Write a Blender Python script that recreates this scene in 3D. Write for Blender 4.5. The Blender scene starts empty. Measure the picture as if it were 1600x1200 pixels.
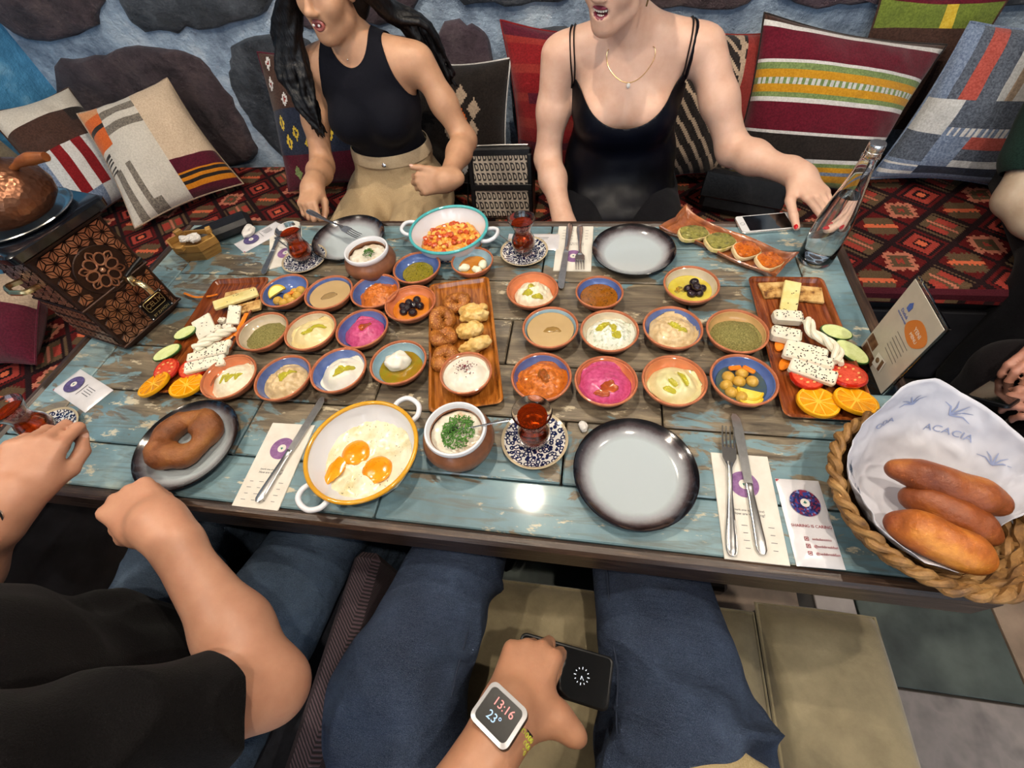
import bpy, math, random
import numpy as np
from mathutils import Vector, Matrix
random.seed(7); RNG = np.random.default_rng(11)
sc = bpy.context.scene
COL = sc.collection
PI = math.pi

# ------------------------------------------------------------------ camera
F = 701.15
CAM = np.array([0.32713, -0.65346, 1.495])
RX = np.array([0.98612163, 0.13848013, -0.09158267])
UPV = np.array([-0.05838069, 0.80562217, 0.58954611])
FW = np.array([-0.15542145, 0.57601751, -0.80252601])
cd = bpy.data.cameras.new('camera'); cd.sensor_width = 36; cd.lens = F*36/1600
cd.clip_start = 0.02
co = bpy.data.objects.new('camera', cd); COL.objects.link(co)
co.matrix_world = Matrix(((RX[0], UPV[0], -FW[0], CAM[0]), (RX[1], UPV[1], -FW[1], CAM[1]), (RX[2], UPV[2], -FW[2], CAM[2]), (0, 0, 0, 1)))
sc.camera = co

def at(x, y, z):
    """point of the place at height z seen at a photo pixel"""
    d = FW*F + RX*(x-800) - UPV*(y-600)
    return CAM + d*((z-CAM[2])/d[2])
def atY(x, y, Y):
    d = FW*F + RX*(x-800) - UPV*(y-600)
    return CAM + d*((Y-CAM[1])/d[1])

# ------------------------------------------------------------------ light
sc.view_settings.view_transform = 'Standard'; sc.view_settings.look = 'None'
sc.view_settings.gamma = 1.0; sc.view_settings.use_curve_mapping = False
sc.view_settings.exposure = 0.62
w = bpy.data.worlds.new('room_light'); sc.world = w; w.use_nodes = True
w.node_tree.nodes['Background'].inputs[0].default_value = (0.80, 0.88, 1.0, 1)
w.node_tree.nodes['Background'].inputs[1].default_value = 0.24
LAMPS = [((0.05, 0.39, 2.62), 44, (1.0, 0.87, 0.70)), ((1.35, -0.15, 2.62), 36, (1.0, 0.89, 0.75)), ((-1.2, -0.2, 2.62), 34, (1.0, 0.89, 0.75)),
         ((0.75, -0.85, 2.62), 40, (1.0, 0.88, 0.73)), ((-0.75, -0.95, 2.62), 30, (1.0, 0.86, 0.70))]
for p, e, c in LAMPS:
    l = bpy.data.lights.new('downlight_bulb', 'POINT'); l.energy = e; l.color = c; l.shadow_soft_size = 0.022
    o = bpy.data.objects.new('downlight_bulb', l); COL.objects.link(o); o.location = p
# added cool fill for the stone wall, an unseen area light facing it
l = bpy.data.lights.new('wall_fill', 'AREA'); l.energy = 44; l.color = (0.72, 0.85, 1.0); l.shape = 'RECTANGLE'; l.size = 4.0; l.size_y = 1.8
o = bpy.data.objects.new('wall_fill', l); COL.objects.link(o); o.location = (0.2, -3.3, 1.75); o.rotation_euler = (math.radians(84), 0, 0)

# ------------------------------------------------------------------ geometry helpers: geo = (N x 3 array, list of faces)
def A(v): return np.asarray(v, float).reshape(-1, 3)
def join(*gs):
    V, Fc, n = [], [], 0
    for v, f in gs:
        V.append(A(v)); Fc += [tuple(i+n for i in t) for t in f]; n += len(v)
    return np.concatenate(V), Fc
def shift(g, d): return A(g[0])+np.asarray(d, float), g[1]
def scale(g, s): return A(g[0])*np.asarray(s, float), g[1]
def rotz(g, a):
    c, s = math.cos(a), math.sin(a); return A(g[0])@np.array([[c, s, 0], [-s, c, 0], [0, 0, 1]]), g[1]
def rotx(g, a):
    c, s = math.cos(a), math.sin(a); return A(g[0])@np.array([[1, 0, 0], [0, c, s], [0, -s, c]]), g[1]
def roty(g, a):
    c, s = math.cos(a), math.sin(a); return A(g[0])@np.array([[c, 0, -s], [0, 1, 0], [s, 0, c]]), g[1]
def lathe(prof, n=40, wob=None):
    """prof: list of (r, z); closes on the axis where r == 0"""
    V, Fc = [], []; rings = []
    for r, z in prof:
        if r < 1e-6: rings.append([len(V)]); V.append((0, 0, z))
        else:
            rings.append(list(range(len(V), len(V)+n)))
            for i in range(n):
                a = 2*PI*i/n; q = r*(wob(a) if wob else 1); V.append((q*math.cos(a), q*math.sin(a), z))
    for a, b in zip(rings, rings[1:]):
        if len(a) == 1 and len(b) == 1: continue
        for i in range(n):
            j = (i+1) % n
            if len(a) == 1: Fc.append((a[0], b[j], b[i]))
            elif len(b) == 1: Fc.append((a[i], a[j], b[0]))
            else: Fc.append((a[i], a[j], b[j], b[i]))
    return A(V), Fc
def tube(path, rad, n=10, closed=False, flat=1.0, cap=True):
    P = A(path); m = len(P); R = np.broadcast_to(np.asarray(rad, float), (m,))
    V, Fc = [], []
    T = np.gradient(P, axis=0) if not closed else np.roll(P, -1, 0)-np.roll(P, 1, 0)
    T /= np.linalg.norm(T, axis=1)[:, None]+1e-12
    up = np.array([0, 0, 1.0]) if abs(T[0][2]) < 0.9 else np.array([1.0, 0, 0])
    for i in range(m):
        s = np.cross(T[i], up); s /= np.linalg.norm(s)+1e-12; u = np.cross(s, T[i])
        if not closed or True: up = u
        for k in range(n):
            a = 2*PI*k/n; V.append(P[i]+R[i]*(math.cos(a)*s+math.sin(a)*u*flat))
    for i in range(m if closed else m-1):
        for k in range(n):
            a, b = i*n+k, i*n+(k+1) % n; j = (i+1) % m; c, d = j*n+(k+1) % n, j*n+k
            Fc.append((a, b, c, d))
    if cap and not closed:
        Fc.append(tuple(range(n))[::-1]); Fc.append(tuple(range((m-1)*n, m*n)))
    return A(V), Fc
def box(sx, sy, sz, bev=0.0, z0=True):
    """box centred in x, y, standing on z=0 (z0) with chamfered edges"""
    x, y, z = sx/2, sy/2, sz/2
    if bev <= 0:
        V = [(-x, -y, -z), (x, -y, -z), (x, y, -z), (-x, y, -z), (-x, -y, z), (x, -y, z), (x, y, z), (-x, y, z)]
        Fc = [(3, 2, 1, 0), (4, 5, 6, 7), (0, 1, 5, 4), (1, 2, 6, 5), (2, 3, 7, 6), (3, 0, 4, 7)]
    else:
        b = min(bev, x*.9, y*.9, z*.9); V, Fc = [], []
        idx = {}
        for i, sxn in enumerate((-1, 1)):
            for j, syn in enumerate((-1, 1)):
                for k, szn in enumerate((-1, 1)):
                    for ax in range(3):
                        p = [sxn*(x-b), syn*(y-b), szn*(z-b)]; p[ax] = (sxn*x, syn*y, szn*z)[ax]
                        idx[(i, j, k, ax)] = len(V); V.append(tuple(p))
        I = idx
        for ax in range(3):
            o1, o2 = (ax+1) % 3, (ax+2) % 3
            for s in (0, 1):
                q = []
                for a, c in ((0, 0), (1, 0), (1, 1), (0, 1)):
                    k = [0, 0, 0]; k[ax] = s; k[o1] = a; k[o2] = c; q.append(I[(k[0], k[1], k[2], ax)])
                Fc.append(tuple(q) if s else tuple(q[::-1]))
            for a in (0, 1):
                for c in (0, 1):
                    k0 = [0, 0, 0]; k1 = [0, 0, 0]; k1[ax] = 1
                    k0[o1] = k1[o1] = a; k0[o2] = k1[o2] = c
                    q = [I[(*k0, o1)], I[(*k1, o1)], I[(*k1, o2)], I[(*k0, o2)]]
                    Fc.append(tuple(q) if a == c else tuple(q[::-1]))
        for i in (0, 1):
            for j in (0, 1):
                for k in (0, 1):
                    q = [I[(i, j, k, 0)], I[(i, j, k, 1)], I[(i, j, k, 2)]]
                    Fc.append(tuple(q) if (i+j+k) % 2 == 1 else tuple(q[::-1]))
    V = A(V)
    if z0: V[:, 2] += z
    return V, Fc
def prism(poly, h, z=0.0, bev=0.0, top_in=0.0):
    """closed prism over a 2-D polygon (ccw); bev rounds the top edge"""
    P = np.asarray(poly, float); n = len(P); c = P.mean(0)
    lv = [(1.0, z)]
    if bev > 0:
        d = np.linalg.norm(P-c, axis=1).mean(); lv += [(1.0, z+h-bev), (1-0.35*bev/d, z+h-0.3*bev), (1-bev/d, z+h)]
    else: lv += [(1-top_in, z+h)]
    V = np.concatenate([np.c_[c+(P-c)*s, np.full(n, q)] for s, q in lv]); Fc = [tuple(range(n))[::-1]]
    for k in range(len(lv)-1):
        for i in range(n): j = (i+1) % n; Fc.append((k*n+i, k*n+j, (k+1)*n+j, (k+1)*n+i))
    Fc.append(tuple(range((len(lv)-1)*n, len(lv)*n)))
    return V, Fc
def ball(r, n=10, m=16):
    return lathe([(max(0, r*math.sin(PI*i/n)) if 0 < i < n else 0, -r*math.cos(PI*i/n)) for i in range(n+1)], m)
def _h(p, s=0.0):
    q = np.sin(p[:, 0]*127.1+p[:, 1]*311.7+p[:, 2]*74.7+s*17.3)*43758.5453
    return q-np.floor(q)
def vnoise(p, f=1.0, s=0.0):
    """value noise in -1..1"""
    p = A(p)*f+s*3.17; i = np.floor(p); u = p-i; u = u*u*(3-2*u); r = 0
    for dx in (0, 1):
        for dy in (0, 1):
            for dz in (0, 1):
                w_ = (u[:, 0] if dx else 1-u[:, 0])*(u[:, 1] if dy else 1-u[:, 1])*(u[:, 2] if dz else 1-u[:, 2])
                r = r+w_*_h(i+np.array([dx, dy, dz]), s)
    return r*2-1
def fnoise(p, f=1.0, s=0.0, o=3): return sum(vnoise(p, f*2**k, s+k)*0.5**k for k in range(o))
def normals(g):
    V, Fc = g; N = np.zeros_like(V)
    for f in Fc:
        a, b, c = V[f[0]], V[f[1]], V[f[-1]]; n = np.cross(b-a, c-a)
        for i in f: N[i] += n
    return N/(np.linalg.norm(N, axis=1)[:, None]+1e-12)
def rough(g, amp, f, s=0.0, o=2):
    V = A(g[0]); return V+normals((V, g[1]))*(amp*fnoise(V, f, s, o))[:, None], g[1]
def disc(R, hf, nr=14, na=40, wob=None, skirt=0.004):
    """closed lens-like heap: top height hf(x, y), flat-bottomed, outline wobbled"""
    V, Fc = [(0, 0, 0)], []
    for i in range(1, nr+1):
        for k in range(na):
            a = 2*PI*k/na; r = R*i/nr*(1+(wob(a)-1)*(i/nr) if wob else 1); V.append((r*math.cos(a), r*math.sin(a), 0))
    V = A(V); V[:, 2] = hf(V[:, 0], V[:, 1])
    for k in range(na): Fc.append((0, 1+k, 1+(k+1) % na))
    for i in range(nr-1):
        for k in range(na): a = 1+i*na+k; b = 1+i*na+(k+1) % na; Fc.append((a, a+na, b+na, b))
    last = V[-na:].copy(); last[:, :2] *= 0.97; last[:, 2] -= skirt; n = len(V); V = np.concatenate([V, last, [[0, 0, last[:, 2].min()]]])
    for k in range(na):
        a = n-na+k; b = n-na+(k+1) % na; Fc.append((a, n+k, n+(k+1) % na, b)); Fc.append((n+k, len(V)-1, n+(k+1) % na))
    return V, Fc
def orient(d, up=(0, 0, 1)):
    """3x3 whose columns are x = d, y, z ~ up"""
    x = np.asarray(d, float); x /= np.linalg.norm(x); z = np.asarray(up, float); z = z-x*(z@x); z /= np.linalg.norm(z)
    return np.stack([x, np.cross(z, x), z], 1)
def place(g, M3, loc): return A(g[0])@np.asarray(M3).T+np.asarray(loc, float), g[1]

# ------------------------------------------------------------------ object helpers
def mesh_of(g, name='m', smooth=True, angle=38):
    V, Fc = g; me = bpy.data.meshes.new(name)
    Fa = Fc
    if isinstance(Fa, np.ndarray):
        n, k = Fa.shape; me.vertices.add(len(V)); me.vertices.foreach_set('co', np.asarray(V, np.float32).ravel())
        me.loops.add(n*k); me.loops.foreach_set('vertex_index', Fa.astype(np.int32).ravel())
        me.polygons.add(n); me.polygons.foreach_set('loop_start', np.arange(0, n*k, k, dtype=np.int32))
        me.update(calc_edges=True); me.validate()
    else:
        me.from_pydata([tuple(v) for v in np.asarray(V, float)], [], [tuple(int(i) for i in f) for f in Fa]); me.update()
    if smooth:
        me.polygons.foreach_set('use_smooth', [True]*len(me.polygons))
        if angle: me.set_sharp_from_angle(angle=math.radians(angle))
    return me
def obj(name, g, m, parent=None, loc=(0, 0, 0), rz=0.0, smooth=True, angle=38, label=None):
    me = g if isinstance(g, bpy.types.Mesh) else mesh_of(g, name, smooth, angle)
    if m is not None and not len(me.materials):
        for q in (m if isinstance(m, (list, tuple)) else [m]): me.materials.append(q)
    o = bpy.data.objects.new(name, me); COL.objects.link(o)
    o.location = [float(q) for q in loc]; o.rotation_euler = (0, 0, rz)
    if parent: o.parent = parent
    if label: o['label'] = label
    return o
def tag(o, label, cat, group=None, kind=None):
    o['label'] = label; o['category'] = cat
    if group: o['group'] = group
    if kind: o['kind'] = kind
    return o
def thing(name, label, cat, loc=(0, 0, 0), rz=0.0, group=None):
    o = bpy.data.objects.new(name, None); COL.objects.link(o); o.empty_display_size = 0.05
    o.location = [float(q) for q in loc]; o.rotation_euler = (0, 0, rz)
    return tag(o, label, cat, group)
def struct(o): o['kind'] = 'structure'; return o
def text_geo(s, size, depth=0.0004, font_shear=0.0, align='CENTER'):
    cu = bpy.data.curves.new('t', 'FONT'); cu.body = s; cu.size = size; cu.extrude = depth/2; cu.align_x = align; cu.align_y = 'CENTER'; cu.resolution_u = 3; cu.shear = font_shear
    o = bpy.data.objects.new('t', cu); COL.objects.link(o)
    dg = bpy.context.evaluated_depsgraph_get(); me = o.evaluated_get(dg).to_mesh()
    V = A([tuple(v.co) for v in me.vertices]); Fc = [tuple(p.vertices) for p in me.polygons]
    o.evaluated_get(dg).to_mesh_clear(); bpy.data.objects.remove(o); bpy.data.curves.remove(cu)
    return V, Fc

# ------------------------------------------------------------------ materials
class N:
    def __init__(s, name):
        s.m = bpy.data.materials.new(name); s.m.use_nodes = True; s.t = s.m.node_tree
        s.b = s.t.nodes['Principled BSDF']; s.tc = None
    def n(s, ty, **kw):
        q = s.t.nodes.new(ty)
        for k, v in kw.items():
            if k.startswith('_'): setattr(q, k[1:], v)
            else: s.put(q.inputs[k.replace('__', ' ')] if not k.isdigit() else q.inputs[int(k)], v)
        return q
    def put(s, inp, v):
        if isinstance(v, bpy.types.NodeSocket): s.t.links.new(v, inp)
        elif isinstance(v, (tuple, list)) and len(v) == 3 and inp.type == 'RGBA': inp.default_value = (*v, 1)
        else: inp.default_value = v
    def obj(s, which='Object'):
        if not s.tc: s.tc = s.t.nodes.new('ShaderNodeTexCoord')
        return s.tc.outputs[which]
    def map(s, sc=(1, 1, 1), loc=(0, 0, 0), rot=(0, 0, 0), v=None):
        q = s.n('ShaderNodeMapping'); s.put(q.inputs[0], v or s.obj()); q.inputs['Scale'].default_value = sc; q.inputs['Location'].default_value = loc; q.inputs['Rotation'].default_value = rot
        return q.outputs[0]
    def noise(s, f, d=4, r=0.6, v=None, dist=0.0):
        q = s.n('ShaderNodeTexNoise'); s.put(q.inputs['Vector'], v or s.obj()); q.inputs['Scale'].default_value = f; q.inputs['Detail'].default_value = d; q.inputs['Roughness'].default_value = r; q.inputs['Distortion'].default_value = dist
        return q.outputs['Fac']
    def ramp(s, fac, stops, interp='LINEAR'):
        q = s.n('ShaderNodeValToRGB'); s.put(q.inputs[0], fac); e = q.color_ramp; e.interpolation = interp
        while len(e.elements) < len(stops): e.elements.new(0.5)
        for el, (p, c) in zip(e.elements, stops):
            el.position = p; el.color = (*c, 1) if not isinstance(c, (int, float)) else (c, c, c, 1)
        return q.outputs[0]
    def mix(s, fac, a, b, mode='MIX'):
        q = s.n('ShaderNodeMixRGB', _blend_type=mode); s.put(q.inputs[0], fac); s.put(q.inputs[1], a); s.put(q.inputs[2], b); return q.outputs[0]
    def math(s, op, a, b=0.0, c=None):
        q = s.n('ShaderNodeMath', _operation=op); s.put(q.inputs[0], a); s.put(q.inputs[1], b)
        if c is not None: s.put(q.inputs[2], c)
        return q.outputs[0]
    def bump(s, h, st=0.3, d=0.002):
        q = s.n('ShaderNodeBump'); s.put(q.inputs['Height'], h); q.inputs['Strength'].default_value = st; q.inputs['Distance'].default_value = d
        s.put(s.b.inputs['Normal'], q.outputs[0])
    def set(s, **kw):
        for k, v in kw.items(): s.put(s.b.inputs[k.replace('__', ' ')], v)
        return s
def rgb(h):
    """sRGB hex to linear"""
    return tuple(((int(h[i:i+2], 16)/255) ** 2.2) for i in (0, 2, 4))
def M(name, c, rough_=0.5, c2=None, f=30, metal=0.0, coat=0.0, bump=0.0, bf=None, sss=0.0, trans=0.0, ior=1.45, spec=0.5, c3=None, detail=4, bd=0.002):
    n = N(name); c = rgb(c) if isinstance(c, str) else c
    if c2:
        c2 = rgb(c2) if isinstance(c2, str) else c2
        st = [(0.35, c), (0.65, c2)] if not c3 else [(0.3, c), (0.5, c2), (0.7, rgb(c3) if isinstance(c3, str) else c3)]
        n.set(Base__Color=n.ramp(n.noise(f, detail), st))
    else: n.set(Base__Color=c)
    n.set(Roughness=rough_, Metallic=metal, IOR=ior)
    n.b.inputs['Coat Weight'].default_value = coat; n.b.inputs['Coat Roughness'].default_value = 0.08
    n.b.inputs['Specular IOR Level'].default_value = spec
    if sss: n.b.inputs['Subsurface Weight'].default_value = sss; n.b.inputs['Subsurface Radius'].default_value = (0.6, 0.3, 0.15); n.b.inputs['Subsurface Scale'].default_value = 0.01
    if trans: n.b.inputs['Transmission Weight'].default_value = trans
    if bump: n.bump(n.noise(bf or f*2, 5), bump, bd)
    return n.m
def fabric(name, c, c2, f=180, bump=0.5):
    n = N(name); c = rgb(c); c2 = rgb(c2)
    a = n.noise(f, 3); b = n.noise(14, 2)
    n.set(Base__Color=n.mix(n.math('MULTIPLY', b, 0.35), n.ramp(a, [(0.38, c), (0.62, c2)]), c), Roughness=0.92)
    n.b.inputs['Sheen Weight'].default_value = 0.15; n.b.inputs['Specular IOR Level'].default_value = 0.15
    n.bump(n.math('ADD', a, n.noise(f*2.5, 2)), bump, 0.0015)
    return n.m

# ------------------------------------------------------------------ signed-distance bodies (smooth union -> surface nets)
def cone(a, b, ra, rb=None, k=0.02, neg=False): return ('c', np.asarray(a, float), np.asarray(b, float), ra, ra if rb is None else rb, k, neg)
def ell(c, r, R=None, k=0.02, neg=False): return ('e', np.asarray(c, float), np.asarray(r, float), np.eye(3) if R is None else np.asarray(R, float), 0, k, neg)
def chain(pts, rads, k=0.02): return [cone(a, b, ra, rb, k) for a, b, ra, rb in zip(pts, pts[1:], rads, rads[1:])]
def pbox(p):
    if p[0] == 'c': r = max(p[3], p[4]); return np.minimum(p[1], p[2])-r, np.maximum(p[1], p[2])+r
    e = np.sqrt((p[3]**2)@(p[2]**2)) if False else np.sqrt(((p[3]*p[2])**2).sum(1)); return p[1]-e, p[1]+e
def sdf(prims, h, infl=0.0):
    lo = np.min([pbox(p)[0] for p in prims if not p[6]], 0)-infl-4*h; hi = np.max([pbox(p)[1] for p in prims if not p[6]], 0)+infl+4*h
    n = np.ceil((hi-lo)/h).astype(int)+1; D = np.full(n, 0.5, np.float32)
    ax = [np.float32(lo[i])+np.float32(h)*np.arange(n[i], dtype=np.float32) for i in range(3)]
    for p in prims:
        a, b = pbox(p); m = p[5]+3*h+infl
        i0 = np.clip(np.floor((a-m-lo)/h).astype(int), 0, n); i1 = np.clip(np.ceil((b+m-lo)/h).astype(int)+1, 0, n)
        if np.any(i1 <= i0): continue
        sl = tuple(slice(i0[i], i1[i]) for i in range(3))
        X = ax[0][sl[0]][:, None, None]; Y = ax[1][sl[1]][None, :, None]; Z = ax[2][sl[2]][None, None, :]
        if p[0] == 'c':
            u = p[2]-p[1]; L2 = float(u@u)+1e-12
            x, y, z = X-p[1][0], Y-p[1][1], Z-p[1][2]
            t = np.clip((x*u[0]+y*u[1]+z*u[2])/L2, 0, 1)
            d = np.sqrt((x-t*u[0])**2+(y-t*u[1])**2+(z-t*u[2])**2)-(p[3]+(p[4]-p[3])*t)
        else:
            R, r = p[3], p[2]; x, y, z = X-p[1][0], Y-p[1][1], Z-p[1][2]
            q = [(x*R[0, i]+y*R[1, i]+z*R[2, i]) for i in range(3)]
            k0 = np.sqrt(sum((q[i]/r[i])**2 for i in range(3))); k1 = np.sqrt(sum((q[i]/r[i]**2)**2 for i in range(3)))+1e-9
            d = k0*(k0-1)/k1
        d = d.astype(np.float32)
        if not p[6]: d = d-np.float32(infl)
        o = D[sl]; k = max(p[5], 1e-5)
        if p[6]:
            d = -d; hh = np.maximum(k-np.abs(o-d), 0)/k; D[sl] = np.maximum(o, d)+hh*hh*k*0.25
        else:
            hh = np.maximum(k-np.abs(o-d), 0)/k; D[sl] = np.minimum(o, d)-hh*hh*k*0.25
    return D, lo, h
def nets(D, lo, h):
    s = D < 0; n = D.shape
    c = np.zeros(tuple(q-1 for q in n), np.int8)
    for dx in (0, 1):
        for dy in (0, 1):
            for dz in (0, 1): c += s[dx:n[0]-1+dx, dy:n[1]-1+dy, dz:n[2]-1+dz]
    I = np.argwhere((c > 0) & (c < 8)); P = np.zeros((len(I), 3)); W = np.zeros(len(I))
    cs = [(0, 0, 0), (1, 0, 0), (0, 1, 0), (1, 1, 0), (0, 0, 1), (1, 0, 1), (0, 1, 1), (1, 1, 1)]
    for i in range(8):
        for j in range(i+1, 8):
            a, b = np.array(cs[i]), np.array(cs[j])
            if abs(a-b).sum() != 1: continue
            da = D[tuple((I+a).T)]; db = D[tuple((I+b).T)]; m = (da < 0) != (db < 0)
            t = (da/(da-db+1e-12))[m]; P[m] += a+t[:, None]*(b-a); W[m] += 1
    V = (I+P/W[:, None])*h+lo
    idx = np.full(c.shape, -1, np.int32); idx[tuple(I.T)] = np.arange(len(I)); Fs = []
    for ax in range(3):
        o1, o2 = (ax+1) % 3, (ax+2) % 3
        a = [slice(None)]*3; b = [slice(None)]*3; a[ax] = slice(0, n[ax]-1); b[ax] = slice(1, n[ax])
        sa, sb = s[tuple(a)], s[tuple(b)]
        E_ = np.argwhere(sa != sb); E_ = E_[(E_[:, o1] > 0) & (E_[:, o2] > 0) & (E_[:, o1] < n[o1]-1) & (E_[:, o2] < n[o2]-1)]
        e1 = np.zeros(3, int); e1[o1] = 1; e2 = np.zeros(3, int); e2[o2] = 1
        q = np.stack([idx[tuple((E_-e1-e2).T)], idx[tuple((E_-e2).T)], idx[tuple(E_.T)], idx[tuple((E_-e1).T)]], 1)
        inside = sa[tuple(E_.T)]; q[~inside] = q[~inside][:, ::-1]; Fs.append(q)
    return V, np.concatenate(Fs)
def body(prims, h=0.005, infl=0.0): return nets(*sdf(prims, h, infl))
def vnorm(V, Fa):
    Nn = np.zeros_like(V); n = np.cross(V[Fa[:, 2]]-V[Fa[:, 0]], V[Fa[:, -1]]-V[Fa[:, 1]])
    for i in range(Fa.shape[1]): np.add.at(Nn, Fa[:, i], n)
    return Nn/(np.linalg.norm(Nn, axis=1)[:, None]+1e-12)
def clip(g, fn):
    """keep the part of a mesh where fn(V) > 0, cut cleanly along fn = 0"""
    V, Fq = g; T = np.concatenate([Fq[:, [0, 1, 2]], Fq[:, [0, 2, 3]]]) if Fq.shape[1] == 4 else Fq
    f = fn(V); pos = f > 0; c = pos[T].sum(1); out = [T[c == 3]]; newV = []; cache = {}; nv = len(V)
    def cut(i, j):
        key = (i, j) if i < j else (j, i)
        if key not in cache:
            t = f[i]/(f[i]-f[j]); cache[key] = nv+len(newV); newV.append(V[i]+t*(V[j]-V[i]))
        return cache[key]
    ex = []
    for t in T[(c == 1) | (c == 2)]:
        t = list(t)
        if pos[t].sum() == 1:
            while not pos[t[0]]: t = t[1:]+t[:1]
            ex.append((t[0], cut(t[0], t[1]), cut(t[0], t[2])))
        else:
            while pos[t[0]]: t = t[1:]+t[:1]
            a, b = cut(t[0], t[1]), cut(t[0], t[2]); ex += [(a, t[1], t[2]), (a, t[2], b)]
    T = np.concatenate(out+([np.array(ex, int)] if ex else [])); V = np.concatenate([V]+([np.array(newV)] if newV else []))
    u, inv = np.unique(T, return_inverse=True); return V[u], inv.reshape(T.shape)
def thick(g, t):
    """give an open triangle mesh a real thickness (inward)"""
    V, T = g; Nn = vnorm(V, T); n = len(V); E_ = {}
    for tri in T:
        for i in range(3):
            e = (tri[i], tri[(i+1) % 3])
            E_[e] = 1
    rim = [e for e in E_ if (e[1], e[0]) not in E_]
    Vs = np.concatenate([V, V-Nn*t]); S = []
    for a, b in rim: S += [(b, a, a+n), (b, a+n, b+n)]
    return Vs, np.concatenate([T, T[:, ::-1]+n]+([np.array(S, int)] if S else []))
# ================================================================== the room
WY, WXL, SZ = 1.35, -2.17, 0.47       # back wall, left wall, seat height
m_mortar = N('mortar'); _n = m_mortar
_a = _n.noise(5, 6, 0.65); _n.set(Base__Color=_n.ramp(_a, [(0.32, rgb('56657a')), (0.5, rgb('93a6bb')), (0.68, rgb('c2cfda'))]), Roughness=0.55); _n.bump(_n.noise(26, 6, 0.7), 1.0, 0.02); m_mortar = _n.m
m_bluewall = N('bluelit_plaster'); _n = m_bluewall
_n.set(Base__Color=_n.ramp(_n.noise(6, 6, 0.65), [(0.3, rgb('2f6690')), (0.55, rgb('4a8dbb')), (0.75, rgb('86b9da'))]), Roughness=0.55); _n.bump(_n.noise(24, 6, 0.7), 0.8, 0.012); m_bluewall = _n.m  # blue plaster, with the bluish light on this wall put into its colour
def stone_mat(name, a, b, c):
    n = N(name); n.set(Base__Color=n.ramp(n.noise(9, 7, 0.7), [(0.3, rgb(a)), (0.52, rgb(b)), (0.75, rgb(c))]), Roughness=0.36)
    n.bump(n.math('ADD', n.noise(34, 7, 0.75), n.noise(9, 3)), 1.0, 0.022); return n.m
STONE = [stone_mat('stone_brown', '2c2327', '4c3f43', '6b5a58'), stone_mat('stone_grey', '23262c', '3f444c', '626871'), stone_mat('stone_violet', '33282f', '53454e', '74666b')]
m_ceil = M('ceiling_paint', '8f887d', 0.8, '9c958a', 3)
def slab(name, sx, sy, sz, loc, m, **k): return struct(obj(name, box(sx, sy, sz), m, None, loc, **k))
slab('floor', 5.6, 5.0, 0.08, (0.4, -1.1, -0.08), M('floor_grout', '2b2825', 0.7, '38332e', 8))
wb = slab('wall_back', 5.4, 0.2, 2.75, (0.5, WY+0.125, 0), m_mortar)
wl = slab('wall_left', 0.2, 4.0, 2.75, (WXL-0.125, -0.5, 0), m_bluewall)
slab('ceiling', 5.6, 5.0, 0.08, (0.4, -1.1, 2.75), m_ceil)
# rubble stones: cells grown from seeds, shrunk and rounded, each one proud of the mortar
def cell(P, i, bounds, gap):
    x0, x1, y0, y1 = bounds; poly = [(x0, y0), (x1, y0), (x1, y1), (x0, y1)]; p = P[i]
    for j, q in enumerate(P):
        if j == i: continue
        d = q-p; L = np.linalg.norm(d)
        if L > 1.6: continue
        mpt = (p+q)/2; nn = d/L; off = mpt@nn-gap/2; out = []
        for k in range(len(poly)):
            a, b = np.array(poly[k]), np.array(poly[(k+1) % len(poly)]); da, db = off-a@nn, off-b@nn
            if da >= 0: out.append(tuple(a))
            if (da > 0) != (db > 0): t = da/(da-db); out.append(tuple(a+t*(b-a)))
        poly = out
        if len(poly) < 3: return None
    return poly
def round_poly(poly, it=3, jit=0.0):
    P = np.array(poly)
    for _ in range(it):
        Q = np.roll(P, -1, 0); P = np.stack([P*0.78+Q*0.22, P*0.22+Q*0.78], 1).reshape(-1, 2)
        keep = np.linalg.norm(P-np.roll(P, 1, 0), axis=1) > 0.006; P = P[keep]
    if jit: P = P*(1+0)+RNG.normal(0, jit, P.shape)
    return P
def stone_geo(poly, h, grow=1.0):
    P = round_poly(poly, 2, 0.0055); c = P.mean(0); P = c+(P-c)*grow; n = len(P); lv = [(1.0, 0.0), (0.99, h*0.45), (0.965, h*0.75), (0.92, h*0.92), (0.8, h), (0.66, h*1.04), (0.5, h*1.06), (0.34, h*1.06), (0.17, h*1.06)]; nl = len(lv)
    V = np.concatenate([np.c_[c+(P-c)*s, np.full(n, z)] for s, z in lv]+[[[c[0], c[1], h*1.06]]])
    V[2*n:, 2] += 0.013*vnoise(np.c_[V[2*n:, :2], V[2*n:, 2]*0], 8, c[0]*3)+0.007*vnoise(np.c_[V[2*n:, :2], V[2*n:, 2]*0], 24, c[1]*3)
    Fc = [(k*n+i, k*n+(i+1) % n, (k+1)*n+(i+1) % n, (k+1)*n+i) for k in range(nl-1) for i in range(n)]+[((nl-1)*n+i, (nl-1)*n+(i+1) % n, nl*n) for i in range(n)]
    return V, Fc
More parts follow.
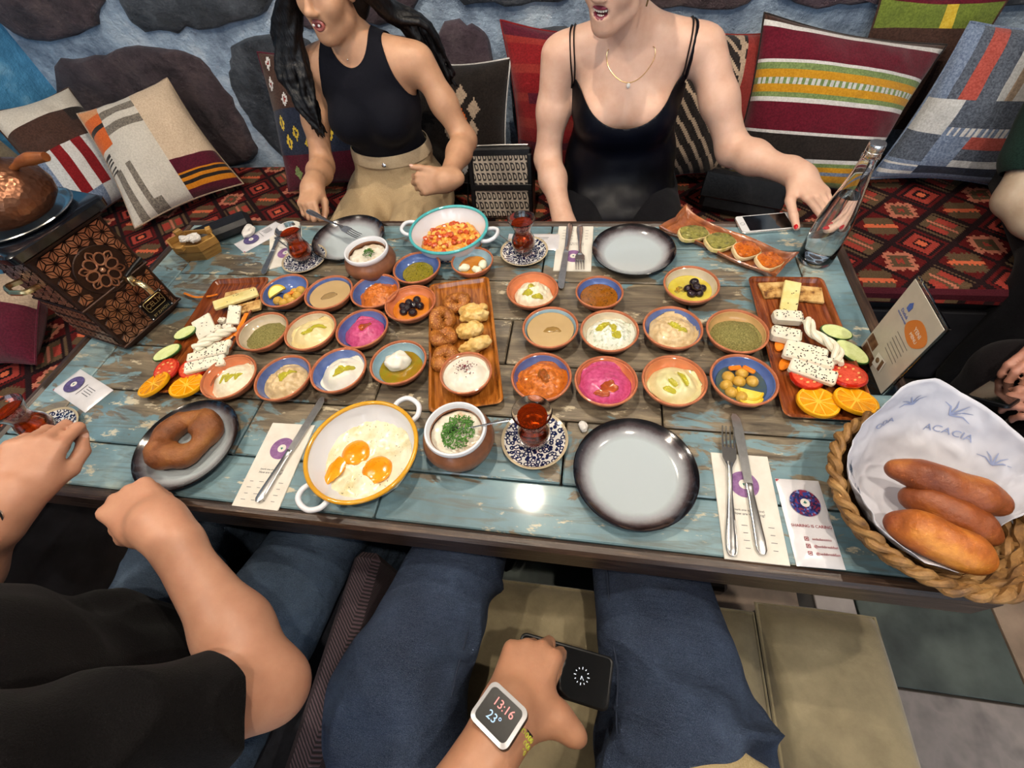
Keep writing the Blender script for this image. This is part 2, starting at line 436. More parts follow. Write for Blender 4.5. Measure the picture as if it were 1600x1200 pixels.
# outlines of the stones on the back wall (x, z)
def wpx(*pts): return [tuple(atY(x, y, WY)[[0, 2]]) for x, y in pts][::-1]
ST = [(wpx((-40, -60), (140, -60), (152, 30), (130, 55), (45, 66), (-20, 20)), 0), (wpx((168, -60), (415, -60), (412, 28), (330, 42), (268, 50), (205, 44)), 1),
      (wpx((82, 108), (140, 94), (205, 83), (262, 84), (312, 104), (346, 150), (378, 205), (398, 246), (330, 262), (230, 300), (120, 230)), 0), (wpx((358, 92), (384, 66), (470, 62), (510, 120), (500, 230), (442, 250), (402, 205), (366, 140)), 1),
      (wpx((440, -60), (640, -60), (650, 20), (560, 45), (450, 40)), 2), (wpx((530, 75), (650, 60), (665, 150), (640, 240), (530, 250)), 0), (wpx((680, 52), (735, 43), (762, 62), (770, 150), (760, 230), (690, 240), (675, 150)), 2),
      (wpx((690, -70), (905, -70), (900, 2), (800, 8), (715, 4)), 1), (wpx((800, 60), (900, 48), (950, 120), (930, 230), (810, 240)), 1), (wpx((960, -60), (1185, -60), (1180, 8), (1080, 14), (970, 8)), 0), (wpx((990, 70), (1130, 60), (1150, 160), (1130, 240), (985, 240)), 0),
      (wpx((1215, -60), (1375, -60), (1385, 4), (1300, 12), (1220, 8)), 2), (wpx((1200, 66), (1330, 60), (1360, 150), (1330, 230), (1200, 230)), 1), (wpx((1405, -60), (1640, -60), (1640, 6), (1500, 14), (1410, 10)), 1), (wpx((1400, 70), (1640, 72), (1660, 200), (1400, 210)), 0)]
SP = np.array([(-2.0+k*0.58+RNG.uniform(-.1, .1)+(0.25 if zz == 2.0 else 0), zz+RNG.uniform(-.06, .06)) for zz in (1.53, 2.0, 2.45) for k in range(10)])
for i in range(len(SP)):
    poly = cell(SP, i, (WXL+0.03, 3.15, 1.34, 2.72), 0.085)
    if poly: ST.append((poly, i % 3))
for i, (poly, mi) in enumerate(ST):
    V, Fc = stone_geo(poly, 0.035, 1.07 if i < 15 else 1.0); V = np.c_[V[:, 0], -V[:, 2], V[:, 1]]
    obj('stone', (V-np.array([0.5, 0.0, 0]), Fc), STONE[mi], wb, (0, -0.098, 0), angle=60)
SL = np.array([(-1.9+k*0.6+RNG.uniform(-.1, .1), z+RNG.uniform(-.06, .06)) for z in (0.78, 1.2, 1.65, 2.1, 2.5) for k in range(6)])
for i in range(len(SL)):
    poly = cell(SL, i, (-2.4, 1.3, 0.5, 2.72), 0.10)
    if not poly: continue
    if SL[i][0] > 0.9 and SL[i][1] < 1.4: continue
    V, Fc = stone_geo(poly, 0.035); V = np.c_[V[:, 2], V[:, 0], V[:, 1]]
    obj('stone', (V-np.array([0, -0.5, 0]), Fc), STONE[i % 3], wl, (0.098, 0, 0), angle=60)
# ceiling downlights: the fittings of the bulbs above
m_chrome = M('brushed_steel', (0.62, 0.61, 0.6), 0.22, metal=1.0)
for i, (p, e, c) in enumerate(LAMPS):
    tag(obj('downlight', lathe([(0.0, 0.13), (0.05, 0.13), (0.052, 0.07), (0.085, 0.0), (0.09, 0.0), (0.09, 0.006), (0.058, 0.072), (0.056, 0.136), (0, 0.136)], 24), m_chrome, None, (p[0], p[1], 2.615)),
        ['ceiling downlight over the middle of the table', 'ceiling downlight over the right end of the table', 'ceiling downlight over the left bench', 'ceiling downlight over the bench in front', 'ceiling downlight over the man in black'][i], 'lamp')

# ------------------------------------------------------------------ floor tiles (patchwork, right foreground)
TILE = [M('tile_green', '2d3433', 0.5, '4a524e', 7, bump=0.2), M('tile_grey', '5b5654', 0.5, '837b78', 6, c3='4a4645', bump=0.2), M('tile_brown', '6b5a4c', 0.5, '927d6b', 7, bump=0.2), M('tile_dark', '2f2d2d', 0.5, '4b4644', 6, bump=0.2), M('tile_pale', '8d8480', 0.5, 'a79d98', 6, bump=0.2)]
fl = bpy.data.objects['floor']; k = 0
def tile(x0, x1, y0, y1, mi): 
    o = obj('tile', box(x1-x0-0.006, y1-y0-0.006, 0.012, 0.002), TILE[mi], fl, ((x0+x1)/2-0.4, (y0+y1)/2+1.1, 0.08))
tile(1.02, 1.13, -0.48, -0.2, 4); tile(1.13, 1.48, -0.48, -0.2, 0); tile(1.48, 1.78, -0.48, -0.2, 2); tile(1.02, 1.50, -0.95, -0.48, 1); tile(1.50, 1.9, -0.95, -0.48, 3); tile(1.02, 1.5, -0.2, 0.1, 3); tile(1.5, 1.9, -0.2, 0.1, 1)
for i in range(11):
    for j in range(8):
        x0, y0 = -2.1+i*0.44, -3.3+j*0.44
        if x0 > 0.95 and x0 < 1.85 and y0 > -1.3 or y0 > 0.1: continue
        tile(x0, x0+0.44, y0, min(y0+0.44, 0.1), int(RNG.integers(0, 5)))

# ------------------------------------------------------------------ kilim covered benches
KC = [M('kilim_'+n, c, 0.95, c2, 260, bump=0.5, spec=0.1) for n, c, c2 in (('maroon', '4a1618', '5c1f1f'), ('red', '86322c', '9a4238'), ('salmon', 'a3604e', 'b6735e'), ('black', '1c1416', '2a1e20'), ('olive', '4d3f30', '5e4d3a'), ('plum', '3f1a22', '4d222a'), ('orange', 'b9573c', 'cb6a4a'))]
def kilim(U, V_):
    """stepped diamond medallions in diagonal rows; U, V_ metres"""
    c = 0.185; a = (U+V_)/c; b = (U-V_)/c; ia, ib = np.floor(a), np.floor(b); fa, fb = a-ia-0.5, b-ib-0.5
    fa = np.round(fa*15)/15; fb = np.round(fb*15)/15
    r = np.maximum(abs(fa), abs(fb)); d = abs(fa)+abs(fb); ty = (ia+2*ib).astype(int) % 4
    out = np.where(r > 0.455, 3, 5)
    tri = np.abs(((fa*7) % 1)-0.5)*0.16
    # 0: hooked medallion, 1: rectangle with boss, 2: cross, 3: plain olive lozenge with bar
    m0 = np.where(d < 0.12, 1, np.where(d < 0.27, 4, np.where(d < 0.43+tri, 2, 0)))
    m1 = np.where(r < 0.10, 6, np.where(r < 0.18, 3, np.where(r < 0.33, 1, np.where(r < 0.38, 3, 0))))
    m2 = np.where((abs(fa) < 0.055) & (abs(fb) < 0.38), 2, np.where((abs(abs(fa)-0.2) < 0.09) & (abs(fb) < 0.22), 1, np.where(abs(abs(fa)-0.33) < 0.045, 3, 4)))
    m3 = np.where((abs(fa-fb) < 0.07) & (d < 0.6), 6, np.where(d < 0.5, 4, 0))
    m = np.select([ty == 0, ty == 1, ty == 2], [m0, m1, m2], m3)
    return np.where(r > 0.455, out, m)
def kilim_slab(name, x0, x1, y0, y1, z, parent, step=0.007, lumps=0.006, front=0.05):
    nx, ny = int((x1-x0)/step), int((y1-y0)/step); X, Y = np.meshgrid(np.linspace(x0, x1, nx+1), np.linspace(y0, y1, ny+1), indexing='ij')
    Z = z+lumps*fnoise(np.c_[X.ravel(), Y.ravel(), 0*X.ravel()], 2.2, 3, 2).reshape(X.shape)
    e = np.minimum(np.minimum(X-x0, x1-X), np.minimum(Y-y0, y1-Y)); Z = Z-front*np.clip(1-e/0.03, 0, 1)**2.5
    V = np.stack([X, Y, Z], -1).reshape(-1, 3); i, j = np.meshgrid(np.arange(nx), np.arange(ny), indexing='ij'); a = (i*(ny+1)+j).ravel()
    Fq = np.stack([a, a+ny+1, a+ny+2, a+1], 1); me = mesh_of((V, Fq), name, True, None)
    cx = (X[:-1, :-1]+step/2).ravel(); cy = (Y[:-1, :-1]+step/2).ravel()
    for q in KC: me.materials.append(q)
    me.polygons.foreach_set('material_index', kilim(cx, cy).astype(np.int32)); me.update()
    return obj(name, me, None, parent)
m_plinth = M('black_bench_panel', '16161a', 0.6, '26252a', 12, bump=0.2)
b1 = thing('kilim_bench', 'long built-in bench under a red kilim along the stone wall behind the women', 'bench')
obj('seat_base', shift(box(5.16, 0.76, SZ-0.07), (0.47, 0.93, 0.012)), m_plinth, b1)
kilim_slab('kilim_cover', -2.12, 3.05, 0.515, WY-0.03, SZ, b1)
obj('cushion_side', shift(box(5.17, 0.80, 0.06, 0.012), (0.465, 0.918, SZ-0.065)), KC[5], b1)
for k in range(5): obj('front_panel', shift(box(0.98, 0.012, 0.33, 0.004), (-1.5+k*1.0, 0.536, 0.04)), m_plinth, b1)
b2 = thing('kilim_bench', 'short kilim covered bench at the left end of the table', 'bench')
obj('seat_base', shift(box(0.94, 2.4, SZ-0.07), (-1.635, -0.70, 0.012)), m_plinth, b2)
kilim_slab('kilim_cover', -2.12, -1.14, -1.9, 0.505, SZ, b2)
obj('cushion_side', shift(box(0.97, 2.39, 0.06, 0.012), (-1.63, -0.70, SZ-0.065)), KC[5], b2)

# ------------------------------------------------------------------ table
def table_wood():
    n = N('painted_plank'); oi = n.n('ShaderNodeObjectInfo'); rnd = oi.outputs['Random']
    geo = n.n('ShaderNodeNewGeometry'); P = geo.outputs['Position']
    off = n.n('ShaderNodeCombineXYZ'); n.put(off.inputs[2], n.math('MULTIPLY', rnd, 7.0)); add = n.n('ShaderNodeVectorMath', _operation='ADD'); n.put(add.inputs[0], P); n.put(add.inputs[1], off.outputs[0]); v = add.outputs[0]
    grain = n.noise(6, 8, 0.65, n.map((1.2, 9, 9), v=v), 1.2)
    big = n.noise(3.0, 3, 0.5, n.map((1.0, 1.8, 1), v=v))
    wood = n.ramp(grain, [(0.28, rgb('3a332b')), (0.48, rgb('645a4b')), (0.62, rgb('7e725e')), (0.78, rgb('998c74'))])
    dark = n.ramp(n.noise(4.5, 2, 0.5, n.map((1, 1.6, 1), (3, 1, 0), v=v)), [(0.36, 0.42), (0.46, 1.0)])
    wood = n.mix(0.75, wood, n.mix(1.0, wood, dark, 'MULTIPLY'))
    blue = n.ramp(n.noise(5, 6, 0.6, v=v), [(0.28, rgb('475c62')), (0.46, rgb('5d7a84')), (0.60, rgb('748f96')), (0.74, rgb('98a298'))])
    blue = n.mix(n.ramp(grain, [(0.34, 0.75), (0.52, 0.0)]), blue, rgb('565a54'))
    # how much paint is left: mostly on the border boards, worn off in the middle
    sx = n.n('ShaderNodeSeparateXYZ'); n.put(sx.inputs[0], P); ax = n.math('ABSOLUTE', sx.outputs[0]); ay = n.math('ABSOLUTE', sx.outputs[1])
    edge = n.math('MAXIMUM', n.math('SUBTRACT', ax, 0.55), n.math('MULTIPLY', n.math('SUBTRACT', ay, 0.13), 1.25))
    left = n.math('ADD', n.math('MULTIPLY', n.noise(7, 5, 0.62, n.map((1, 2.2, 1), v=v), 0.6), 1.3), n.math('MULTIPLY', edge, 1.05))
    mask = n.ramp(n.math('ADD', left, n.math('MULTIPLY', rnd, 0.10)), [(0.845, 0.0), (0.885, 1.0)])
    col = n.mix(mask, wood, blue)
    chip = n.ramp(n.noise(13, 6, 0.7, n.map((1, 2.5, 1), (5, 5, 5), v=v)), [(0.60, 0.0), (0.64, 0.85)])
    col = n.mix(chip, col, n.ramp(grain, [(0.3, rgb('a8997c')), (0.7, rgb('cdc2a8'))]))
    n.set(Base__Color=col, Roughness=0.5); n.b.inputs['Coat Weight'].default_value = 0.9; n.b.inputs['Coat Roughness'].default_value = 0.08
    n.bump(n.math('ADD', n.math('MULTIPLY', grain, 0.6), n.math('MULTIPLY', mask, 0.4)), 0.18, 0.002)
    return n.m
m_plank = table_wood()
_n = N('dark_edge_wood'); _g = _n.noise(5, 7, 0.65, _n.map((1.5, 30, 30)), 0.6); _n.set(Base__Color=_n.ramp(_g, [(0.3, rgb('1d1512')), (0.55, rgb('3d2e25')), (0.75, rgb('6e5a48'))]), Roughness=0.35); _n.bump(_g, 0.4, 0.002); m_edge = _n.m
_n = N('dark_edge_wood_short'); _g = _n.noise(5, 7, 0.65, _n.map((30, 1.5, 30)), 0.6); _n.set(Base__Color=_n.ramp(_g, [(0.3, rgb('1d1512')), (0.55, rgb('3d2e25')), (0.75, rgb('6e5a48'))]), Roughness=0.35); _n.bump(_g, 0.4, 0.002); m_edge2 = _n.m
TZ = 0.75
tb = thing('dining_table', 'long table of worn blue painted planks with dark wooden edge, laid for breakfast', 'table')
HX, HY = 0.93, 0.447; e = 0.022; fw_ = 0.095; th = 0.035
def plank(x0, x1, y0, y1): obj('plank', box(x1-x0-0.0035, y1-y0-0.0035, th, 0.0025), m_plank, tb, ((x0+x1)/2, (y0+y1)/2, TZ-th))
xi, yi = HX-e, HY-e
plank(-xi, -0.02, -yi, -yi+fw_); plank(-0.02, xi, -yi, -yi+fw_); plank(-xi, 0.22, yi-fw_, yi); plank(0.22, xi, yi-fw_, yi)
plank(-xi, -xi+fw_, -yi+fw_, yi-fw_); plank(xi-fw_, xi, -yi+fw_, yi-fw_)
ys = np.linspace(-yi+fw_, yi-fw_, 6); cuts = [(-0.35, 0.30), (-0.1, 0.48), (-0.42, 0.16), (0.05, 0.55), (-0.3, 0.21)]
for k in range(5):
    xs = [-xi+fw_, *cuts[k], xi-fw_]
    for a, b in zip(xs, xs[1:]): plank(a, b, ys[k], ys[k+1])
obj('under_board', shift(box(2*xi-0.01, 2*yi-0.01, 0.018), (0, 0, TZ-th-0.0185)), m_edge, tb)
for s in (-1, 1):
    obj('edge_board', shift(box(2*HX, e, 0.075, 0.006), (0, s*(HY-e/2), TZ-0.072)), m_edge, tb)
    obj('edge_board', shift(box(e, 2*HY-2*e-0.001, 0.075, 0.006), (s*(HX-e/2), 0, TZ-0.072)), m_edge2, tb)
for s in (-1, 1):
    obj('leg', shift(box(0.09, 0.09, 0.68, 0.008), (s*0.72, 0.0, 0.012)), m_edge, tb); obj('foot', shift(box(0.10, 0.62, 0.06, 0.01), (s*0.72, 0, 0.012)), m_edge, tb)
obj('stretcher', shift(box(1.35, 0.05, 0.09, 0.006), (0, 0, 0.25)), m_edge, tb)
# ================================================================== tableware
m_clay = M('terracotta', '9a5638', 0.55, 'b06a48', 40, coat=0.15, bump=0.15)
m_clay2 = M('dark_clay', '6d4632', 0.35, '8a5b40', 25, coat=0.3, bump=0.1)
GL = {k: M('glaze_'+k, a, 0.12, b, 18, coat=0.6) for k, a, b in (('blue', '45588e', '5a70a8'), ('sky', '7d9eb0', '93b0bc'), ('orange', 'bb6a45', 'cd7c54'), ('cream', 'b3a48c', 'c6b8a0'), ('tan', 'b08a58', 'c09a68'), ('rose', 'a9785e', 'bb8a6c'))}
GL['white'] = M('white_enamel', 'd9dbe2', 0.1, coat=0.8)
def bowl(x, y, r, gl, label, h=0.036, z=TZ, bt=''):
    s = r/0.0612; wa, wb_ = random.uniform(0, 6), random.uniform(0.004, 0.012)
    wob = lambda a: 1+wb_*math.cos(2*a+wa)
    t = thing('clay_bowl', label, 'bowl', (x, y, z), 0, 'clay meze bowls')
    pr_ = [(0, 0), (0.026, 0), (0.0285, 0.0015), (0.044, 0.0095), (0.0545, 0.020), (0.0595, 0.030), (0.0612, h-0.002), (0.0602, h), (0.0578, h+0.0004), (0.0562, h-0.0015), (0.0555, h-0.006), (0.0525, 0.020), (0.0450, 0.0115), (0.030, 0.006), (0, 0.0045)]
    obj('clay_body', lathe([(a*s, b) for a, b in pr_], 44, wob), m_clay, t)
    gp = [(0, 0.0052), (0.030, 0.0066), (0.0447, 0.0121), (0.0522, 0.0203), (0.0551, h-0.0065), (0.0556, h-0.0035), (0.0548, h-0.004), (0.0540, h-0.007), (0.0512, 0.0213), (0.0437, 0.0131), (0.030, 0.0076), (0, 0.0062)]
    obj('glaze_lining', lathe([(a*s, b) for a, b in gp], 44, wob), GL[gl], t)
    return t
def wobf(seed, amp=0.1):
    r = random.Random(seed); ph = [r.uniform(0, 6.28) for _ in range(4)]
    return lambda a: 1+amp*(0.5*math.cos(2*a+ph[0])+0.35*math.cos(3*a+ph[1])+0.25*math.cos(5*a+ph[2])+0.15*math.cos(8*a+ph[3]))
def heap(R, hgt, seed, kind='smooth', amp=0.1, swirl=(0.0, 0.0), grooves=()):
    """dip spread in a bowl: domed heap with spoon grooves"""
    def hf(X, Y):
        r = np.sqrt(X*X+Y*Y)/R; P = np.c_[X, Y, 0*X]
        z = hgt*(1-np.clip(r, 0, 1)**2.6)
        if kind == 'smooth': z = z+0.0026*vnoise(P, 70, seed)*(1-r**4)+0.0010*vnoise(P, 190, seed+2)*(1-r**6)
        if kind == 'lumpy': z = z+(0.0040*vnoise(P, 110, seed)+0.0024*vnoise(P, 260, seed+3))*(1-r**6)
        if kind == 'grain': z = z+(0.0016*vnoise(P, 420, seed)+0.0012*vnoise(P, 160, seed))
        if kind == 'flat': z = hgt+0.0004*vnoise(P, 60, seed)
        if swirl[0]: th_ = np.arctan2(Y, X); z = z+swirl[0]*np.sin(th_*1.0+r*swirl[1])*(1-r**4)
        for gx, gy, ga, gl_, gw, gd in grooves:
            u = (X-gx)*math.cos(ga)+(Y-gy)*math.sin(ga); v = -(X-gx)*math.sin(ga)+(Y-gy)*math.cos(ga)
            z = z-gd*np.exp(-(u/gl_)**4-(v/gw)**2)+0.35*gd*np.exp(-(u/gl_)**4-((abs(v)-2*gw)/gw)**2)
        return z
    return disc(R, hf, 26, 72, wobf(seed, amp), 0.006)
def pool(R, seed, zc=0.0, amp=0.25, sx=1.0, a=0.0, h=0.0012): 
    g = disc(R, lambda X, Y: h*(1-np.clip(np.sqrt(X*X+Y*Y)/R, 0, 1.2)**3), 6, 30, wobf(seed, amp), 0.002); return rotz(scale(g, (sx, 1, 1)), a)
m_oil = N('olive_oil'); m_oil.set(Base__Color=rgb('a8a032'), Roughness=0.05); m_oil.b.inputs['Coat Weight'].default_value = 1.0; m_oil = m_oil.m
m_redoil = M('red_oil', '8e3a16', 0.06, 'a34a1c', 30, coat=1.0)
FD = dict(tahini=M('tahini', 'a98e64', 0.22, 'b89c70', 6, coat=0.3), hummus=M('hummus', 'cdb984', 0.35, 'd8c795', 40, coat=0.2), white=M('yoghurt', 'd6d1c2', 0.3, 'e2ded2', 40, coat=0.2, sss=0.1),
          beige=M('aubergine_dip', 'b79b70', 0.32, 'cdb58c', 90, coat=0.3, bump=0.3), pink=M('beetroot_dip', 'a83462', 0.34, 'bf527e', 160, coat=0.3, bump=0.25), paste=M('pepper_paste', 'a04a10', 0.34, 'c06a20', 130, coat=0.3, c3='86380c', bump=0.4),
          zahter=M('dried_thyme', '4d4a22', 0.85, '7a7340', 420, c3='99905a', bump=0.8), herboil=M('herb_oil', '4a4a10', 0.08, '7d7420', 170, c3='2f3410', coat=1.0), brownoil=M('spiced_oil', '6b3a0e', 0.08, '8a5416', 190, c3='3c2a0c', coat=1.0),
          orangeoil=M('orange_oil', 'b5651a', 0.06, 'c77a2a', 20, coat=1.0), yellowoil=M('yellow_oil', 'b3a02c', 0.06, 'c4b64e', 20, coat=1.0), cheese=M('crumbled_cheese', 'cfc7ac', 0.4, 'ddd6bf', 120, coat=0.1, bump=0.4),
          honey=M('honey', 'a8641a', 0.06, 'bb7a26', 20, coat=1.0), palegreen=M('artichoke_dip', 'c4bb86', 0.32, 'd2ca9c', 50, coat=0.2), herbyog=M('herb_yoghurt', 'cfd0bf', 0.3, 'dcddd0', 130, c3='8d9a78', coat=0.2))
m_olive = M('black_olive', '120c10', 0.12, '2a1a20', 60, coat=0.5)
m_golive = M('green_olive', 'b0862e', 0.15, 'c49c46', 60, coat=0.5)
m_carrot = M('carrot', 'd06a12', 0.35, 'e0801e', 50, coat=0.3)
m_lemon = M('lemon_flesh', 'd6b83c', 0.3, 'e0c860', 80, coat=0.3)
m_rind = M('lemon_rind', 'c9a21c', 0.4, 'd6b22a', 90)
OL = mesh_of(scale(ball(0.0098, 10, 14), (1.12, 1, 0.95)), 'olive'); OL.materials.append(m_olive)
GO = mesh_of(scale(ball(0.0112, 10, 14), (1.12, 1, 0.97)), 'green_olive'); GO.materials.append(m_golive)
PIT = mesh_of(shift(lathe([(0, 0.0), (0.0022, 0.0003), (0.0026, 0.0), (0.002, -0.002), (0, -0.002)], 10), (0, 0, 0.0090)), 'scar'); PIT.materials.append(M('olive_scar', '0a0608', 0.5))
def olives(me, name, cat, c, spots, z, grp, label):
    for i, (dx, dy, dz) in enumerate(spots):
        o = obj(name, me, None, None, (c[0]+dx, c[1]+dy, z+dz), random.uniform(0, 6)); tag(o, label, cat, grp)
        if me is OL and i % 2 == 0: s_ = obj('stem_scar', PIT, None, o); s_.rotation_euler = (random.uniform(-.6, .6), random.uniform(-.6, .6), 0)
POS = {'A1': (-0.423, 0.104), 'A2': (-0.302, 0.102), 'B1': (-0.414, -0.034), 'B2': (-0.296, -0.025), 'C1': (-0.427, -0.167), 'C2': (-0.301, -0.161), 'C3': (-0.185, -0.132), 'A3': (-0.184, 0.112), 'A4': (-0.102, 0.201), 'A5': (0.036, 0.229), 'O': (-0.083, 0.074), 'B3': (-0.174, -0.012), 'C4': (-0.060, -0.103), 'D1': (0.199, 0.130), 'D2': (0.352, 0.128), 'D3': (0.554, 0.162), 'E1': (0.251, 0.014), 'E2': (0.376, 0.011), 'E3': (0.505, 0.027), 'E4': (0.631, 0.024), 'F1': (0.245, -0.120), 'F2': (0.371, -0.121), 'F3': (0.499, -0.111), 'F4': (0.625, -0.100)}
R0, R1_ = 0.0608, 0.0537
_gr = np.array([0, 0.030, 0.0437, 0.0512, 0.0540, 0.0548]); _gz = np.array([0.0062, 0.0076, 0.0131, 0.0213, 0.029, 0.032])
def dip(key, name, label, mat_, R=0.044, z=0.0075, hgt=0.016, kind='smooth', off=(0, -0.004), seed=None, amp=0.1, swirl=(0, 0), grooves=(), oil=(), oilm=None, grp='dips in the clay bowls', cat='dip', zt=TZ, pos=None, rb=None):
    p = pos or POS[key]; s = seed if seed is not None else sum(map(ord, key)); sc_ = (rb or (R1_ if key in ('A5', 'D2') else R0))/0.0612
    if kind != 'flat': R = R*1.15; hgt = hgt*1.0+0.006; z = z+0.0065; off = (off[0], off[1]*0.4)
    elif hgt < 0.012: hgt += 0.003
    V, Fc = heap(R, hgt, s, kind, amp, swirl, grooves); V = V.copy()
    rr = np.hypot(V[:, 0]+off[0], V[:, 1]+off[1]); lim = 0.0535*sc_; over = rr > lim
    V[over, :2] = (V[over, :2]+np.array(off))*(lim/rr[over])[:, None]-np.array(off)
    rr = np.minimum(rr, lim); zin = np.interp(rr/sc_, _gr, _gz)-z; V[:, 2] = np.maximum(V[:, 2], zin+0.0003); V[-73:, 2] = (zin+0.0002)[-73:]
    o = tag(obj(name, (V, Fc), mat_, None, (p[0]+off[0], p[1]+off[1], zt+z), angle=None), label, cat, grp)
    for i, (ox, oy, R_, sx_, a_) in enumerate(oil):
        # lay the oil onto the heap's own relief
        q = pool(R_*1.15, s+i, sx=sx_, a=a_); W = q[0]+np.array([ox, oy, 0]); nn = np.array([V[np.argmin(((V[:-73, :2]-w_[:2])**2).sum(1)), 2] for w_ in W]); W[:, 2] += nn+0.0007
        obj('oil', (W, q[1]), oilm or m_oil, o, angle=None)
    return o
B = bowl
B(*POS['A1'], R0, 'blue', 'blue glazed clay bowl of green olives at the left end of the back row')
olives(GO, 'green_olive', 'olive', POS['A1'], [(-0.016, -0.022, 0.018), (0.004, -0.030, 0.019), (0.022, -0.022, 0.018), (0.006, -0.010, 0.019), (0.030, -0.004, 0.02), (0.018, 0.008, 0.020), (0.034, 0.012, 0.024)], TZ, 'olives in the left green olive bowl', 'yellowish green olive with lemon in the left blue bowl')
tag(obj('carrot_piece', place(box(0.022, 0.009, 0.007, 0.002), orient((0.8, 0.5, 0.1)), (POS['A1'][0]+0.012, POS['A1'][1]-0.002, TZ+0.022)), m_carrot), 'small carrot piece among the left green olives', 'carrot')
def lemon_wedge(loc, rz, label, R=0.021):
    t = thing('lemon_wedge', label, 'lemon', loc, rz); pts = [(R*math.cos(a), R*math.sin(a)) for a in np.linspace(0, PI, 16)]
    obj('flesh', prism([(x*0.9, y*0.9+0.0008) for x, y in pts], 0.0072, 0.0004), m_lemon, t); obj('rind', join(*[shift(tube([(x, y, 0.004) for x, y in pts], 0.0030, 8, flat=1.35), (0, 0, 0))]), m_rind, t); return t
lemon_wedge((POS['A1'][0]-0.024, POS['A1'][1]+0.0, TZ+0.020), 0.9, 'lemon wedge leaning in the left green olive bowl').rotation_euler = (0.5, -0.2, 0.7)
B(*POS['A2'], R0, 'blue', 'clay bowl brim full of tahini between the green olives and orange paste')
dip('A2', 'tahini', 'smooth tan tahini in the bowl right of the green olives', FD['tahini'], 0.0508, 0.0075, 0.0195, 'flat', (0, 0), amp=0.0, oil=[(0, -0.006, 0.010, 1.6, 0.4)], oilm=M('tahini_trace', '8d744e', 0.3))
B(*POS['A3'], R0, 'blue', 'blue clay bowl of orange paste touching the bowl of black olives')
dip('A3', 'pepper_paste', 'coarse orange pepper paste in the back row left of the platter', FD['paste'], 0.040, 0.0085, 0.019, 'lumpy', (0.006, -0.004), amp=0.13)
B(*POS['A4'], R0, 'blue', 'blue clay bowl of green herb oil behind the black olives')
dip('A4', 'herb_oil', 'green herbs soaked in oil in the bowl near the turquoise pan', FD['herboil'], 0.040, 0.0075, 0.0085, 'flat', (0, -0.002), amp=0.04)
B(*POS['A5'], R1_, 'sky', 'small pale blue clay bowl of butter and honey by the turquoise pan')
dip('A5', 'honey', 'amber honey pooled under the butter curls', FD['honey'], 0.036, 0.0075, 0.0095, 'flat', (0, 0), amp=0.03)
m_butter = M('butter', 'd8d2b4', 0.35, 'e4dfc8', 50, sss=0.1)
for dx, dy, rr, lab in ((-0.019, -0.014, 0.6, 'left'), (0.014, -0.020, -0.4, 'front'), (0.026, -0.002, 1.6, 'right')):
    g = rough(scale(ball(0.014, 10, 16), (1.05, 0.8, 0.62)), 0.003, 90, dx*50); tag(obj('butter_curl', rotz(g, rr), m_butter, None, (POS['A5'][0]+dx, POS['A5'][1]+dy, TZ+0.0235)), {'left': 'leftmost', 'front': 'front one', 'right': 'rightmost'}[lab]+' of the three butter curls in honey', 'butter', 'butter curls')
B(*POS['O'], R0, 'orange', 'orange glazed clay bowl of black olives against the central platter')
dip('O', 'orange_oil', 'orange oil around the black olives by the central platter', FD['orangeoil'], 0.046, 0.0075, 0.0065, 'flat', (0, 0), amp=0.03, cat='oil')
olives(OL, 'black_olive', 'olive', POS['O'], [(-0.022, 0.000, 0.021), (-0.010, 0.011, 0.022), (0.007, 0.022, 0.022), (0.005, 0.005, 0.022), (0.020, 0.003, 0.021), (-0.009, -0.005, 0.021), (-0.016, -0.017, 0.020), (0.008, -0.020, 0.021)], TZ, 'olives in the orange bowl', 'black olive in orange oil in the bowl touching the central platter')
B(*POS['B1'], R0, 'cream', 'cream glazed clay bowl of dried thyme beside the left platter')
dip('B1', 'dried_thyme', 'dry green thyme mix in the bowl by the left cheese platter', FD['zahter'], 0.041, 0.0075, 0.012, 'grain', (0.004, -0.006), amp=0.05, cat='herbs')
B(*POS['B2'], R0, 'cream', 'cream clay bowl of hummus between the thyme and the pink dip')
dip('B2', 'hummus', 'pale yellow hummus swirled with oil between thyme and pink dip', FD['hummus'], 0.046, 0.0085, 0.017, 'smooth', (0.003, -0.002), amp=0.06, swirl=(0.002, 7), grooves=[(-0.004, -0.006, 0.5, 0.012, 0.005, 0.006), (0.012, 0.010, 0.3, 0.016, 0.005, 0.005)], oil=[(-0.004, -0.006, 0.0085, 1.5, 0.5), (0.012, 0.012, 0.007, 2.0, 0.3)])
B(*POS['B3'], R0, 'blue', 'blue clay bowl of pink beetroot dip left of the platter')
dip('B3', 'beetroot_dip', 'bright pink beetroot dip in a blue bowl left of the platter', FD['pink'], 0.042, 0.0085, 0.018, 'smooth', (0.003, -0.003), amp=0.14, swirl=(0.0015, 8), grooves=[(0.004, 0.004, 1.2, 0.012, 0.008, 0.005)], oil=[(0.004, 0.004, 0.010, 1.3, 1.2)], oilm=m_redoil)
B(*POS['C1'], R0, 'orange', 'orange clay bowl of pale dip next to the left orange slices')
dip('C1', 'walnut_yoghurt', 'pale dip with oily spoon grooves beside the left orange slices', FD['cheese'], 0.043, 0.0085, 0.018, 'smooth', (0.007, -0.003), amp=0.10, grooves=[(-0.012, -0.006, 1.1, 0.014, 0.004, 0.006), (0.002, -0.004, 1.1, 0.014, 0.004, 0.006), (0.016, 0.002, 1.1, 0.012, 0.004, 0.006)], oil=[(-0.012, -0.006, 0.005, 2.3, 1.1), (0.002, -0.004, 0.005, 2.3, 1.1), (0.016, 0.002, 0.004, 2.2, 1.1)])
B(*POS['C2'], R0, 'blue', 'blue clay bowl of beige aubergine dip in the front left row')
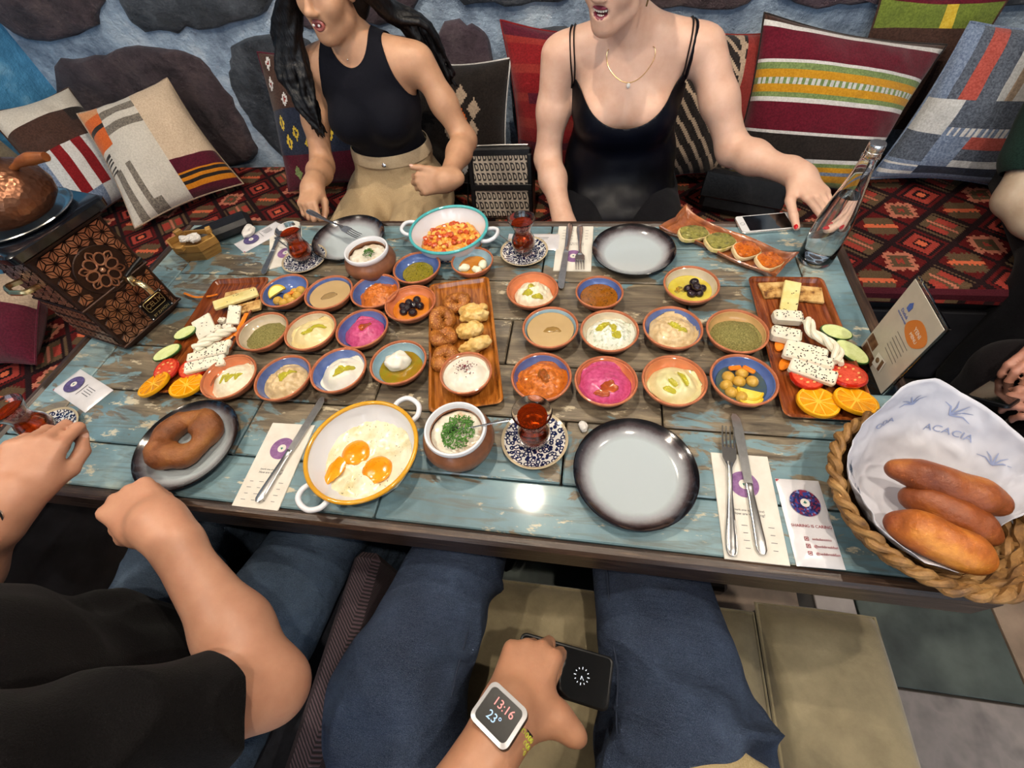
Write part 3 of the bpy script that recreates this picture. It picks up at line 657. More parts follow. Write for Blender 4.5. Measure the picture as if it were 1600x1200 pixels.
dip('C2', 'aubergine_dip', 'beige aubergine dip with oil in the front left row', FD['beige'], 0.042, 0.0085, 0.017, 'lumpy', (0.001, -0.003), amp=0.05, grooves=[(0.006, 0.006, 1.1, 0.016, 0.006, 0.006)], oil=[(0.006, 0.006, 0.0085, 1.9, 1.1)])
B(*POS['C3'], R0, 'blue', 'blue clay bowl of white labneh in front of the pink dip')
dip('C3', 'labneh', 'thick white labneh with yellow oil in the front left row', FD['white'], 0.041, 0.0085, 0.020, 'smooth', (0.006, -0.001), amp=0.09, swirl=(0.0022, 6), grooves=[(0.008, -0.004, 0.6, 0.022, 0.007, 0.007)], oil=[(0.002, -0.008, 0.0085, 1.6, 0.5), (0.018, 0.003, 0.006, 1.6, 0.8)])
B(*POS['C4'], R0, 'sky', 'pale blue clay bowl of clotted cream in oil left of the platter')
dip('C4', 'oil_and_honey', 'green oil and honey around the lump of clotted cream', FD['yellowoil'] if False else M('green_honey', '7a7420', 0.06, '8f6a1c', 40, coat=1.0), 0.0455, 0.0075, 0.0075, 'flat', (0.002, -0.002), amp=0.05, cat='oil')
g = rough(scale(ball(0.024, 16, 26), (1.0, 1.05, 0.62)), 0.007, 55, 4.0, 3)
tag(obj('clotted_cream', g, FD['white'], None, (POS['C4'][0]-0.006, POS['C4'][1]+0.006, TZ+0.0255), angle=None), 'lump of white clotted cream sitting in green oil', 'cream')
B(*POS['D1'], R0, 'orange', 'orange clay bowl of crumbly white cheese right of the platter')
dip('D1', 'crumbled_cheese', 'crumbly white cheese with oil right of the central platter', FD['cheese'], 0.039, 0.0085, 0.020, 'lumpy', (0.002, -0.006), amp=0.12, oil=[(-0.012, -0.012, 0.008, 1.3, 0.2), (-0.004, 0.006, 0.006, 1.4, 0.5), (0.012, -0.022, 0.006, 1.8, 0.1)])
B(*POS['D2'], R1_, 'blue', 'small blue clay bowl of spiced brown oil in front of the back plate')
dip('D2', 'spiced_oil', 'brown spiced oil in the small bowl before the back plate', FD['brownoil'], 0.0425, 0.0075, 0.0125, 'flat', (0, 0), amp=0.0)
B(*POS['D3'], R0, 'cream', 'cream clay bowl of black olives in yellow oil near the toast dish')
dip('D3', 'yellow_oil', 'yellow oil around the black olives near the toast dish', FD['yellowoil'], 0.047, 0.0075, 0.0075, 'flat', (0, 0), amp=0.02, cat='oil')
olives(OL, 'black_olive', 'olive', POS['D3'], [(0.002, -0.019, 0.021), (0.018, -0.016, 0.021), (-0.004, -0.002, 0.021), (0.012, -0.003, 0.022), (0.025, -0.001, 0.021), (0.012, 0.012, 0.022), (0.010, -0.010, 0.034), (0.006, 0.004, 0.035)], TZ, 'olives in the cream bowl', 'black olive in yellow oil in the cream bowl near the toast dish')
g = heap(0.016, 0.006, 5, 'lumpy', 0.2); tag(obj('thyme_relish', g, M('thyme_relish', '9a6a1c', 0.3, '6a6a20', 150, bump=0.5), None, (POS['D3'][0]-0.022, POS['D3'][1]-0.004, TZ+0.0145)), 'spoonful of thyme relish beside the black olives in yellow oil', 'relish')
B(*POS['E1'], R0, 'sky', 'pale blue clay bowl brim full of tahini right of the platter')
dip('E1', 'tahini', 'smooth tahini with a brown swirl right of the central platter', FD['tahini'], 0.0508, 0.0075, 0.0195, 'flat', (0, 0), amp=0.0, oil=[(0.002, -0.002, 0.007, 2.0, 0.1), (0.012, 0.0, 0.005, 2.0, -0.5)], oilm=M('molasses_trace', '8a6c3c', 0.2))
B(*POS['E2'], R0, 'cream', 'cream clay bowl of herbed yoghurt right of the tahini')
dip('E2', 'herbed_yoghurt', 'white yoghurt with green flecks and oil in the second right row', FD['herbyog'], 0.044, 0.0085, 0.019, 'lumpy', (0.004, -0.002), amp=0.08, swirl=(0.002, 6), grooves=[(0.006, -0.002, 1.9, 0.02, 0.006, 0.007)], oil=[(-0.018, 0.010, 0.009, 1.6, 0.6), (0.010, -0.014, 0.008, 1.2, 1.9), (0.004, 0.006, 0.006, 1.8, 1.9)])
B(*POS['E3'], R0, 'blue', 'blue clay bowl of beige aubergine dip between yoghurt and thyme')
dip('E3', 'aubergine_dip', 'beige aubergine dip in the second right row beside the thyme', FD['beige'], 0.045, 0.0085, 0.017, 'lumpy', (0.002, -0.004), amp=0.07, grooves=[(0.002, 0.004, -0.7, 0.016, 0.006, 0.006)], oil=[(0.002, 0.004, 0.007, 2.0, -0.7), (0.018, -0.008, 0.006, 1.3, 0.2)])
B(*POS['E4'], R0, 'tan', 'tan glazed clay bowl of dried thyme beside the right platter')
dip('E4', 'dried_thyme', 'dry green thyme mix in the bowl by the right cheese platter', FD['zahter'], 0.042, 0.0075, 0.013, 'grain', (0.002, -0.004), amp=0.05, cat='herbs')
B(*POS['F1'], R0, 'blue', 'blue clay bowl of orange paste behind the front tea glass')
dip('F1', 'pepper_paste', 'coarse orange pepper paste behind the front tea glass', FD['paste'], 0.045, 0.0085, 0.021, 'lumpy', (0.003, -0.004), amp=0.13, swirl=(0.0015, 8), grooves=[(0.002, 0.0, 1.9, 0.016, 0.008, 0.006)], oil=[(0.002, 0.0, 0.010, 1.5, 1.9)], oilm=M('paste_oil', '8a4410', 0.08, '6e4a14', 60, coat=1.0))
B(*POS['F2'], R0, 'orange', 'orange clay bowl of pink beetroot dip behind the front plate')
dip('F2', 'beetroot_dip', 'bright pink beetroot dip in an orange bowl behind the front plate', FD['pink'], 0.046, 0.0085, 0.020, 'smooth', (-0.002, -0.004), amp=0.10, swirl=(0.0022, 7), grooves=[(0.008, -0.016, 0.2, 0.018, 0.008, 0.006)], oil=[(0.008, -0.017, 0.0095, 1.8, 0.2), (-0.004, -0.030, 0.006, 2.0, 0.0)], oilm=m_redoil)
B(*POS['F3'], R0, 'orange', 'orange clay bowl of pale green dip behind the front plate')
dip('F3', 'artichoke_dip', 'pale green creamy dip with oily grooves in an orange bowl', FD['palegreen'], 0.042, 0.0085, 0.019, 'smooth', (0.004, -0.006), amp=0.09, swirl=(0.0018, 6), grooves=[(0.012, 0.004, -1.1, 0.018, 0.005, 0.007), (-0.008, -0.006, -1.0, 0.016, 0.005, 0.006), (-0.014, -0.022, -0.5, 0.01, 0.005, 0.005)], oil=[(0.012, 0.004, 0.0055, 2.6, -1.1), (-0.008, -0.006, 0.005, 2.2, -1.0), (-0.014, -0.022, 0.005, 2.0, -0.4)])
B(*POS['F4'], R0, 'blue', 'blue clay bowl of green olives and lemon beside the right platter')
dip('F4', 'brine_oil', 'thin oil around the green olives beside the right platter', M('brine', '4c5540', 0.05, '3e5060', 30, coat=1.0), 0.046, 0.0075, 0.0075, 'flat', (0, 0), amp=0.02, cat='oil')
olives(GO, 'green_olive', 'olive', POS['F4'], [(-0.022, 0.014, 0.020), (-0.028, -0.006, 0.019), (-0.004, 0.004, 0.020), (0.004, 0.024, 0.021), (-0.021, -0.022, 0.019), (-0.004, -0.032, 0.019), (0.020, 0.006, 0.020)], TZ, 'olives in the right green olive bowl', 'green olive with lemon slices in the blue bowl by the right platter')
lemon_wedge((POS['F4'][0]+0.012, POS['F4'][1]-0.018, TZ+0.0185), 2.9, 'upper lemon slice in the right green olive bowl')
lemon_wedge((POS['F4'][0]+0.010, POS['F4'][1]-0.029, TZ+0.0165), 2.9, 'lower lemon slice in the right green olive bowl')
for i, (dx, dy, a) in enumerate(((-0.010, 0.030, 0.2), (0.014, 0.026, -0.6))):
    tag(obj('carrot_piece', rotz(box(0.024, 0.010, 0.007, 0.0025), a), m_carrot, None, (POS['F4'][0]+dx, POS['F4'][1]+dy, TZ+0.0255+0.002*i)), ['left', 'right'][i]+' carrot piece on top of the right green olives', 'carrot')

# ------------------------------------------------------------------ plates
def plate_mat():
    n = N('reactive_glaze'); g = n.obj(); s = n.n('ShaderNodeSeparateXYZ'); n.put(s.inputs[0], g)
    r = n.math('SQRT', n.math('ADD', n.math('POWER', s.outputs[0], 2.0), n.math('POWER', s.outputs[1], 2.0)))
    r = n.math('ADD', r, n.math('MULTIPLY', n.math('SUBTRACT', n.noise(14, 5, 0.7), 0.5), 0.016))
    n.set(Base__Color=n.ramp(n.math('MULTIPLY', r, 9.0), [(0.62, rgb('a9b3b8')), (0.74, rgb('8f9094')), (0.84, rgb('433a3c')), (0.90, rgb('141215'))]), Roughness=0.13)
    n.b.inputs['Coat Weight'].default_value = 0.6; return n.m
m_plate = plate_mat()
PL = mesh_of(lathe([(0, 0), (0.062, 0), (0.066, 0.002), (0.090, 0.010), (0.1035, 0.0205), (0.105, 0.0225), (0.1035, 0.0235), (0.0985, 0.0205), (0.090, 0.0135), (0.078, 0.0075), (0.070, 0.0055), (0, 0.0050)], 64), 'plate'); PL.materials.append(m_plate)
def plate(x, y, label, s=1.0): o = tag(obj('plate', PL, None, None, (x, y, TZ)), label, 'plate', 'dark rimmed plates'); o.scale = (s, s, 1); return o
plate(0.424, -0.301, 'empty dark rimmed plate in the right foreground'); plate(0.432, 0.302, 'empty dark rimmed plate before the woman in thin straps', 0.97)
plate(-0.345, 0.340, 'dark rimmed plate with a fork before the woman in the sleeveless top', 0.98); plate(-0.441, -0.325, 'dark rimmed plate under the fried dough ring', 0.98)
def lumpring(R, r, seed, flat=0.8, sx=1.0):
    n, m = 44, 16; V, Fc = [], []
    for i in range(n):
        a = 2*PI*i/n; q = r*(1+0.18*math.sin(a*2+seed)+0.1*math.sin(a*3+2*seed))
        for k in range(m): b = 2*PI*k/m; V.append(((R+q*math.cos(b))*math.cos(a)*sx, (R+q*math.cos(b))*math.sin(a), q*flat*math.sin(b)))
    for i in range(n):
        for k in range(m): Fc.append((i*m+k, ((i+1) % n)*m+k, ((i+1) % n)*m+(k+1) % m, i*m+(k+1) % m))
    return A(V), Fc
_n = N('fried_dough'); _n.set(Base__Color=_n.ramp(_n.noise(26, 6, 0.6), [(0.3, rgb('5e3418')), (0.5, rgb('7d4a26')), (0.72, rgb('94602f'))]), Roughness=0.42); _n.bump(_n.noise(70, 7, 0.7), 0.8, 0.005); m_dough = _n.m
g = rough(lumpring(0.0395, 0.0262, 1.3, 0.85, 1.05), 0.007, 22, 1.0, 3)
tag(obj('dough_ring', rotz(g, 0.9), m_dough, None, (-0.443, -0.318, TZ+0.0295), angle=None), 'thick brown fried dough ring on the plate at left', 'doughnut')

# ------------------------------------------------------------------ enamel pans
def torus_ring(R, r, z, n=56, m=10): return shift(lumpless(R, r, n, m), (0, 0, z))
def lumpless(R, r, n, m):
    V, Fc = [], []
    for i in range(n):
        a = 2*PI*i/n
        for k in range(m): b = 2*PI*k/m; V.append(((R+r*math.cos(b))*math.cos(a), (R+r*math.cos(b))*math.sin(a), r*math.sin(b)))
    for i in range(n):
        for k in range(m): Fc.append((i*m+k, ((i+1) % n)*m+k, ((i+1) % n)*m+(k+1) % m, i*m+(k+1) % m))
    return A(V), Fc
def pan(x, y, R, h, rim, label, a, checks=False):
    t = thing('enamel_pan', label, 'pan', (x, y, TZ), a)
    b = R*0.74
    obj('pan_body', lathe([(0, 0), (b*0.96, 0), (b, 0.002), (R*0.93, h*0.6), (R*0.985, h), (R*0.965, h), (R*0.91, h*0.6), (b*0.97, 0.005), (b*0.9, 0.004), (0, 0.004)], 56), GL['white'], t)
    obj('rim', torus_ring(R*0.985, 0.0042, h), rim, t)
    for s in (-1, 1):
        pts = [(s*(R*0.955), -0.026, h*0.80), (s*(R+0.012), -0.027, h*0.86), (s*(R+0.026), -0.017, h*0.92), (s*(R+0.030), 0, h*0.93), (s*(R+0.026), 0.017, h*0.92), (s*(R+0.012), 0.027, h*0.86), (s*(R*0.955), 0.026, h*0.80)]
        obj('handle', tube(spline(pts, 5), 0.0052, 10), GL['white'], t)
    if checks:
        gs = []; m_ck = M('check_blue', '1c2a4e', 0.15, coat=0.6)
        for row in (0, 1):
            for k in range(40):
                ang = 2*PI*(k+0.5*row)/40; zz = 0.0075+0.0055*row; q = b+(R*0.93-b)*(zz-0.002)/(h*0.6-0.002)
                gs.append(rotz(shift(box(0.0008, 0.0058, 0.0050), (q+0.0022, 0, zz)), ang))
        obj('check_band', join(*gs), m_ck, t)
    return t
def spline(P, n=6):
    P = A(P); out = []
    Q = np.concatenate([[2*P[0]-P[1]], P, [2*P[-1]-P[-2]]])
    for i in range(1, len(Q)-2):
        for t in np.linspace(0, 1, n, endpoint=False):
            a, b, c, d = Q[i-1], Q[i], Q[i+1], Q[i+2]; out.append(0.5*((2*b)+(c-a)*t+(2*a-5*b+4*c-d)*t*t+(3*b-a-3*c+d)*t**3))
    return np.array(out+[P[-1]])
d = at(635, 640, .785)-at(490, 775, .785)
pan(-0.063, -0.317, 0.103, 0.046, M('yellow_rim', 'c08a20', 0.15, 'cf9a30', 10, coat=0.6), 'white enamel pan with a mustard rim holding fried eggs', math.atan2(d[1], d[0]))
d = at(765, 372, .795)-at(648, 362, .795)
pan(-0.046, 0.335, 0.104, 0.052, M('turquoise_rim', '3f9aa0', 0.15, '55b0b4', 10, coat=0.6), 'white enamel pan with turquoise rim holding scrambled eggs and tomato', math.atan2(d[1], d[0]), True)
# fried eggs
m_eggw = N('egg_white'); _n = m_eggw; _sp = _n.ramp(_n.noise(240, 2), [(0.66, 0.0), (0.70, 1.0)]); _n.set(Base__Color=_n.mix(_n.math('MULTIPLY', _sp, 0.8), _n.ramp(_n.noise(22, 4), [(0.35, rgb('c9bd90')), (0.6, rgb('e0dbc2'))]), rgb('5b4a30')), Roughness=0.25); _n.b.inputs['Coat Weight'].default_value = 0.4; m_eggw = _n.m
m_yolk = N('egg_yolk'); _n = m_yolk; _sp = _n.ramp(_n.noise(300, 2), [(0.64, 0.0), (0.69, 1.0)]); _n.set(Base__Color=_n.mix(_n.math('MULTIPLY', _sp, 0.7), _n.ramp(_n.noise(30, 3), [(0.3, rgb('d07a0a')), (0.7, rgb('e29a20'))]), rgb('8a3a0a')), Roughness=0.18); _n.b.inputs['Coat Weight'].default_value = 0.5; m_yolk = _n.m
t = thing('fried_eggs', 'fried eggs with two orange yolks and one broken in the mustard rimmed pan', 'eggs', (-0.063, -0.317, TZ+0.0045))
def ef(X, Y):
    r = np.sqrt(X*X+Y*Y)/0.094; P = np.c_[X, Y, 0*X]; return 0.004+0.009*np.clip(vnoise(P, 30, 3)+0.25, 0, 1)+0.0022*vnoise(P, 110, 5)+0.020*np.clip(r-0.62, 0, 1)**1.5*(0.6+0.8*(vnoise(P, 14, 9) > -0.2))
obj('egg_white', disc(0.088, ef, 26, 72, wobf(4, 0.05), 0.004), m_eggw, t, angle=None)
for px, py, R_ in ((555, 706, 0.027), (588, 733, 0.028)):
    p = at(px, py, TZ+0.016); obj('yolk', disc(R_, lambda X, Y, R_=R_: 0.008*np.sqrt(np.clip(1-(X*X+Y*Y)/R_**2/1.02, 0, 1))+0.0004*vnoise(np.c_[X, Y, 0*X], 200, 3), 10, 32, wobf(px, 0.05), 0.005), m_yolk, t, (p[0]+0.063, p[1]+0.317, 0.0075), angle=None)
p = at(525, 735, TZ+0.012); obj('broken_yolk', rotz(scale(disc(0.020, lambda X, Y: 0.004*(1-(X*X+Y*Y)/0.017**2*0.6)+0.001*vnoise(np.c_[X, Y, 0*X], 90, 2), 8, 36, wobf(6, 0.3), 0.003), (0.75, 1.55, 1)), -0.15), m_yolk, t, (p[0]+0.063, p[1]+0.317, 0.0095), angle=None)
# scrambled eggs with tomato
t = thing('scrambled_eggs', 'scrambled eggs with tomato chunks heaped in the turquoise rimmed pan', 'eggs', (-0.046, 0.335, TZ+0.0045))
m_scr = M('scrambled_egg', 'c06a22', 0.3, 'd8963c', 90, c3='b04a1a', coat=0.3, bump=0.6)
obj('egg_curds', disc(0.083, lambda X, Y: 0.030*(1-np.clip(np.sqrt(X*X+Y*Y)/0.090, 0, 1)**2.2)+0.003+0.004*vnoise(np.c_[X, Y, 0*X], 75, 2)+0.0025*vnoise(np.c_[X, Y, 0*X], 170, 5), 30, 90, wobf(8, 0.07), 0.004), m_scr, t, angle=None)
m_tom = M('tomato_chunk', 'b04220', 0.25, 'c4582c', 60, coat=0.5); m_cur = M('egg_curd', 'd89a3a', 0.35, 'e2b460', 60)
for k in range(75):
    r, a = 0.074*math.sqrt(RNG.uniform()), RNG.uniform(0, 6.28); s_ = RNG.uniform(0.008, 0.014)
    obj(['tomato_chunk', 'egg_chunk'][k % 3 == 2], rough(box(s_*1.3, s_, s_*0.9, s_*0.28), 0.0012, 160, k), m_cur if k % 3 == 2 else m_tom, t, (r*math.cos(a), r*math.sin(a), 0.030*(1-(r/0.09)**2.2)-0.001), RNG.uniform(0, 6))

# ------------------------------------------------------------------ clay pots
m_parsley = M('parsley', '2f5a1c', 0.6, '4a7a2c', 120)
def pot(x, y, label, s=1.0, spoon=False):
    t = thing('clay_pot', label, 'pot', (x, y, TZ))
    obj('pot_body', lathe([(0, 0), (0.036, 0), (0.040, 0.002), (0.060, 0.022), (0.066, 0.040), (0.062, 0.055), (0.053, 0.064), (0.052, 0.066), (0.046, 0.064), (0.054, 0.045), (0.050, 0.02), (0.03, 0.008), (0, 0.007)], 48), m_clay2, t)
    obj('glazed_rim', lathe([(0.0535, 0.0645), (0.0555, 0.0675), (0.0565, 0.0725), (0.0545, 0.0765), (0.0515, 0.0770), (0.0490, 0.0735), (0.0475, 0.066), (0.0500, 0.0640), (0.0535, 0.0645)], 48), GL['white'], t)
    return t
pot(0.110, -0.275, 'brown clay pot with white rim in the foreground, piled with parsley'); pot(-0.228, 0.214, 'brown clay pot with white rim behind the orange paste bowl')
def yog(p, lab1, lab2, n, R_, seed):
    g = disc(0.0475, lambda X, Y: 0.012+0.006*(1-(X*X+Y*Y)/0.0475**2)+0.004*vnoise(np.c_[X, Y, 0*X], 60, seed)+0.002*vnoise(np.c_[X, Y, 0*X], 150, seed), 22, 60, None, 0.004)
    tag(obj('yoghurt_stew', g, M('yoghurt_stew', 'c9c2ae', 0.3, 'd8d3c4', 40, c3='b59a7c', coat=0.3), None, (p[0], p[1], TZ+0.044), angle=None), lab1, 'stew')
    gs = []
    for k in range(n):
        r, a = R_*math.sqrt(RNG.uniform()), RNG.uniform(0, 6.28); d_ = RNG.normal(0, 1, 3); d_[2] *= 0.6; c_ = RNG.uniform(0.0035, 0.0075)
        gs.append(place(scale(box(1, 1, 1, 0.2, False), (c_, c_*0.33, 0.0007)), orient(d_, (0.1, 0.2, 1)), (r*math.cos(a)+0.004, r*math.sin(a)*1.15-0.002, 0.0645+RNG.uniform(0, 0.004)+0.006*(1-(r/R_)**2))))
    o = obj('chopped_parsley', join(*gs), m_parsley, None, (p[0], p[1], TZ), smooth=False); tag(o, lab2, 'parsley', kind='stuff')
yog((0.110, -0.275), 'pale yoghurt stew in the foreground clay pot', 'large heap of chopped parsley on the foreground clay pot', 420, 0.030, 2)
yog((-0.228, 0.214), 'pale yoghurt stew in the rear clay pot', 'pinch of chopped parsley on the rear clay pot', 90, 0.014, 5)

# ------------------------------------------------------------------ tea glasses
m_glass = N('clear_glass'); m_glass.set(Base__Color=(1, 1, 1), Roughness=0.0, IOR=1.45); m_glass.b.inputs['Transmission Weight'].default_value = 1.0; m_glass = m_glass.m
m_tea = N('black_tea'); m_tea.set(Base__Color=rgb('a0360e'), Roughness=0.0, IOR=1.33); m_tea.b.inputs['Transmission Weight'].default_value = 0.82; m_tea = m_tea.m
def saucer_mat():
    n = N('blue_flower_glaze'); s = n.n('ShaderNodeSeparateXYZ'); n.put(s.inputs[0], n.obj())
    r = n.math('SQRT', n.math('ADD', n.math('POWER', s.outputs[0], 2.0), n.math('POWER', s.outputs[1], 2.0)))
    v = n.n('ShaderNodeTexVoronoi', _feature='F1'); n.put(v.inputs['Vector'], n.obj()); v.inputs['Scale'].default_value = 130
    a = n.ramp(v.outputs['Distance'], [(0.20, rgb('d5d2cc')), (0.30, rgb('1d2448')), (0.52, rgb('2a3156')), (0.60, rgb('d5d2cc'))], 'CONSTANT')
    edge = n.ramp(n.math('MULTIPLY', r, 15.0), [(0.845, 0.0), (0.86, 1.0)]); col = n.mix(edge, a, rgb('b9a98c'))
    n.set(Base__Color=col, Roughness=0.12); n.b.inputs['Coat Weight'].default_value = 0.6; return n.m
SA = mesh_of(lathe([(0, 0), (0.036, 0), (0.038, 0.002), (0.055, 0.0085), (0.0615, 0.0125), (0.0622, 0.0138), (0.0608, 0.0142), (0.054, 0.0108), (0.038, 0.0050), (0.030, 0.0042), (0, 0.0040)], 56), 'saucer'); SA.materials.append(saucer_mat())
ins = [(0, 0.0035), (0.020, 0.0035), (0.0265, 0.010), (0.0290, 0.022), (0.0265, 0.036), (0.0205, 0.050), (0.0190, 0.058), (0.0220, 0.070), (0.0290, 0.083), (0.0330, 0.0905)]
outp = [(0, 0), (0.0195, 0), (0.0225, 0.002), (0.0283, 0.009), (0.0307, 0.022), (0.0282, 0.037), (0.0221, 0.051), (0.0206, 0.058), (0.0235, 0.0695), (0.0304, 0.0825), (0.0348, 0.0912), (0.0341, 0.0918)]
TG = mesh_of(lathe(outp+ins[::-1], 44), 'tea_glass', angle=60); TG.materials.append(m_glass)
tl = [(r-0.00015, z+0.0002) for r, z in ins if z < 0.075]; TE = mesh_of(lathe([(0, 0.0037)]+tl[1:]+[(0.0262, 0.0785), (0.0, 0.0785)], 44), 'tea', angle=50); TE.materials.append(m_tea)
def spoon_geo():
    P = spline([(0, 0, 0.0), (0.03, 0, 0.002), (0.075, 0, 0.010), (0.10, 0, 0.014)], 6); r = np.interp(np.linspace(0, 1, len(P)), [0, 0.2, 1], [0.0016, 0.0012, 0.0030]); h_ = tube(P, r, 8, flat=0.5)
    b = disc(0.0105, lambda X, Y: -0.0032*np.sqrt(np.clip(1-(X*X+Y*Y)/0.0105**2, 0, 1)), 6, 24, None, 0.0008); return join(h_, shift(scale(b, (1.45, 1, 1)), (-0.013, 0, 0.001)))
SPN = mesh_of(spoon_geo(), 'teaspoon'); SPN.materials.append(m_chrome)
def tea(x, y, where, spoon=None):
    tag(obj('saucer', SA, None, None, (x, y, TZ)), 'blue flowered saucer under the tea glass '+where, 'saucer', 'flowered saucers')
    g = tag(obj('tea_glass', TG, None, None, (x, y, TZ+0.0145)), 'waisted tea glass '+where, 'glass', 'waisted tea glasses')
    obj('tea', TE, None, g, label='dark red tea')
    if spoon is not None: tag(obj('teaspoon', SPN, None, None, (x+0.034*math.cos(spoon), y+0.034*math.sin(spoon), TZ+0.0135), spoon), 'steel teaspoon on the saucer of the tea glass '+where, 'spoon', 'teaspoons')
tea(0.245, -0.250, 'in the foreground'); tea(0.157, 0.300, 'behind the crumbly cheese', 2.5); tea(-0.446, 0.255, 'by the back left napkin', 2.6); 
px_ = at(86, 676, TZ+0.012); tea(float(px_[0])-0.02, float(px_[1]), 'half hidden by the man\'s hand')
tag(obj('teaspoon', SPN, None, None, (0.112, -0.272, TZ+0.066), 0.05), 'steel spoon sticking out of the foreground clay pot', 'spoon').rotation_euler = (0, -0.16, 0.10)
# ================================================================== platters
def rrect(a, b, r, n=5):
    out = []
    for sx, sy, a0 in ((1, 1, 0), (-1, 1, PI/2), (-1, -1, PI), (1, -1, 1.5*PI)):
        for k in range(n+1): t = a0+PI/2*k/n; out.append((sx*(a-r)+r*math.cos(t), sy*(b-r)+r*math.sin(t)))
    return np.array(out)
def rings_geo(rings):
    n = len(rings[0][0]); V = np.concatenate([np.c_[P, np.full(n, z) if np.isscalar(z) else z] for P, z in rings]); m = len(rings)
    Fc = [tuple(range(n))[::-1]]+[(k*n+i, k*n+(i+1) % n, (k+1)*n+(i+1) % n, (k+1)*n+i) for k in range(m-1) for i in range(n)]+[tuple(range((m-1)*n, m*n))]
    return V, Fc
def wood_glaze(name, a, b, c):
    n = N(name); g_ = n.noise(7, 4, 0.55, n.map((16, 1.6, 1)), 0.9)
    n.set(Base__Color=n.ramp(g_, [(0.32, rgb(a)), (0.5, rgb(b)), (0.68, rgb(c))]), Roughness=0.16); n.b.inputs['Coat Weight'].default_value = 0.7; n.bump(g_, 0.4, 0.003); return n.m
m_board = wood_glaze('brown_wood_glaze', '53260f', '72391c', '8d5028'); m_board2 = wood_glaze('amber_wood_glaze', '6e3a14', '925722', 'ab6c30')
def tray(x, y, W, L, rz, label, m):
    g = rings_geo([(rrect(W/2-0.010, L/2-0.010, 0.012), 0.0), (rrect(W/2-0.002, L/2-0.002, 0.014), 0.013), (rrect(W/2, L/2, 0.014), 0.018), (rrect(W/2-0.002, L/2-0.002, 0.013), 0.0195), (rrect(W/2-0.006, L/2-0.006, 0.010), 0.0185), (rrect(W/2-0.011, L/2-0.011, 0.008), 0.010), (rrect(W/2-0.018, L/2-0.018, 0.006), 0.0085)])
    return tag(obj('platter', g, m, None, (x, y, TZ), rz), label, 'platter', 'wood look platters')
tray(0.057, -0.011, 0.150, 0.382, math.atan2(0.093, 0.366), 'brown wood-look platter of fritters and pastries in the middle of the table', m_board2)
tray(0.765, 0.022, 0.158, 0.378, 0.01, 'brown wood-look platter of cheese and fruit at the right end', m_board)
tray(-0.566, -0.022, 0.158, 0.372, math.atan2(0.036, 0.36), 'brown wood-look platter of cheese and fruit at the left by the samovar', m_board)
ZB = TZ+0.0095
# central platter: bowl of cream with sumac, fritters, pastries
pb = (0.094, -0.128); bowl(*pb, 0.0537, 'rose', 'clay bowl of white dip standing on the central platter', z=ZB-0.0005)
o = dip('BB', 'white_dip', 'white creamy dip with a pinch of sumac on the central platter', FD['white'], 0.0425, 0.0075, 0.021, 'smooth', (0, -0.002), 9, amp=0.03, zt=ZB, pos=pb, rb=0.0537)
gs = []
for k in range(90):
    r = abs(RNG.normal(0, 0.010)); a = RNG.uniform(0, 6.28); gs.append(shift(scale(box(1, 1, 1), (0.0017, 0.0015, 0.0010)), (r*math.cos(a)*1.3, r*math.sin(a)+0.004, 0.0352-14*r*r)))
obj('sumac', join(*gs), M('sumac', '5e1626', 0.7), o)
m_frit = N('sesame_fritter'); _n = m_frit; _v = _n.n('ShaderNodeTexVoronoi'); _v.inputs['Scale'].default_value = 260; _n.put(_v.inputs['Vector'], _n.obj()); _n.set(Base__Color=_n.mix(_n.ramp(_v.outputs['Distance'], [(0.22, 1.0), (0.30, 0.0)]), _n.ramp(_n.noise(60, 4), [(0.35, rgb('7a4214')), (0.65, rgb('a06024'))]), rgb('c8944c')), Roughness=0.45); _n.bump(_n.noise(190, 4), 0.7, 0.003); m_frit = _n.m
for i, (px, py, tx, ty, lab, dz) in enumerate(((712, 470, 0.05, 0.0, 'rearmost sesame fritter ring on the central platter', 0.0), (690, 496, 0.75, 0.25, 'tilted sesame fritter ring leaning on another', 0.014), (692, 523, 0.35, 0.1, 'sesame fritter ring third from the back of the platter', 0.003), (694, 556, -0.05, 0.05, 'front sesame fritter ring beside the white dip', 0.0))):
    p = at(px, py, ZB+0.018+dz); g = rough(lumpring(0.0172, 0.0150, i*1.7, 0.80), 0.0016, 150, i)
    o = tag(obj('fritter', g, m_frit, None, (p[0], p[1], ZB+0.0125+dz), i, angle=None), lab, 'fritter', 'sesame fritters'); o.rotation_euler = (tx, ty, i)
m_past = N('pastry'); _n = m_past; _n.set(Base__Color=_n.ramp(_n.noise(34, 5, 0.65), [(0.3, rgb('b07a34')), (0.48, rgb('cda75e')), (0.7, rgb('dcc288'))]), Roughness=0.4); _n.bump(_n.noise(90, 5), 0.5, 0.003); _n.b.inputs['Coat Weight'].default_value = 0.2; m_past = _n.m
def past(px, py, sx, sy, sz, a, s, lab, two=False):
    p = at(px, py, ZB+0.016); V, Fc = body(([ell((0, 0.010, 0), (sx, 0.013, sz), k=0.006), ell((0, -0.010, 0), (sx, 0.013, sz), k=0.006)] if two else [ell((0, 0, 0), (sx, sy, sz), k=0.006), ell((sx*0.3, sy*0.2, sz*0.3), (sx*0.6, sy*0.7, sz*0.75), k=0.006)]), 0.0022)
    V = V+vnorm(V, Fc)*(0.0040*fnoise(V, 75, s, 3))[:, None]
    tag(obj('pastry', (V, Fc), m_past, None, (p[0], p[1], ZB+sz+0.001), a, angle=None), lab, 'pastry', 'fried pastries')
past(741, 490, 0.033, 0.02, 0.017, 0.25, 1, 'double roll of fried pastry at the back of the platter', True)
past(735, 517, 0.031, 0.020, 0.017, 0.35, 2, 'golden fried pastry in the middle of the central platter')
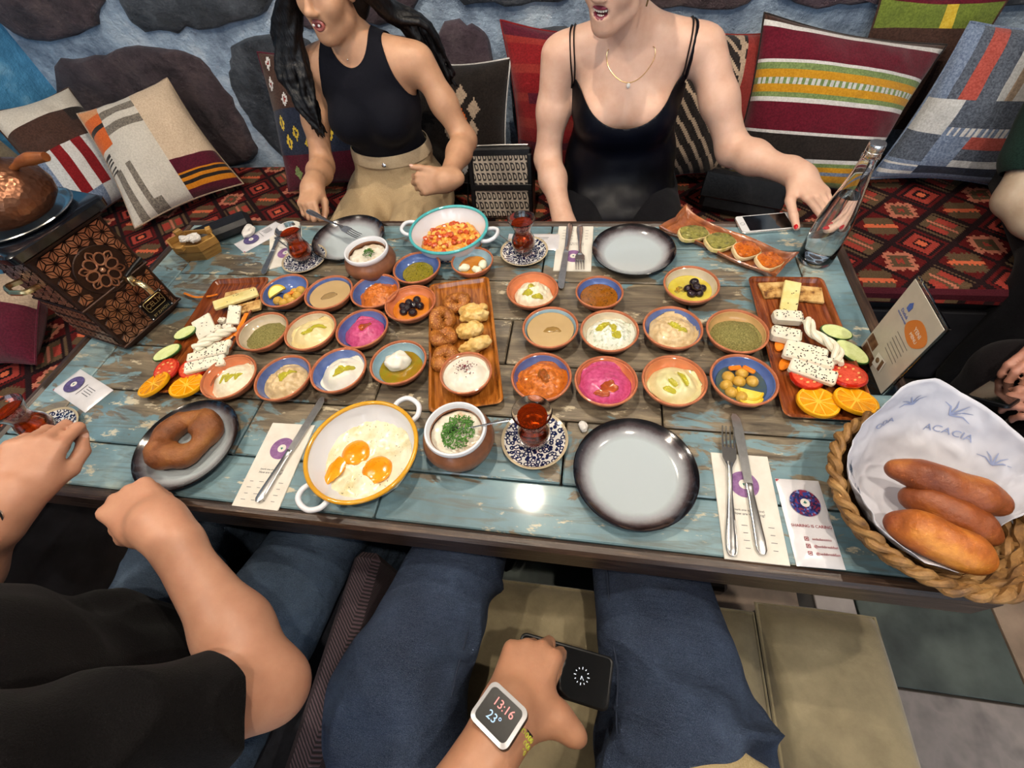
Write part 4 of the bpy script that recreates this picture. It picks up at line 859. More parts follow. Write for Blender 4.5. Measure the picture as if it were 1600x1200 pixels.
past(742, 540, 0.037, 0.014, 0.015, 0.42, 3, 'narrow fried pastry behind the white dip')
# ---- fruit and cheese
m_orind = M('orange_rind', 'd9950c', 0.4, 'e3a418', 120, bump=0.2); m_opulp = M('orange_pulp', 'd98808', 0.2, 'e89c18', 90, coat=0.5, bump=0.3); m_opith = M('orange_pith', 'e3b23c', 0.5)
def orange(px, py, z, tilt, rz, label, R=0.036, half=False):
    p = at(px, py, z); t = thing('orange_slice', label, 'orange slice', (p[0], p[1], z-0.004), rz, 'orange slices'); t.rotation_euler = (*tilt, rz)
    arc = np.linspace(0, PI if half else 2*PI, 40); n = 10
    obj('rind', lathe([(R-0.0035, 0), (R-0.001, 0), (R, 0.003), (R-0.001, 0.0075), (R-0.0035, 0.0078), (R-0.0035, 0)], 44), m_orind, t)
    obj('pith', lathe([(0, 0.0004), (R-0.0034, 0.0004), (R-0.0034, 0.0068), (0, 0.0068)], 40), m_opith, t)
    gs = []
    for k in range(n):
        a0, a1 = 2*PI*(k+0.06)/n, 2*PI*(k+0.94)/n; q = [(0.0045*math.cos((a0+a1)/2), 0.0045*math.sin((a0+a1)/2))]+[((R-0.0055)*math.cos(a), (R-0.0055)*math.sin(a)) for a in np.linspace(a0, a1, 6)]
        gs.append(prism(q, 0.0012, 0.0066, 0.0006))
    obj('pulp', join(*gs), m_opulp, t); return t
m_tomr = M('tomato_skin', 'a01c10', 0.2, 'b52a18', 30, coat=0.5); m_tomf = M('tomato_flesh', 'b03018', 0.22, 'c9503a', 70, c3='a01e0e', coat=0.5)
def tomato(px, py, z, tilt, rz, label, R=0.034):
    p = at(px, py, z); t = thing('tomato_slice', label, 'tomato slice', (p[0], p[1], z-0.006), rz, 'tomato slices'); t.rotation_euler = (*tilt, rz)
    obj('skin', lathe([(R-0.007, 0), (R-0.001, 0.004), (R, 0.008), (R-0.002, 0.0118), (R-0.0035, 0.012), (R-0.006, 0.006), (R-0.007, 0)], 40), m_tomr, t); obj('flesh', rough(lathe([(0, 0.0004), (R-0.0072, 0.0004), (R-0.0035, 0.0112), (R*0.5, 0.0118), (0, 0.0118)], 40), 0.0005, 200), m_tomf, t)
    gs = [shift(scale(ball(0.0022, 6, 8), (1.5, 1, 0.5)), (R*0.55*math.cos(a), R*0.55*math.sin(a), 0.0122)) for a in np.linspace(0, 5.6, 9)]; obj('seed_cluster', join(*gs), M('tomato_seed', 'd9a060', 0.3), t)
m_cucr = M('cucumber_skin', '1d3a14', 0.35, '2f5420', 60); m_cucf = M('cucumber_flesh', 'b9c480', 0.3, 'c9d49a', 40, c3='a8b566', coat=0.3)
def cuke(px, py, z, tilt, rz, label, a=0.040, b=0.021):
    p = at(px, py, z); t = thing('cucumber_slice', label, 'cucumber slice', (p[0], p[1], z-0.003), rz, 'cucumber slices'); t.rotation_euler = (*tilt, rz)
    obj('skin', scale(lathe([(0.93, 0), (1, 0.0015), (1, 0.0055), (0.93, 0.0065), (0.92, 0)], 40), (a, b, 1)), m_cucr, t); obj('flesh', scale(lathe([(0, 0.0003), (0.925, 0.0003), (0.925, 0.0064), (0, 0.0068)], 40), (a, b, 1)), m_cucf, t)
m_chz = M('white_cheese', 'd6d0bc', 0.4, 'e2ddcc', 50, sss=0.1, bump=0.15); m_seed = M('nigella', '0c0a0a', 0.4); m_ychz = M('yellow_cheese', 'd2c078', 0.4, 'ddcf94', 40, bump=0.3); m_flat = N('flatbread'); _n = m_flat; _n.set(Base__Color=_n.ramp(_n.noise(55, 4, 0.6), [(0.36, rgb('5b3414')), (0.46, rgb('a97e44')), (0.68, rgb('cfae74'))]), Roughness=0.6); _n.bump(_n.noise(60, 4), 0.4, 0.003); m_flat = _n.m
def cheese(px, py, z, sx, sy, sz, rz, label, tilt=(0, 0), seeds=26, m=None, name='cheese_slice', cat='cheese', s=0):
    p = at(px, py, z+sz); o = tag(obj(name, rough(box(sx, sy, sz, min(sz, sy)*0.22), 0.0008, 70, s), m or m_chz, None, (p[0], p[1], z), rz), label, cat, 'pieces on the cheese platters'); o.rotation_euler = (*tilt, rz)
    if seeds:
        r = np.random.default_rng(int(px)); obj('seeds', join(*[shift(rotz(scale(ball(0.0011, 4, 6), (1.5, 0.9, 0.8)), r.uniform(0, 3)), (r.uniform(-.45, .45)*sx, r.uniform(-.45, .45)*sy, sz+0.0003)) for _ in range(seeds)]), m_seed, o)
    return o
def braid(pts, label, r=0.0052):
    P = spline(pts, 12); n = len(P); T = np.gradient(P, axis=0); gs = []
    for k in range(3):
        ph = np.linspace(0, 9, n)+k*2.094; side = np.cross(T, [0, 0, 1]); side /= np.linalg.norm(side, axis=1)[:, None]
        gs.append(tube(P+side*(0.0065*np.sin(ph))[:, None]+np.array([0, 0, 1])*(0.0045*np.cos(ph))[:, None], r*(1+0.15*np.sin(ph*2)), 8))
    t = thing('braided_cheese', label, 'cheese', P[0])
    for g in gs: obj('strand', shift(g, -P[0]), m_chz, t)
def strip(pts, w, t_, label, m=None, name='carrot_strip', cat='carrot'): tag(obj(name, tube(spline(pts, 6), w, 8, flat=t_), m or m_carrot), label, cat, 'carrot strips')
# right platter
cheese(1212, 452, ZB, 0.060, 0.048, 0.006, 0.1, 'left piece of browned flatbread on the right platter', m=m_flat, seeds=0, name='flatbread', cat='bread')
cheese(1262, 458, ZB, 0.062, 0.048, 0.007, -0.12, 'right piece of browned flatbread on the right platter', m=m_flat, seeds=0, name='flatbread', cat='bread', s=2)
cheese(1236, 462, ZB+0.008, 0.034, 0.092, 0.009, -0.28, 'strip of yellow cheese across the right flatbreads', (0.1, 0), 6, m_ychz, s=3)
cheese(1234, 490, ZB, 0.056, 0.030, 0.024, -0.05, 'white cheese block nearest the right flatbreads', s=4); cheese(1231, 517, ZB, 0.056, 0.032, 0.026, -0.25, 'second white cheese block on the right platter', s=5)
q = lambda px, py, z: at(px, py, z)
braid([q(1262, 500, ZB+0.025), q(1270, 520, ZB+0.026), q(1290, 532, ZB+0.026), q(1308, 548, ZB+0.024), q(1308, 568, ZB+0.022)], 'braided string cheese curled on the right platter')
cheese(1262, 542, ZB+0.004, 0.075, 0.024, 0.014, -0.35, 'rear seeded cheese slice on the right platter', (0.15, 0), s=6); cheese(1265, 556, ZB+0.008, 0.088, 0.026, 0.015, -0.35, 'middle seeded cheese slice on the right platter', (0.1, 0), 40, s=7); cheese(1272, 577, ZB+0.014, 0.080, 0.030, 0.014, -0.42, 'front seeded cheese slice on the right tomatoes', (0.15, 0), 60, s=8)
cuke(1306, 519, ZB+0.014, (0.2, 0.1), -0.25, 'rear cucumber slice on the right platter', 0.030, 0.016); cuke(1330, 550, ZB+0.010, (0.1, 0.15), -0.75, 'front cucumber slice on the right platter', 0.034, 0.018)
tomato(1260, 588, ZB+0.012, (0.08, 0), 0.3, 'left tomato slice on the right platter', 0.031); tomato(1324, 588, ZB+0.014, (-0.15, 0.1), 0.8, 'right tomato slice on the right platter', 0.033)
orange(1278, 629, ZB+0.010, (-0.1, 0.05), 0.4, 'left orange slice on the right platter'); orange(1337, 627, ZB+0.016, (-0.1, 0.22), 0.9, 'right orange slice on the right platter')
for px, py, a, lab in ((1219, 537, 1.2, 'rear'), (1227, 567, 1.0, 'front')):
    p = q(px, py, ZB+0.004); tag(obj('carrot_slice', rotz(scale(lathe([(0, 0), (0.95, 0), (1, 0.002), (0.95, 0.004), (0, 0.004)], 24), (0.020, 0.010, 1)), a), m_carrot, None, (p[0], p[1], ZB)), lab+' carrot slice at the left rim of the right platter', 'carrot')
# left platter
cheese(372, 462, ZB, 0.075, 0.050, 0.006, 0.35, 'browned flatbread at the back of the left platter', m=m_flat, seeds=0, name='flatbread', cat='bread', s=9)
cheese(388, 478, ZB+0.001, 0.060, 0.034, 0.010, 0.4, 'folded flatbread piece beside the left olive bowl', m=m_flat, seeds=0, name='flatbread', cat='bread', s=10)
cheese(367, 465, ZB+0.012, 0.105, 0.034, 0.009, 0.70, 'strip of yellow cheese on the left flatbread', (0, 0.1), 8, m_ychz, s=11)
cheese(318, 508, ZB+0.012, 0.050, 0.050, 0.007, 0.5, 'pale square cheese slice propped on the left platter', (0.5, -0.25), 8, s=12); cheese(363, 490, ZB+0.010, 0.028, 0.056, 0.009, 0.35, 'pale narrow cheese slice beside the left flatbread', (0.2, 0.35), 8, s=13)
for i, (px, py) in enumerate(((345, 498), (352, 507), (338, 510))): cheese(px, py, ZB, 0.018, 0.016, 0.014, i, ['rear', 'right', 'left'][i]+' white cheese crumb on the left platter', seeds=5, s=14+i)
braid([q(365, 512, ZB+0.022), q(345, 522, ZB+0.025), q(325, 532, ZB+0.026), q(305, 545, ZB+0.022)], 'braided string cheese on the left platter', 0.0058)
cheese(330, 540, ZB+0.004, 0.085, 0.022, 0.014, 0.38, 'rear seeded cheese slice on the left platter', (0.1, 0), s=18); cheese(322, 550, ZB+0.010, 0.090, 0.024, 0.014, 0.38, 'middle seeded cheese slice on the left platter', (0.1, 0), 30, s=19); cheese(318, 566, ZB+0.016, 0.088, 0.028, 0.012, 0.38, 'front seeded cheese slice on the left tomatoes', (0.2, 0), 36, s=20)
cuke(290, 520, ZB+0.012, (0.15, -0.1), 0.6, 'rear cucumber slice on the left platter', 0.028, 0.016); cuke(262, 551, ZB+0.010, (0.1, -0.1), 0.65, 'front cucumber slice on the left platter', 0.034, 0.018)
tomato(262, 578, ZB+0.010, (0.1, -0.1), 0.3, 'left tomato slice on the left platter', 0.030); tomato(302, 577, ZB+0.012, (0.1, 0.05), 0.6, 'right tomato slice on the left platter', 0.030)
orange(241, 601, ZB+0.014, (-0.15, -0.2), 0.3, 'left orange slice on the left platter'); orange(292, 603, ZB+0.016, (-0.12, 0.1), 0.8, 'right orange slice on the left platter')
strip([q(385, 490, ZB+0.012), q(374, 512, ZB+0.016), q(366, 525, ZB+0.012)], 0.006, 0.4, 'carrot strip beside the thyme bowl'); strip([q(372, 515, ZB+0.010), q(358, 528, ZB+0.012), q(345, 538, ZB+0.010)], 0.006, 0.4, 'carrot strip under the left braided cheese')
strip([q(288, 458, TZ+0.010), q(305, 464, TZ+0.010), q(325, 463, TZ+0.016), q(340, 460, TZ+0.018)], 0.0035, 0.5, 'long thin carrot strip reaching towards the samovar')

# ---- rustic toast dish
def dish(label):
    C_ = at(1133, 378, TZ+0.015); d_ = at(1210, 408, TZ+0.015)-at(1042, 337, TZ+0.015); L = np.linalg.norm(d_)/2+0.006; a = math.atan2(d_[1], d_[0])
    us = np.linspace(-1, 1, 33); half = lambda u: 0.046+0.010*abs(u)**6+0.004*math.sin(u*5)
    out = [(L*u*(1-0.0), -half(u)) for u in us]+[(L*(1+0.03*math.cos(v*PI/2)-0.05*(1-abs(v))), v*half(1)*0.96) for v in np.linspace(-0.8, 0.8, 9)]+[(L*u, half(u)) for u in us[::-1]]+[(-L*(1+0.03*math.cos(v*PI/2)-0.08*(1-abs(v))), v*half(1)*0.96) for v in np.linspace(0.8, -0.8, 9)]
    P = np.array(out); up_ = 0.010*np.clip((abs(P[:, 0])/L-0.7)/0.3, 0, 1)**2
    g = rings_geo([(P*[0.93, 0.78], 0.0), (P*[0.985, 0.95], 0.010+up_*0.7), (P, 0.017+up_), (P*[0.985, 0.965], 0.019+up_), (P*[0.965, 0.90], 0.0165+up_*0.9), (P*[0.93, 0.80], 0.0075+up_*0.6), (P*[0.80, 0.6], 0.005+0*up_)])
    n = N('rustic_glaze'); n.set(Base__Color=n.ramp(n.noise(30, 5), [(0.3, rgb('6b3a20')), (0.5, rgb('8a5030')), (0.72, rgb('a9653a'))]), Roughness=0.2); n.b.inputs['Coat Weight'].default_value = 0.6; n.bump(n.noise(45, 4), 0.4, 0.003)
    tag(obj('serving_dish', g, n.m, None, (C_[0], C_[1], TZ), a), label, 'dish'); return C_, a
dish('long brown serving dish of four toasts beside the white phone')
def toast(px, py, sx, sy, rz, m_top, lab, tilt=(0.1, 0.1), cr='b59a6a'):
    z = TZ+0.013; p = at(px, py, z+0.010); t = thing('toast', lab, 'toast', (p[0], p[1], z), rz, 'toasts on the serving dish'); t.rotation_euler = (*tilt, rz)
    poly = round_poly([(-sx/2, -sy/2), (sx/2, -sy/2*0.8), (sx/2*0.95, sy/2*0.5), (sx*0.1, sy/2), (-sx/2*0.9, sy/2*0.8)], 2)
    obj('bread', prism(poly, 0.009, 0, 0.002), M('toast_bread', cr, 0.7, 'cfb88c', 60), t); g = prism(poly*0.9, 0.003, 0.0088, 0.001); obj('topping', rough(g, 0.001, 120), m_top, t)
    V = []; obj('melted_lump', join(*[shift(rough(scale(ball(0.006, 6, 10), (1.4, 1, 0.4)), 0.001, 150, k), (random.uniform(-.32, .32)*sx, random.uniform(-.28, .28)*sy, 0.0115)) for k in range(7)]), m_top, t)
m_gt = M('herb_topping', '5c5c24', 0.4, '8a8444', 70, c3='3d4018', bump=0.5, coat=0.2); m_rt = M('chilli_topping', '8a3408', 0.25, 'c06418', 60, c3='6a2408', bump=0.4, coat=0.4)
toast(1083, 362, 0.082, 0.056, 0.35, m_gt, 'rearmost green herb toast on the serving dish', cr='a89a4a'); toast(1125, 375, 0.082, 0.064, 0.5, m_gt, 'second green herb toast on the serving dish', cr='a89a4a')
toast(1166, 388, 0.072, 0.056, 0.45, m_rt, 'left red pepper toast on the serving dish', (0.2, 0.1), 'cbb48a'); toast(1202, 405, 0.070, 0.056, 0.55, m_rt, 'right red pepper toast at the end of the serving dish', (0.15, 0.12), 'cbb48a')

# ================================================================== cutlery and paper
def knife_geo(L=0.232):
    h = rings_geo([(rrect(0.0048, 0.003, 0.0028, 3)*1, 0.0), (rrect(0.0082, 0.0035, 0.003, 3), 0.006), (rrect(0.0088, 0.0037, 0.0032, 3), 0.02), (rrect(0.0062, 0.0032, 0.003, 3), 0.085), (rrect(0.0058, 0.0030, 0.0028, 3), 0.098), (rrect(0.0066, 0.0034, 0.003, 3), 0.1), (rrect(0.0062, 0.003, 0.0028, 3), 0.106)])
    V, Fc = h; h = (np.c_[V[:, 2], V[:, 0], V[:, 1]+0.0037], Fc)
    bl = prism([(0.106, -0.007), (0.20, -0.0092), (0.222, -0.0075), (0.231, -0.002), (0.232, 0.004), (0.226, 0.0075), (0.16, 0.0072), (0.106, 0.0062)], 0.0014, 0.0030); return h, bl
def fork_geo():
    P = spline([(0, 0, 0.004), (0.02, 0, 0.0035), (0.08, 0, 0.005), (0.125, 0, 0.009), (0.14, 0, 0.008)], 6); r = np.interp(P[:, 0], [0, 0.006, 0.025, 0.09, 0.13, 0.14], [0.005, 0.0085, 0.0088, 0.0036, 0.0034, 0.006]); h = tube(P, r, 10, flat=0.32)
    rim = tube(spline([(0.05, 0.0055, 0.0052), (0.02, 0.0078, 0.005), (0.003, 0.006, 0.005), (-0.0005, 0, 0.005), (0.003, -0.006, 0.005), (0.02, -0.0078, 0.005), (0.05, -0.0055, 0.0052)], 5), 0.0010, 6)
    head = join(prism([(0.134, -0.005), (0.148, -0.0115), (0.166, -0.012), (0.166, 0.012), (0.148, 0.0115), (0.134, 0.005)], 0.0022, 0.0055))
    ti = [tube(spline([(0.164, y, 0.0064), (0.185, y, 0.0045), (0.205, y*0.98, 0.0062)], 5), np.linspace(0.0019, 0.0010, 11), 6) for y in (-0.0098, -0.0034, 0.0034, 0.0098)]
    return join(h, rim), head, ti
_kh, _kb = knife_geo(); KH, KB = mesh_of(_kh, 'knife_handle'), mesh_of(_kb, 'knife_blade'); KH.materials.append(m_chrome); KB.materials.append(M('blade_steel', (0.55, 0.55, 0.55), 0.3, metal=1.0, c2=(0.66, 0.66, 0.66), f=90))
_fh, _fd, _ft = fork_geo(); FH, FHD = mesh_of(_fh, 'fork_handle'), mesh_of(_fd, 'fork_head'); FH.materials.append(m_chrome); FHD.materials.append(m_chrome); FT = [mesh_of(g, 'tine') for g in _ft]
for q_ in FT: q_.materials.append(m_chrome)
def lay(pa, pb_, z):
    A_, B_ = at(*pa, z), at(*pb_, z); return A_, math.atan2(B_[1]-A_[1], B_[0]-A_[0]), np.linalg.norm(B_-A_)
def knife(pa, pb_, z, label):
    a, r, L = lay(pa, pb_, z); t = thing('table_knife', label, 'knife', (a[0], a[1], z), r, 'table knives'); t.scale = (L/0.232,)*1+(1, 1); obj('handle', KH, None, t); obj('blade', KB, None, t)
def fork(pa, pb_, z, label, rot=None, loc=None, L=None):
    a, r, L_ = lay(pa, pb_, z); t = thing('table_fork', label, 'fork', a if loc is None else loc, r, 'table forks'); s_ = (L or L_)/0.206; t.scale = (s_, 1, 1)
    if rot: t.rotation_euler = rot
    obj('handle', FH, None, t); h_ = obj('fork_head', FHD, None, t)
    for q_ in FT: obj('tine', q_, None, h_)
m_paper = M('napkin_paper', 'c9c4ba', 0.85, 'd3cfc6', 30, bump=0.15); m_purple = M('purple_print', '6d4a78', 0.8, '84628c', 160); m_ink = M('grey_ink', '55565c', 0.8); m_teal = M('leaf_ink', '2f6a60', 0.8); m_blk = M('black_plastic', '0c0c0e', 0.35, spec=0.4)
def napkin(px, py, label, flip=False, rz=0.0, rings=True, loc=None):
    p = at(px, py, TZ) if loc is None else loc; t = thing('paper_napkin', label, 'napkin', (p[0], p[1], TZ+0.0004), rz+(PI if flip else 0), 'paper napkins')
    obj('fold', rough(box(0.094, 0.184, 0.0012, 0.0004), 0.0002, 30), m_paper, t); obj('upper_fold', shift(rough(box(0.093, 0.182, 0.0010, 0.0004), 0.0002, 30, 3), (0, 0.0006, 0.00135)), m_paper, t)
    d_ = obj('print_medallion', shift(lathe([(0, 0), (0.0235, 0), (0.0235, 0.0002), (0, 0.0002)], 36), (0, -0.035, 0.00255)), m_purple, t); obj('print_centre', shift(lathe([(0, 0), (0.0085, 0), (0.0085, 0.0002), (0, 0.0002)], 24), (0, -0.035, 0.0028)), m_paper, d_); obj('print_leaf', shift(prism([(-0.003, 0), (0, -0.001), (0.003, 0), (0, 0.0045)], 0.0002), (0, -0.036, 0.0031)), m_teal, d_)
    gs = [shift(text_geo('How are we doing?', 0.0062, 0.0002), (0, 0.004-0.035+0.05, 0)), shift(text_geo('(mark one on each line)', 0.0050, 0.0002), (0, 0.0255, 0))]
    gs = [rotz(g, PI) for g in gs]; gs = [shift(g, (0, 0.036, 0)) for g in gs]
    for r_ in range(4):
        for c_ in range(4): gs.append(shift(box(0.009-0.002*((r_+c_) % 2), 0.0009, 0.0002), (-0.030+0.02*c_, 0.030+0.012*r_+0.006, 0)))
    obj('print_text', shift(join(*gs), (0, 0, 0.00258)), m_ink, t); return t
# the printed side of each napkin
napkin(1167, 789, 'paper napkin under fork and knife beside the front plate', flip=True); knife((1190, 868), (1147, 648), TZ+0.0030, 'table knife on the napkin right of the front plate'); fork((1143, 869), (1136, 668), TZ+0.0032, 'table fork on the napkin right of the front plate')
napkin(430, 727, 'paper napkin under a knife beside the egg pan', flip=True, rz=0.02); knife((404, 786), (507, 622), TZ+0.0030, 'table knife on the napkin left of the egg pan')
napkin(897, 388, 'paper napkin under knife and fork left of the back plate'); knife((891, 352), (876, 453), TZ+0.0030, 'table knife on the napkin left of the back plate'); fork((906, 355), (906, 424), TZ+0.0032, 'table fork on the napkin left of the back plate')
napkin(437, 380, 'paper napkin half under the back left saucer', rz=0.45, loc=at(447, 385, TZ)); knife((440, 365), (412, 430), TZ+0.0030, 'table knife on the back left napkin')
# sachets
m_foil = M('sachet_film', 'c6c4c8', 0.22, 'd2d0d4', 14, coat=0.6, bump=0.25, bd=0.004); m_navy = N('mosaic_print'); _n = m_navy; _v = _n.n('ShaderNodeTexVoronoi'); _v.inputs['Scale'].default_value = 330; _n.put(_v.inputs['Vector'], _n.obj()); _n.set(Base__Color=_n.ramp(_v.outputs['Color'], [(0.2, rgb('23264e')), (0.45, rgb('2b3a7a')), (0.6, rgb('7a2f44')), (0.8, rgb('6c7cae'))], 'CONSTANT'), Roughness=0.3); m_navy = _n.m; m_red = M('red_ink', '8a2a34', 0.6)
def sachet(px, py, label, rz, W=0.068, L=0.142, m=None, loc=None, full=True):
    p = at(px, py, TZ) if loc is None else loc; t = thing('wipe_sachet', label, 'sachet', (p[0], p[1], TZ+0.0008), rz, 'wet wipe sachets')
    n = 15; X, Y = np.meshgrid(np.linspace(-W/2, W/2, n), np.linspace(-L/2, L/2, n*2), indexing='ij'); e_ = np.minimum(W/2-abs(X), L/2-abs(Y)); Z = 0.0045*np.clip(e_/0.016, 0, 1)**0.6+0.0009*vnoise(np.c_[X.ravel(), Y.ravel(), 0*X.ravel()], 60, px).reshape(X.shape)*np.clip(e_/0.01, 0, 1)
    V = np.concatenate([np.stack([X, Y, Z+0.0006], -1).reshape(-1, 3), np.stack([X, Y, 0*Z], -1).reshape(-1, 3)]); k = n*2; Fc = []
    for i in range(n-1):
        for j in range(k-1): a = i*k+j; Fc += [(a, a+k, a+k+1, a+1), tuple(q_+n*k for q_ in (a+1, a+k+1, a+k, a))]
    for i in range(n-1):
        for j in (0, k-1): a = i*k+j; f = (a, a+n*k, a+k+n*k, a+k); Fc.append(f if j == 0 else f[::-1])
    for j in range(k-1):
        for i in (0, n-1): a = i*k+j; f = (a, a+1, a+1+n*k, a+n*k); Fc.append(f if i == 0 else f[::-1])
    obj('pouch', (V, Fc), m_foil, t)
    zt = 0.0064; d_ = obj('print_medallion', shift(lathe([(0, 0), (0.0225, 0), (0.0225, 0.0003), (0, 0.0003)], 36), (0, 0.028, zt+0.0003)), m or m_navy, t); obj('print_centre', shift(lathe([(0, 0), (0.007, 0), (0.007, 0.0002), (0, 0.0002)], 24), (0, 0.028, zt+0.0007)), m_paper, d_); obj('print_leaf', shift(prism([(-0.003, 0), (0, -0.001), (0.003, 0), (0, 0.004)], 0.0002), (0, 0.0275, zt+0.0010)), m_teal, d_)
    if full:
        obj('print_text', join(shift(text_geo('SHARING IS CARING', 0.0064, 0.0003), (0, -0.010, zt-0.0002)), *[shift(text_geo(s_, 0.0052, 0.0003, align='LEFT'), (-0.004, -0.030-0.011*i, zt-0.0002)) for i, s_ in enumerate(('sedadanomio', '@sedabreakfast', '@sedabreakfast'))]), m_red, t)
        obj('print_icon', join(*[shift(join(*[shift(box(*b_, 0.0003), (x_, y_, 0)) for b_, x_, y_ in (((0.006, 0.0008), 0, 0.0026), ((0.006, 0.0008), 0, -0.0026), ((0.0008, 0.006), 0.0026, 0), ((0.0008, 0.006), -0.0026, 0), ((0.0022, 0.0022), 0, 0))]), (-0.012, -0.030-0.011*i, zt-0.0002)) for i in range(3)]), m_red, t)
    else: obj('print_text', join(*[shift(box(0.030 if i == 0 else 0.004, 0.0014, 0.0003) if i == 0 else box(0.0016, 0.028-0.004*(i % 2), 0.0003), ((0, -0.004, zt-0.001) if i == 0 else (-0.012+0.006*i, -0.026, zt-0.0012))) for i in range(5)]), m_ink, t)
    obj('tear_corner', shift(box(0.005, 0.004, 0.0010), (-W/2+0.003, L/2-0.003, 0.0006)), m_red, t); return t
_purp = M('violet_print', '3a3458', 0.5, '5a5080', 200)
sachet(1262, 815, 'white wipe sachet printed SHARING IS CARING near the bread basket', 0.03)
sachet(130, 610, 'white wipe sachet lying near the samovar base', 1.20, m=_purp, full=False); sachet(408, 370, 'creased wipe sachet between spectacle case and back left tea', -0.62+PI, m=_purp, full=False)
p = at(835, 377, TZ); sachet(0, 0, 'wipe sachet under the saucer behind the crumbly cheese', PI/2, m=_purp, full=False, loc=(0.175, 0.352, 0))
# crumpled papers
def crumple(x, y, z, r, lab, s):
    V, Fc = scale(ball(r, 9, 12), (1.3, 1, 0.7)); V = V*(1+0.38*vnoise(V, 1.1/r, s)+0.22*vnoise(V, 2.6/r, s+2))[:, None]; tag(obj('crumpled_paper', (V, Fc), M('wrapper_paper', 'cfcbc6', 0.6), None, (x, y, z), s, smooth=False), lab, 'paper')
p = at(388, 360, TZ+0.016); crumple(p[0], p[1], TZ+0.0165, 0.019, 'crumpled white wrapper beside the spectacle case', 2)
p = at(911, 668, TZ+0.003); crumple(p[0], p[1], TZ+0.006, 0.0085, 'tiny torn sugar wrapper behind the front plate', 5)

# ---- wooden sugar box, spectacle case, phone
_n = N('bamboo'); _g = _n.noise(6, 5, 0.6, _n.map((3, 3, 40))); _n.set(Base__Color=_n.ramp(_g, [(0.3, rgb('7a5628')), (0.6, rgb('9c763c')), (0.8, rgb('b08c52'))]), Roughness=0.5); m_bam = _n.m
bp = at(312, 400, TZ); t = thing('sugar_box', 'small hexagonal bamboo box with sugar wrappers in the back left corner', 'box', (bp[0], bp[1]+0.012, TZ), 0.15)
hexa = lambda R, s=0.62: [(R*math.cos(a), R*s*math.sin(a)) for a in np.arange(6)*PI/3]
def ring_wall(z0, z1, R0_, R1__, w_=0.006):
    P0, P1 = np.array(hexa(R0_)), np.array(hexa(R1__)); g = rings_geo([(P0, z0), (P1, z1), (P1*(1-w_/R1__), z1), (P0*(1-w_/R0_), z0+0.003)]); return g
obj('lower_tray', ring_wall(0, 0.030, 0.062, 0.074), m_bam, t, smooth=False); obj('upper_tray', ring_wall(0.0315, 0.052, 0.0745, 0.074), m_bam, t, smooth=False)
for k in range(3): a = k*2*PI/3+0.5; obj('corner_block', rotz(shift(box(0.014, 0.020, 0.012, 0.001), (0.054, 0, 0.051)), a), m_bam, t)
for i, (dx, dy) in enumerate(((0.0, 0.006), (0.014, 0.0), (-0.016, -0.006))): crumple(bp[0]+dx, bp[1]+0.012+dy, TZ+0.052, 0.013, ['crumpled sugar wrapper in the middle of the bamboo box', 'crumpled sugar wrapper at the right of the bamboo box', 'crumpled sugar wrapper at the left of the bamboo box'][i], 7+i)
cp = at(347, 360, TZ+0.02); a_, b_ = at(315, 373, TZ+0.015), at(380, 348, TZ+0.015)
tag(obj('spectacle_case', rough(scale(box(0.165, 0.072, 0.040, 0.012), (1, 1, 1)), 0.0006, 20), M('case_leather', '0d0d10', 0.4, '17171b', 60, bump=0.2), None, (cp[0], cp[1]+0.006, TZ), math.atan2(b_[1]-a_[1], b_[0]-a_[0])), 'black hard spectacle case behind the bamboo box', 'case')
def phone(name_label, loc, rz, L, W, T, m_case, m_frame, rot=None):
    t = thing('smartphone', name_label, 'phone', loc, rz)
    if rot: t.rotation_euler = rot
    obj('phone_case', rings_geo([(rrect(L/2-0.002, W/2-0.002, 0.008), 0), (rrect(L/2, W/2, 0.0095), 0.002), (rrect(L/2, W/2, 0.0095), T-0.002), (rrect(L/2-0.002, W/2-0.002, 0.008), T)]), m_case, t)
    return t
m_wph = M('white_phone_glass', 'd4d4d6', 0.1, coat=0.6); m_silver = M('silver_frame', (0.75, 0.74, 0.72), 0.25, metal=1.0); m_screen = M('dark_screen', '08080a', 0.04, coat=1.0)
a_, b_ = at(1150, 351, TZ), at(1238, 346, TZ); pc = (a_+b_)/2
t = phone('white smartphone face up beside the toast dish', (pc[0]+0.002, pc[1]-0.008, TZ), math.atan2(b_[1]-a_[1], b_[0]-a_[0])+0.05, 0.142, 0.070, 0.008, m_silver, None)
obj('front_glass', shift(rings_geo([(rrect(0.0695, 0.0335, 0.008), 0.0), (rrect(0.0695, 0.0335, 0.008), 0.0008)]), (0, 0, 0.0079)), m_wph, t); obj('screen', shift(box(0.106, 0.061, 0.0004), (0.002, 0, 0.0088)), m_screen, t); obj('home_button', shift(lathe([(0.0045, 0), (0.0055, 0), (0.0055, 0.0004), (0.0045, 0.0004), (0.0045, 0)], 20), (-0.060, 0, 0.0087)), m_silver, t)
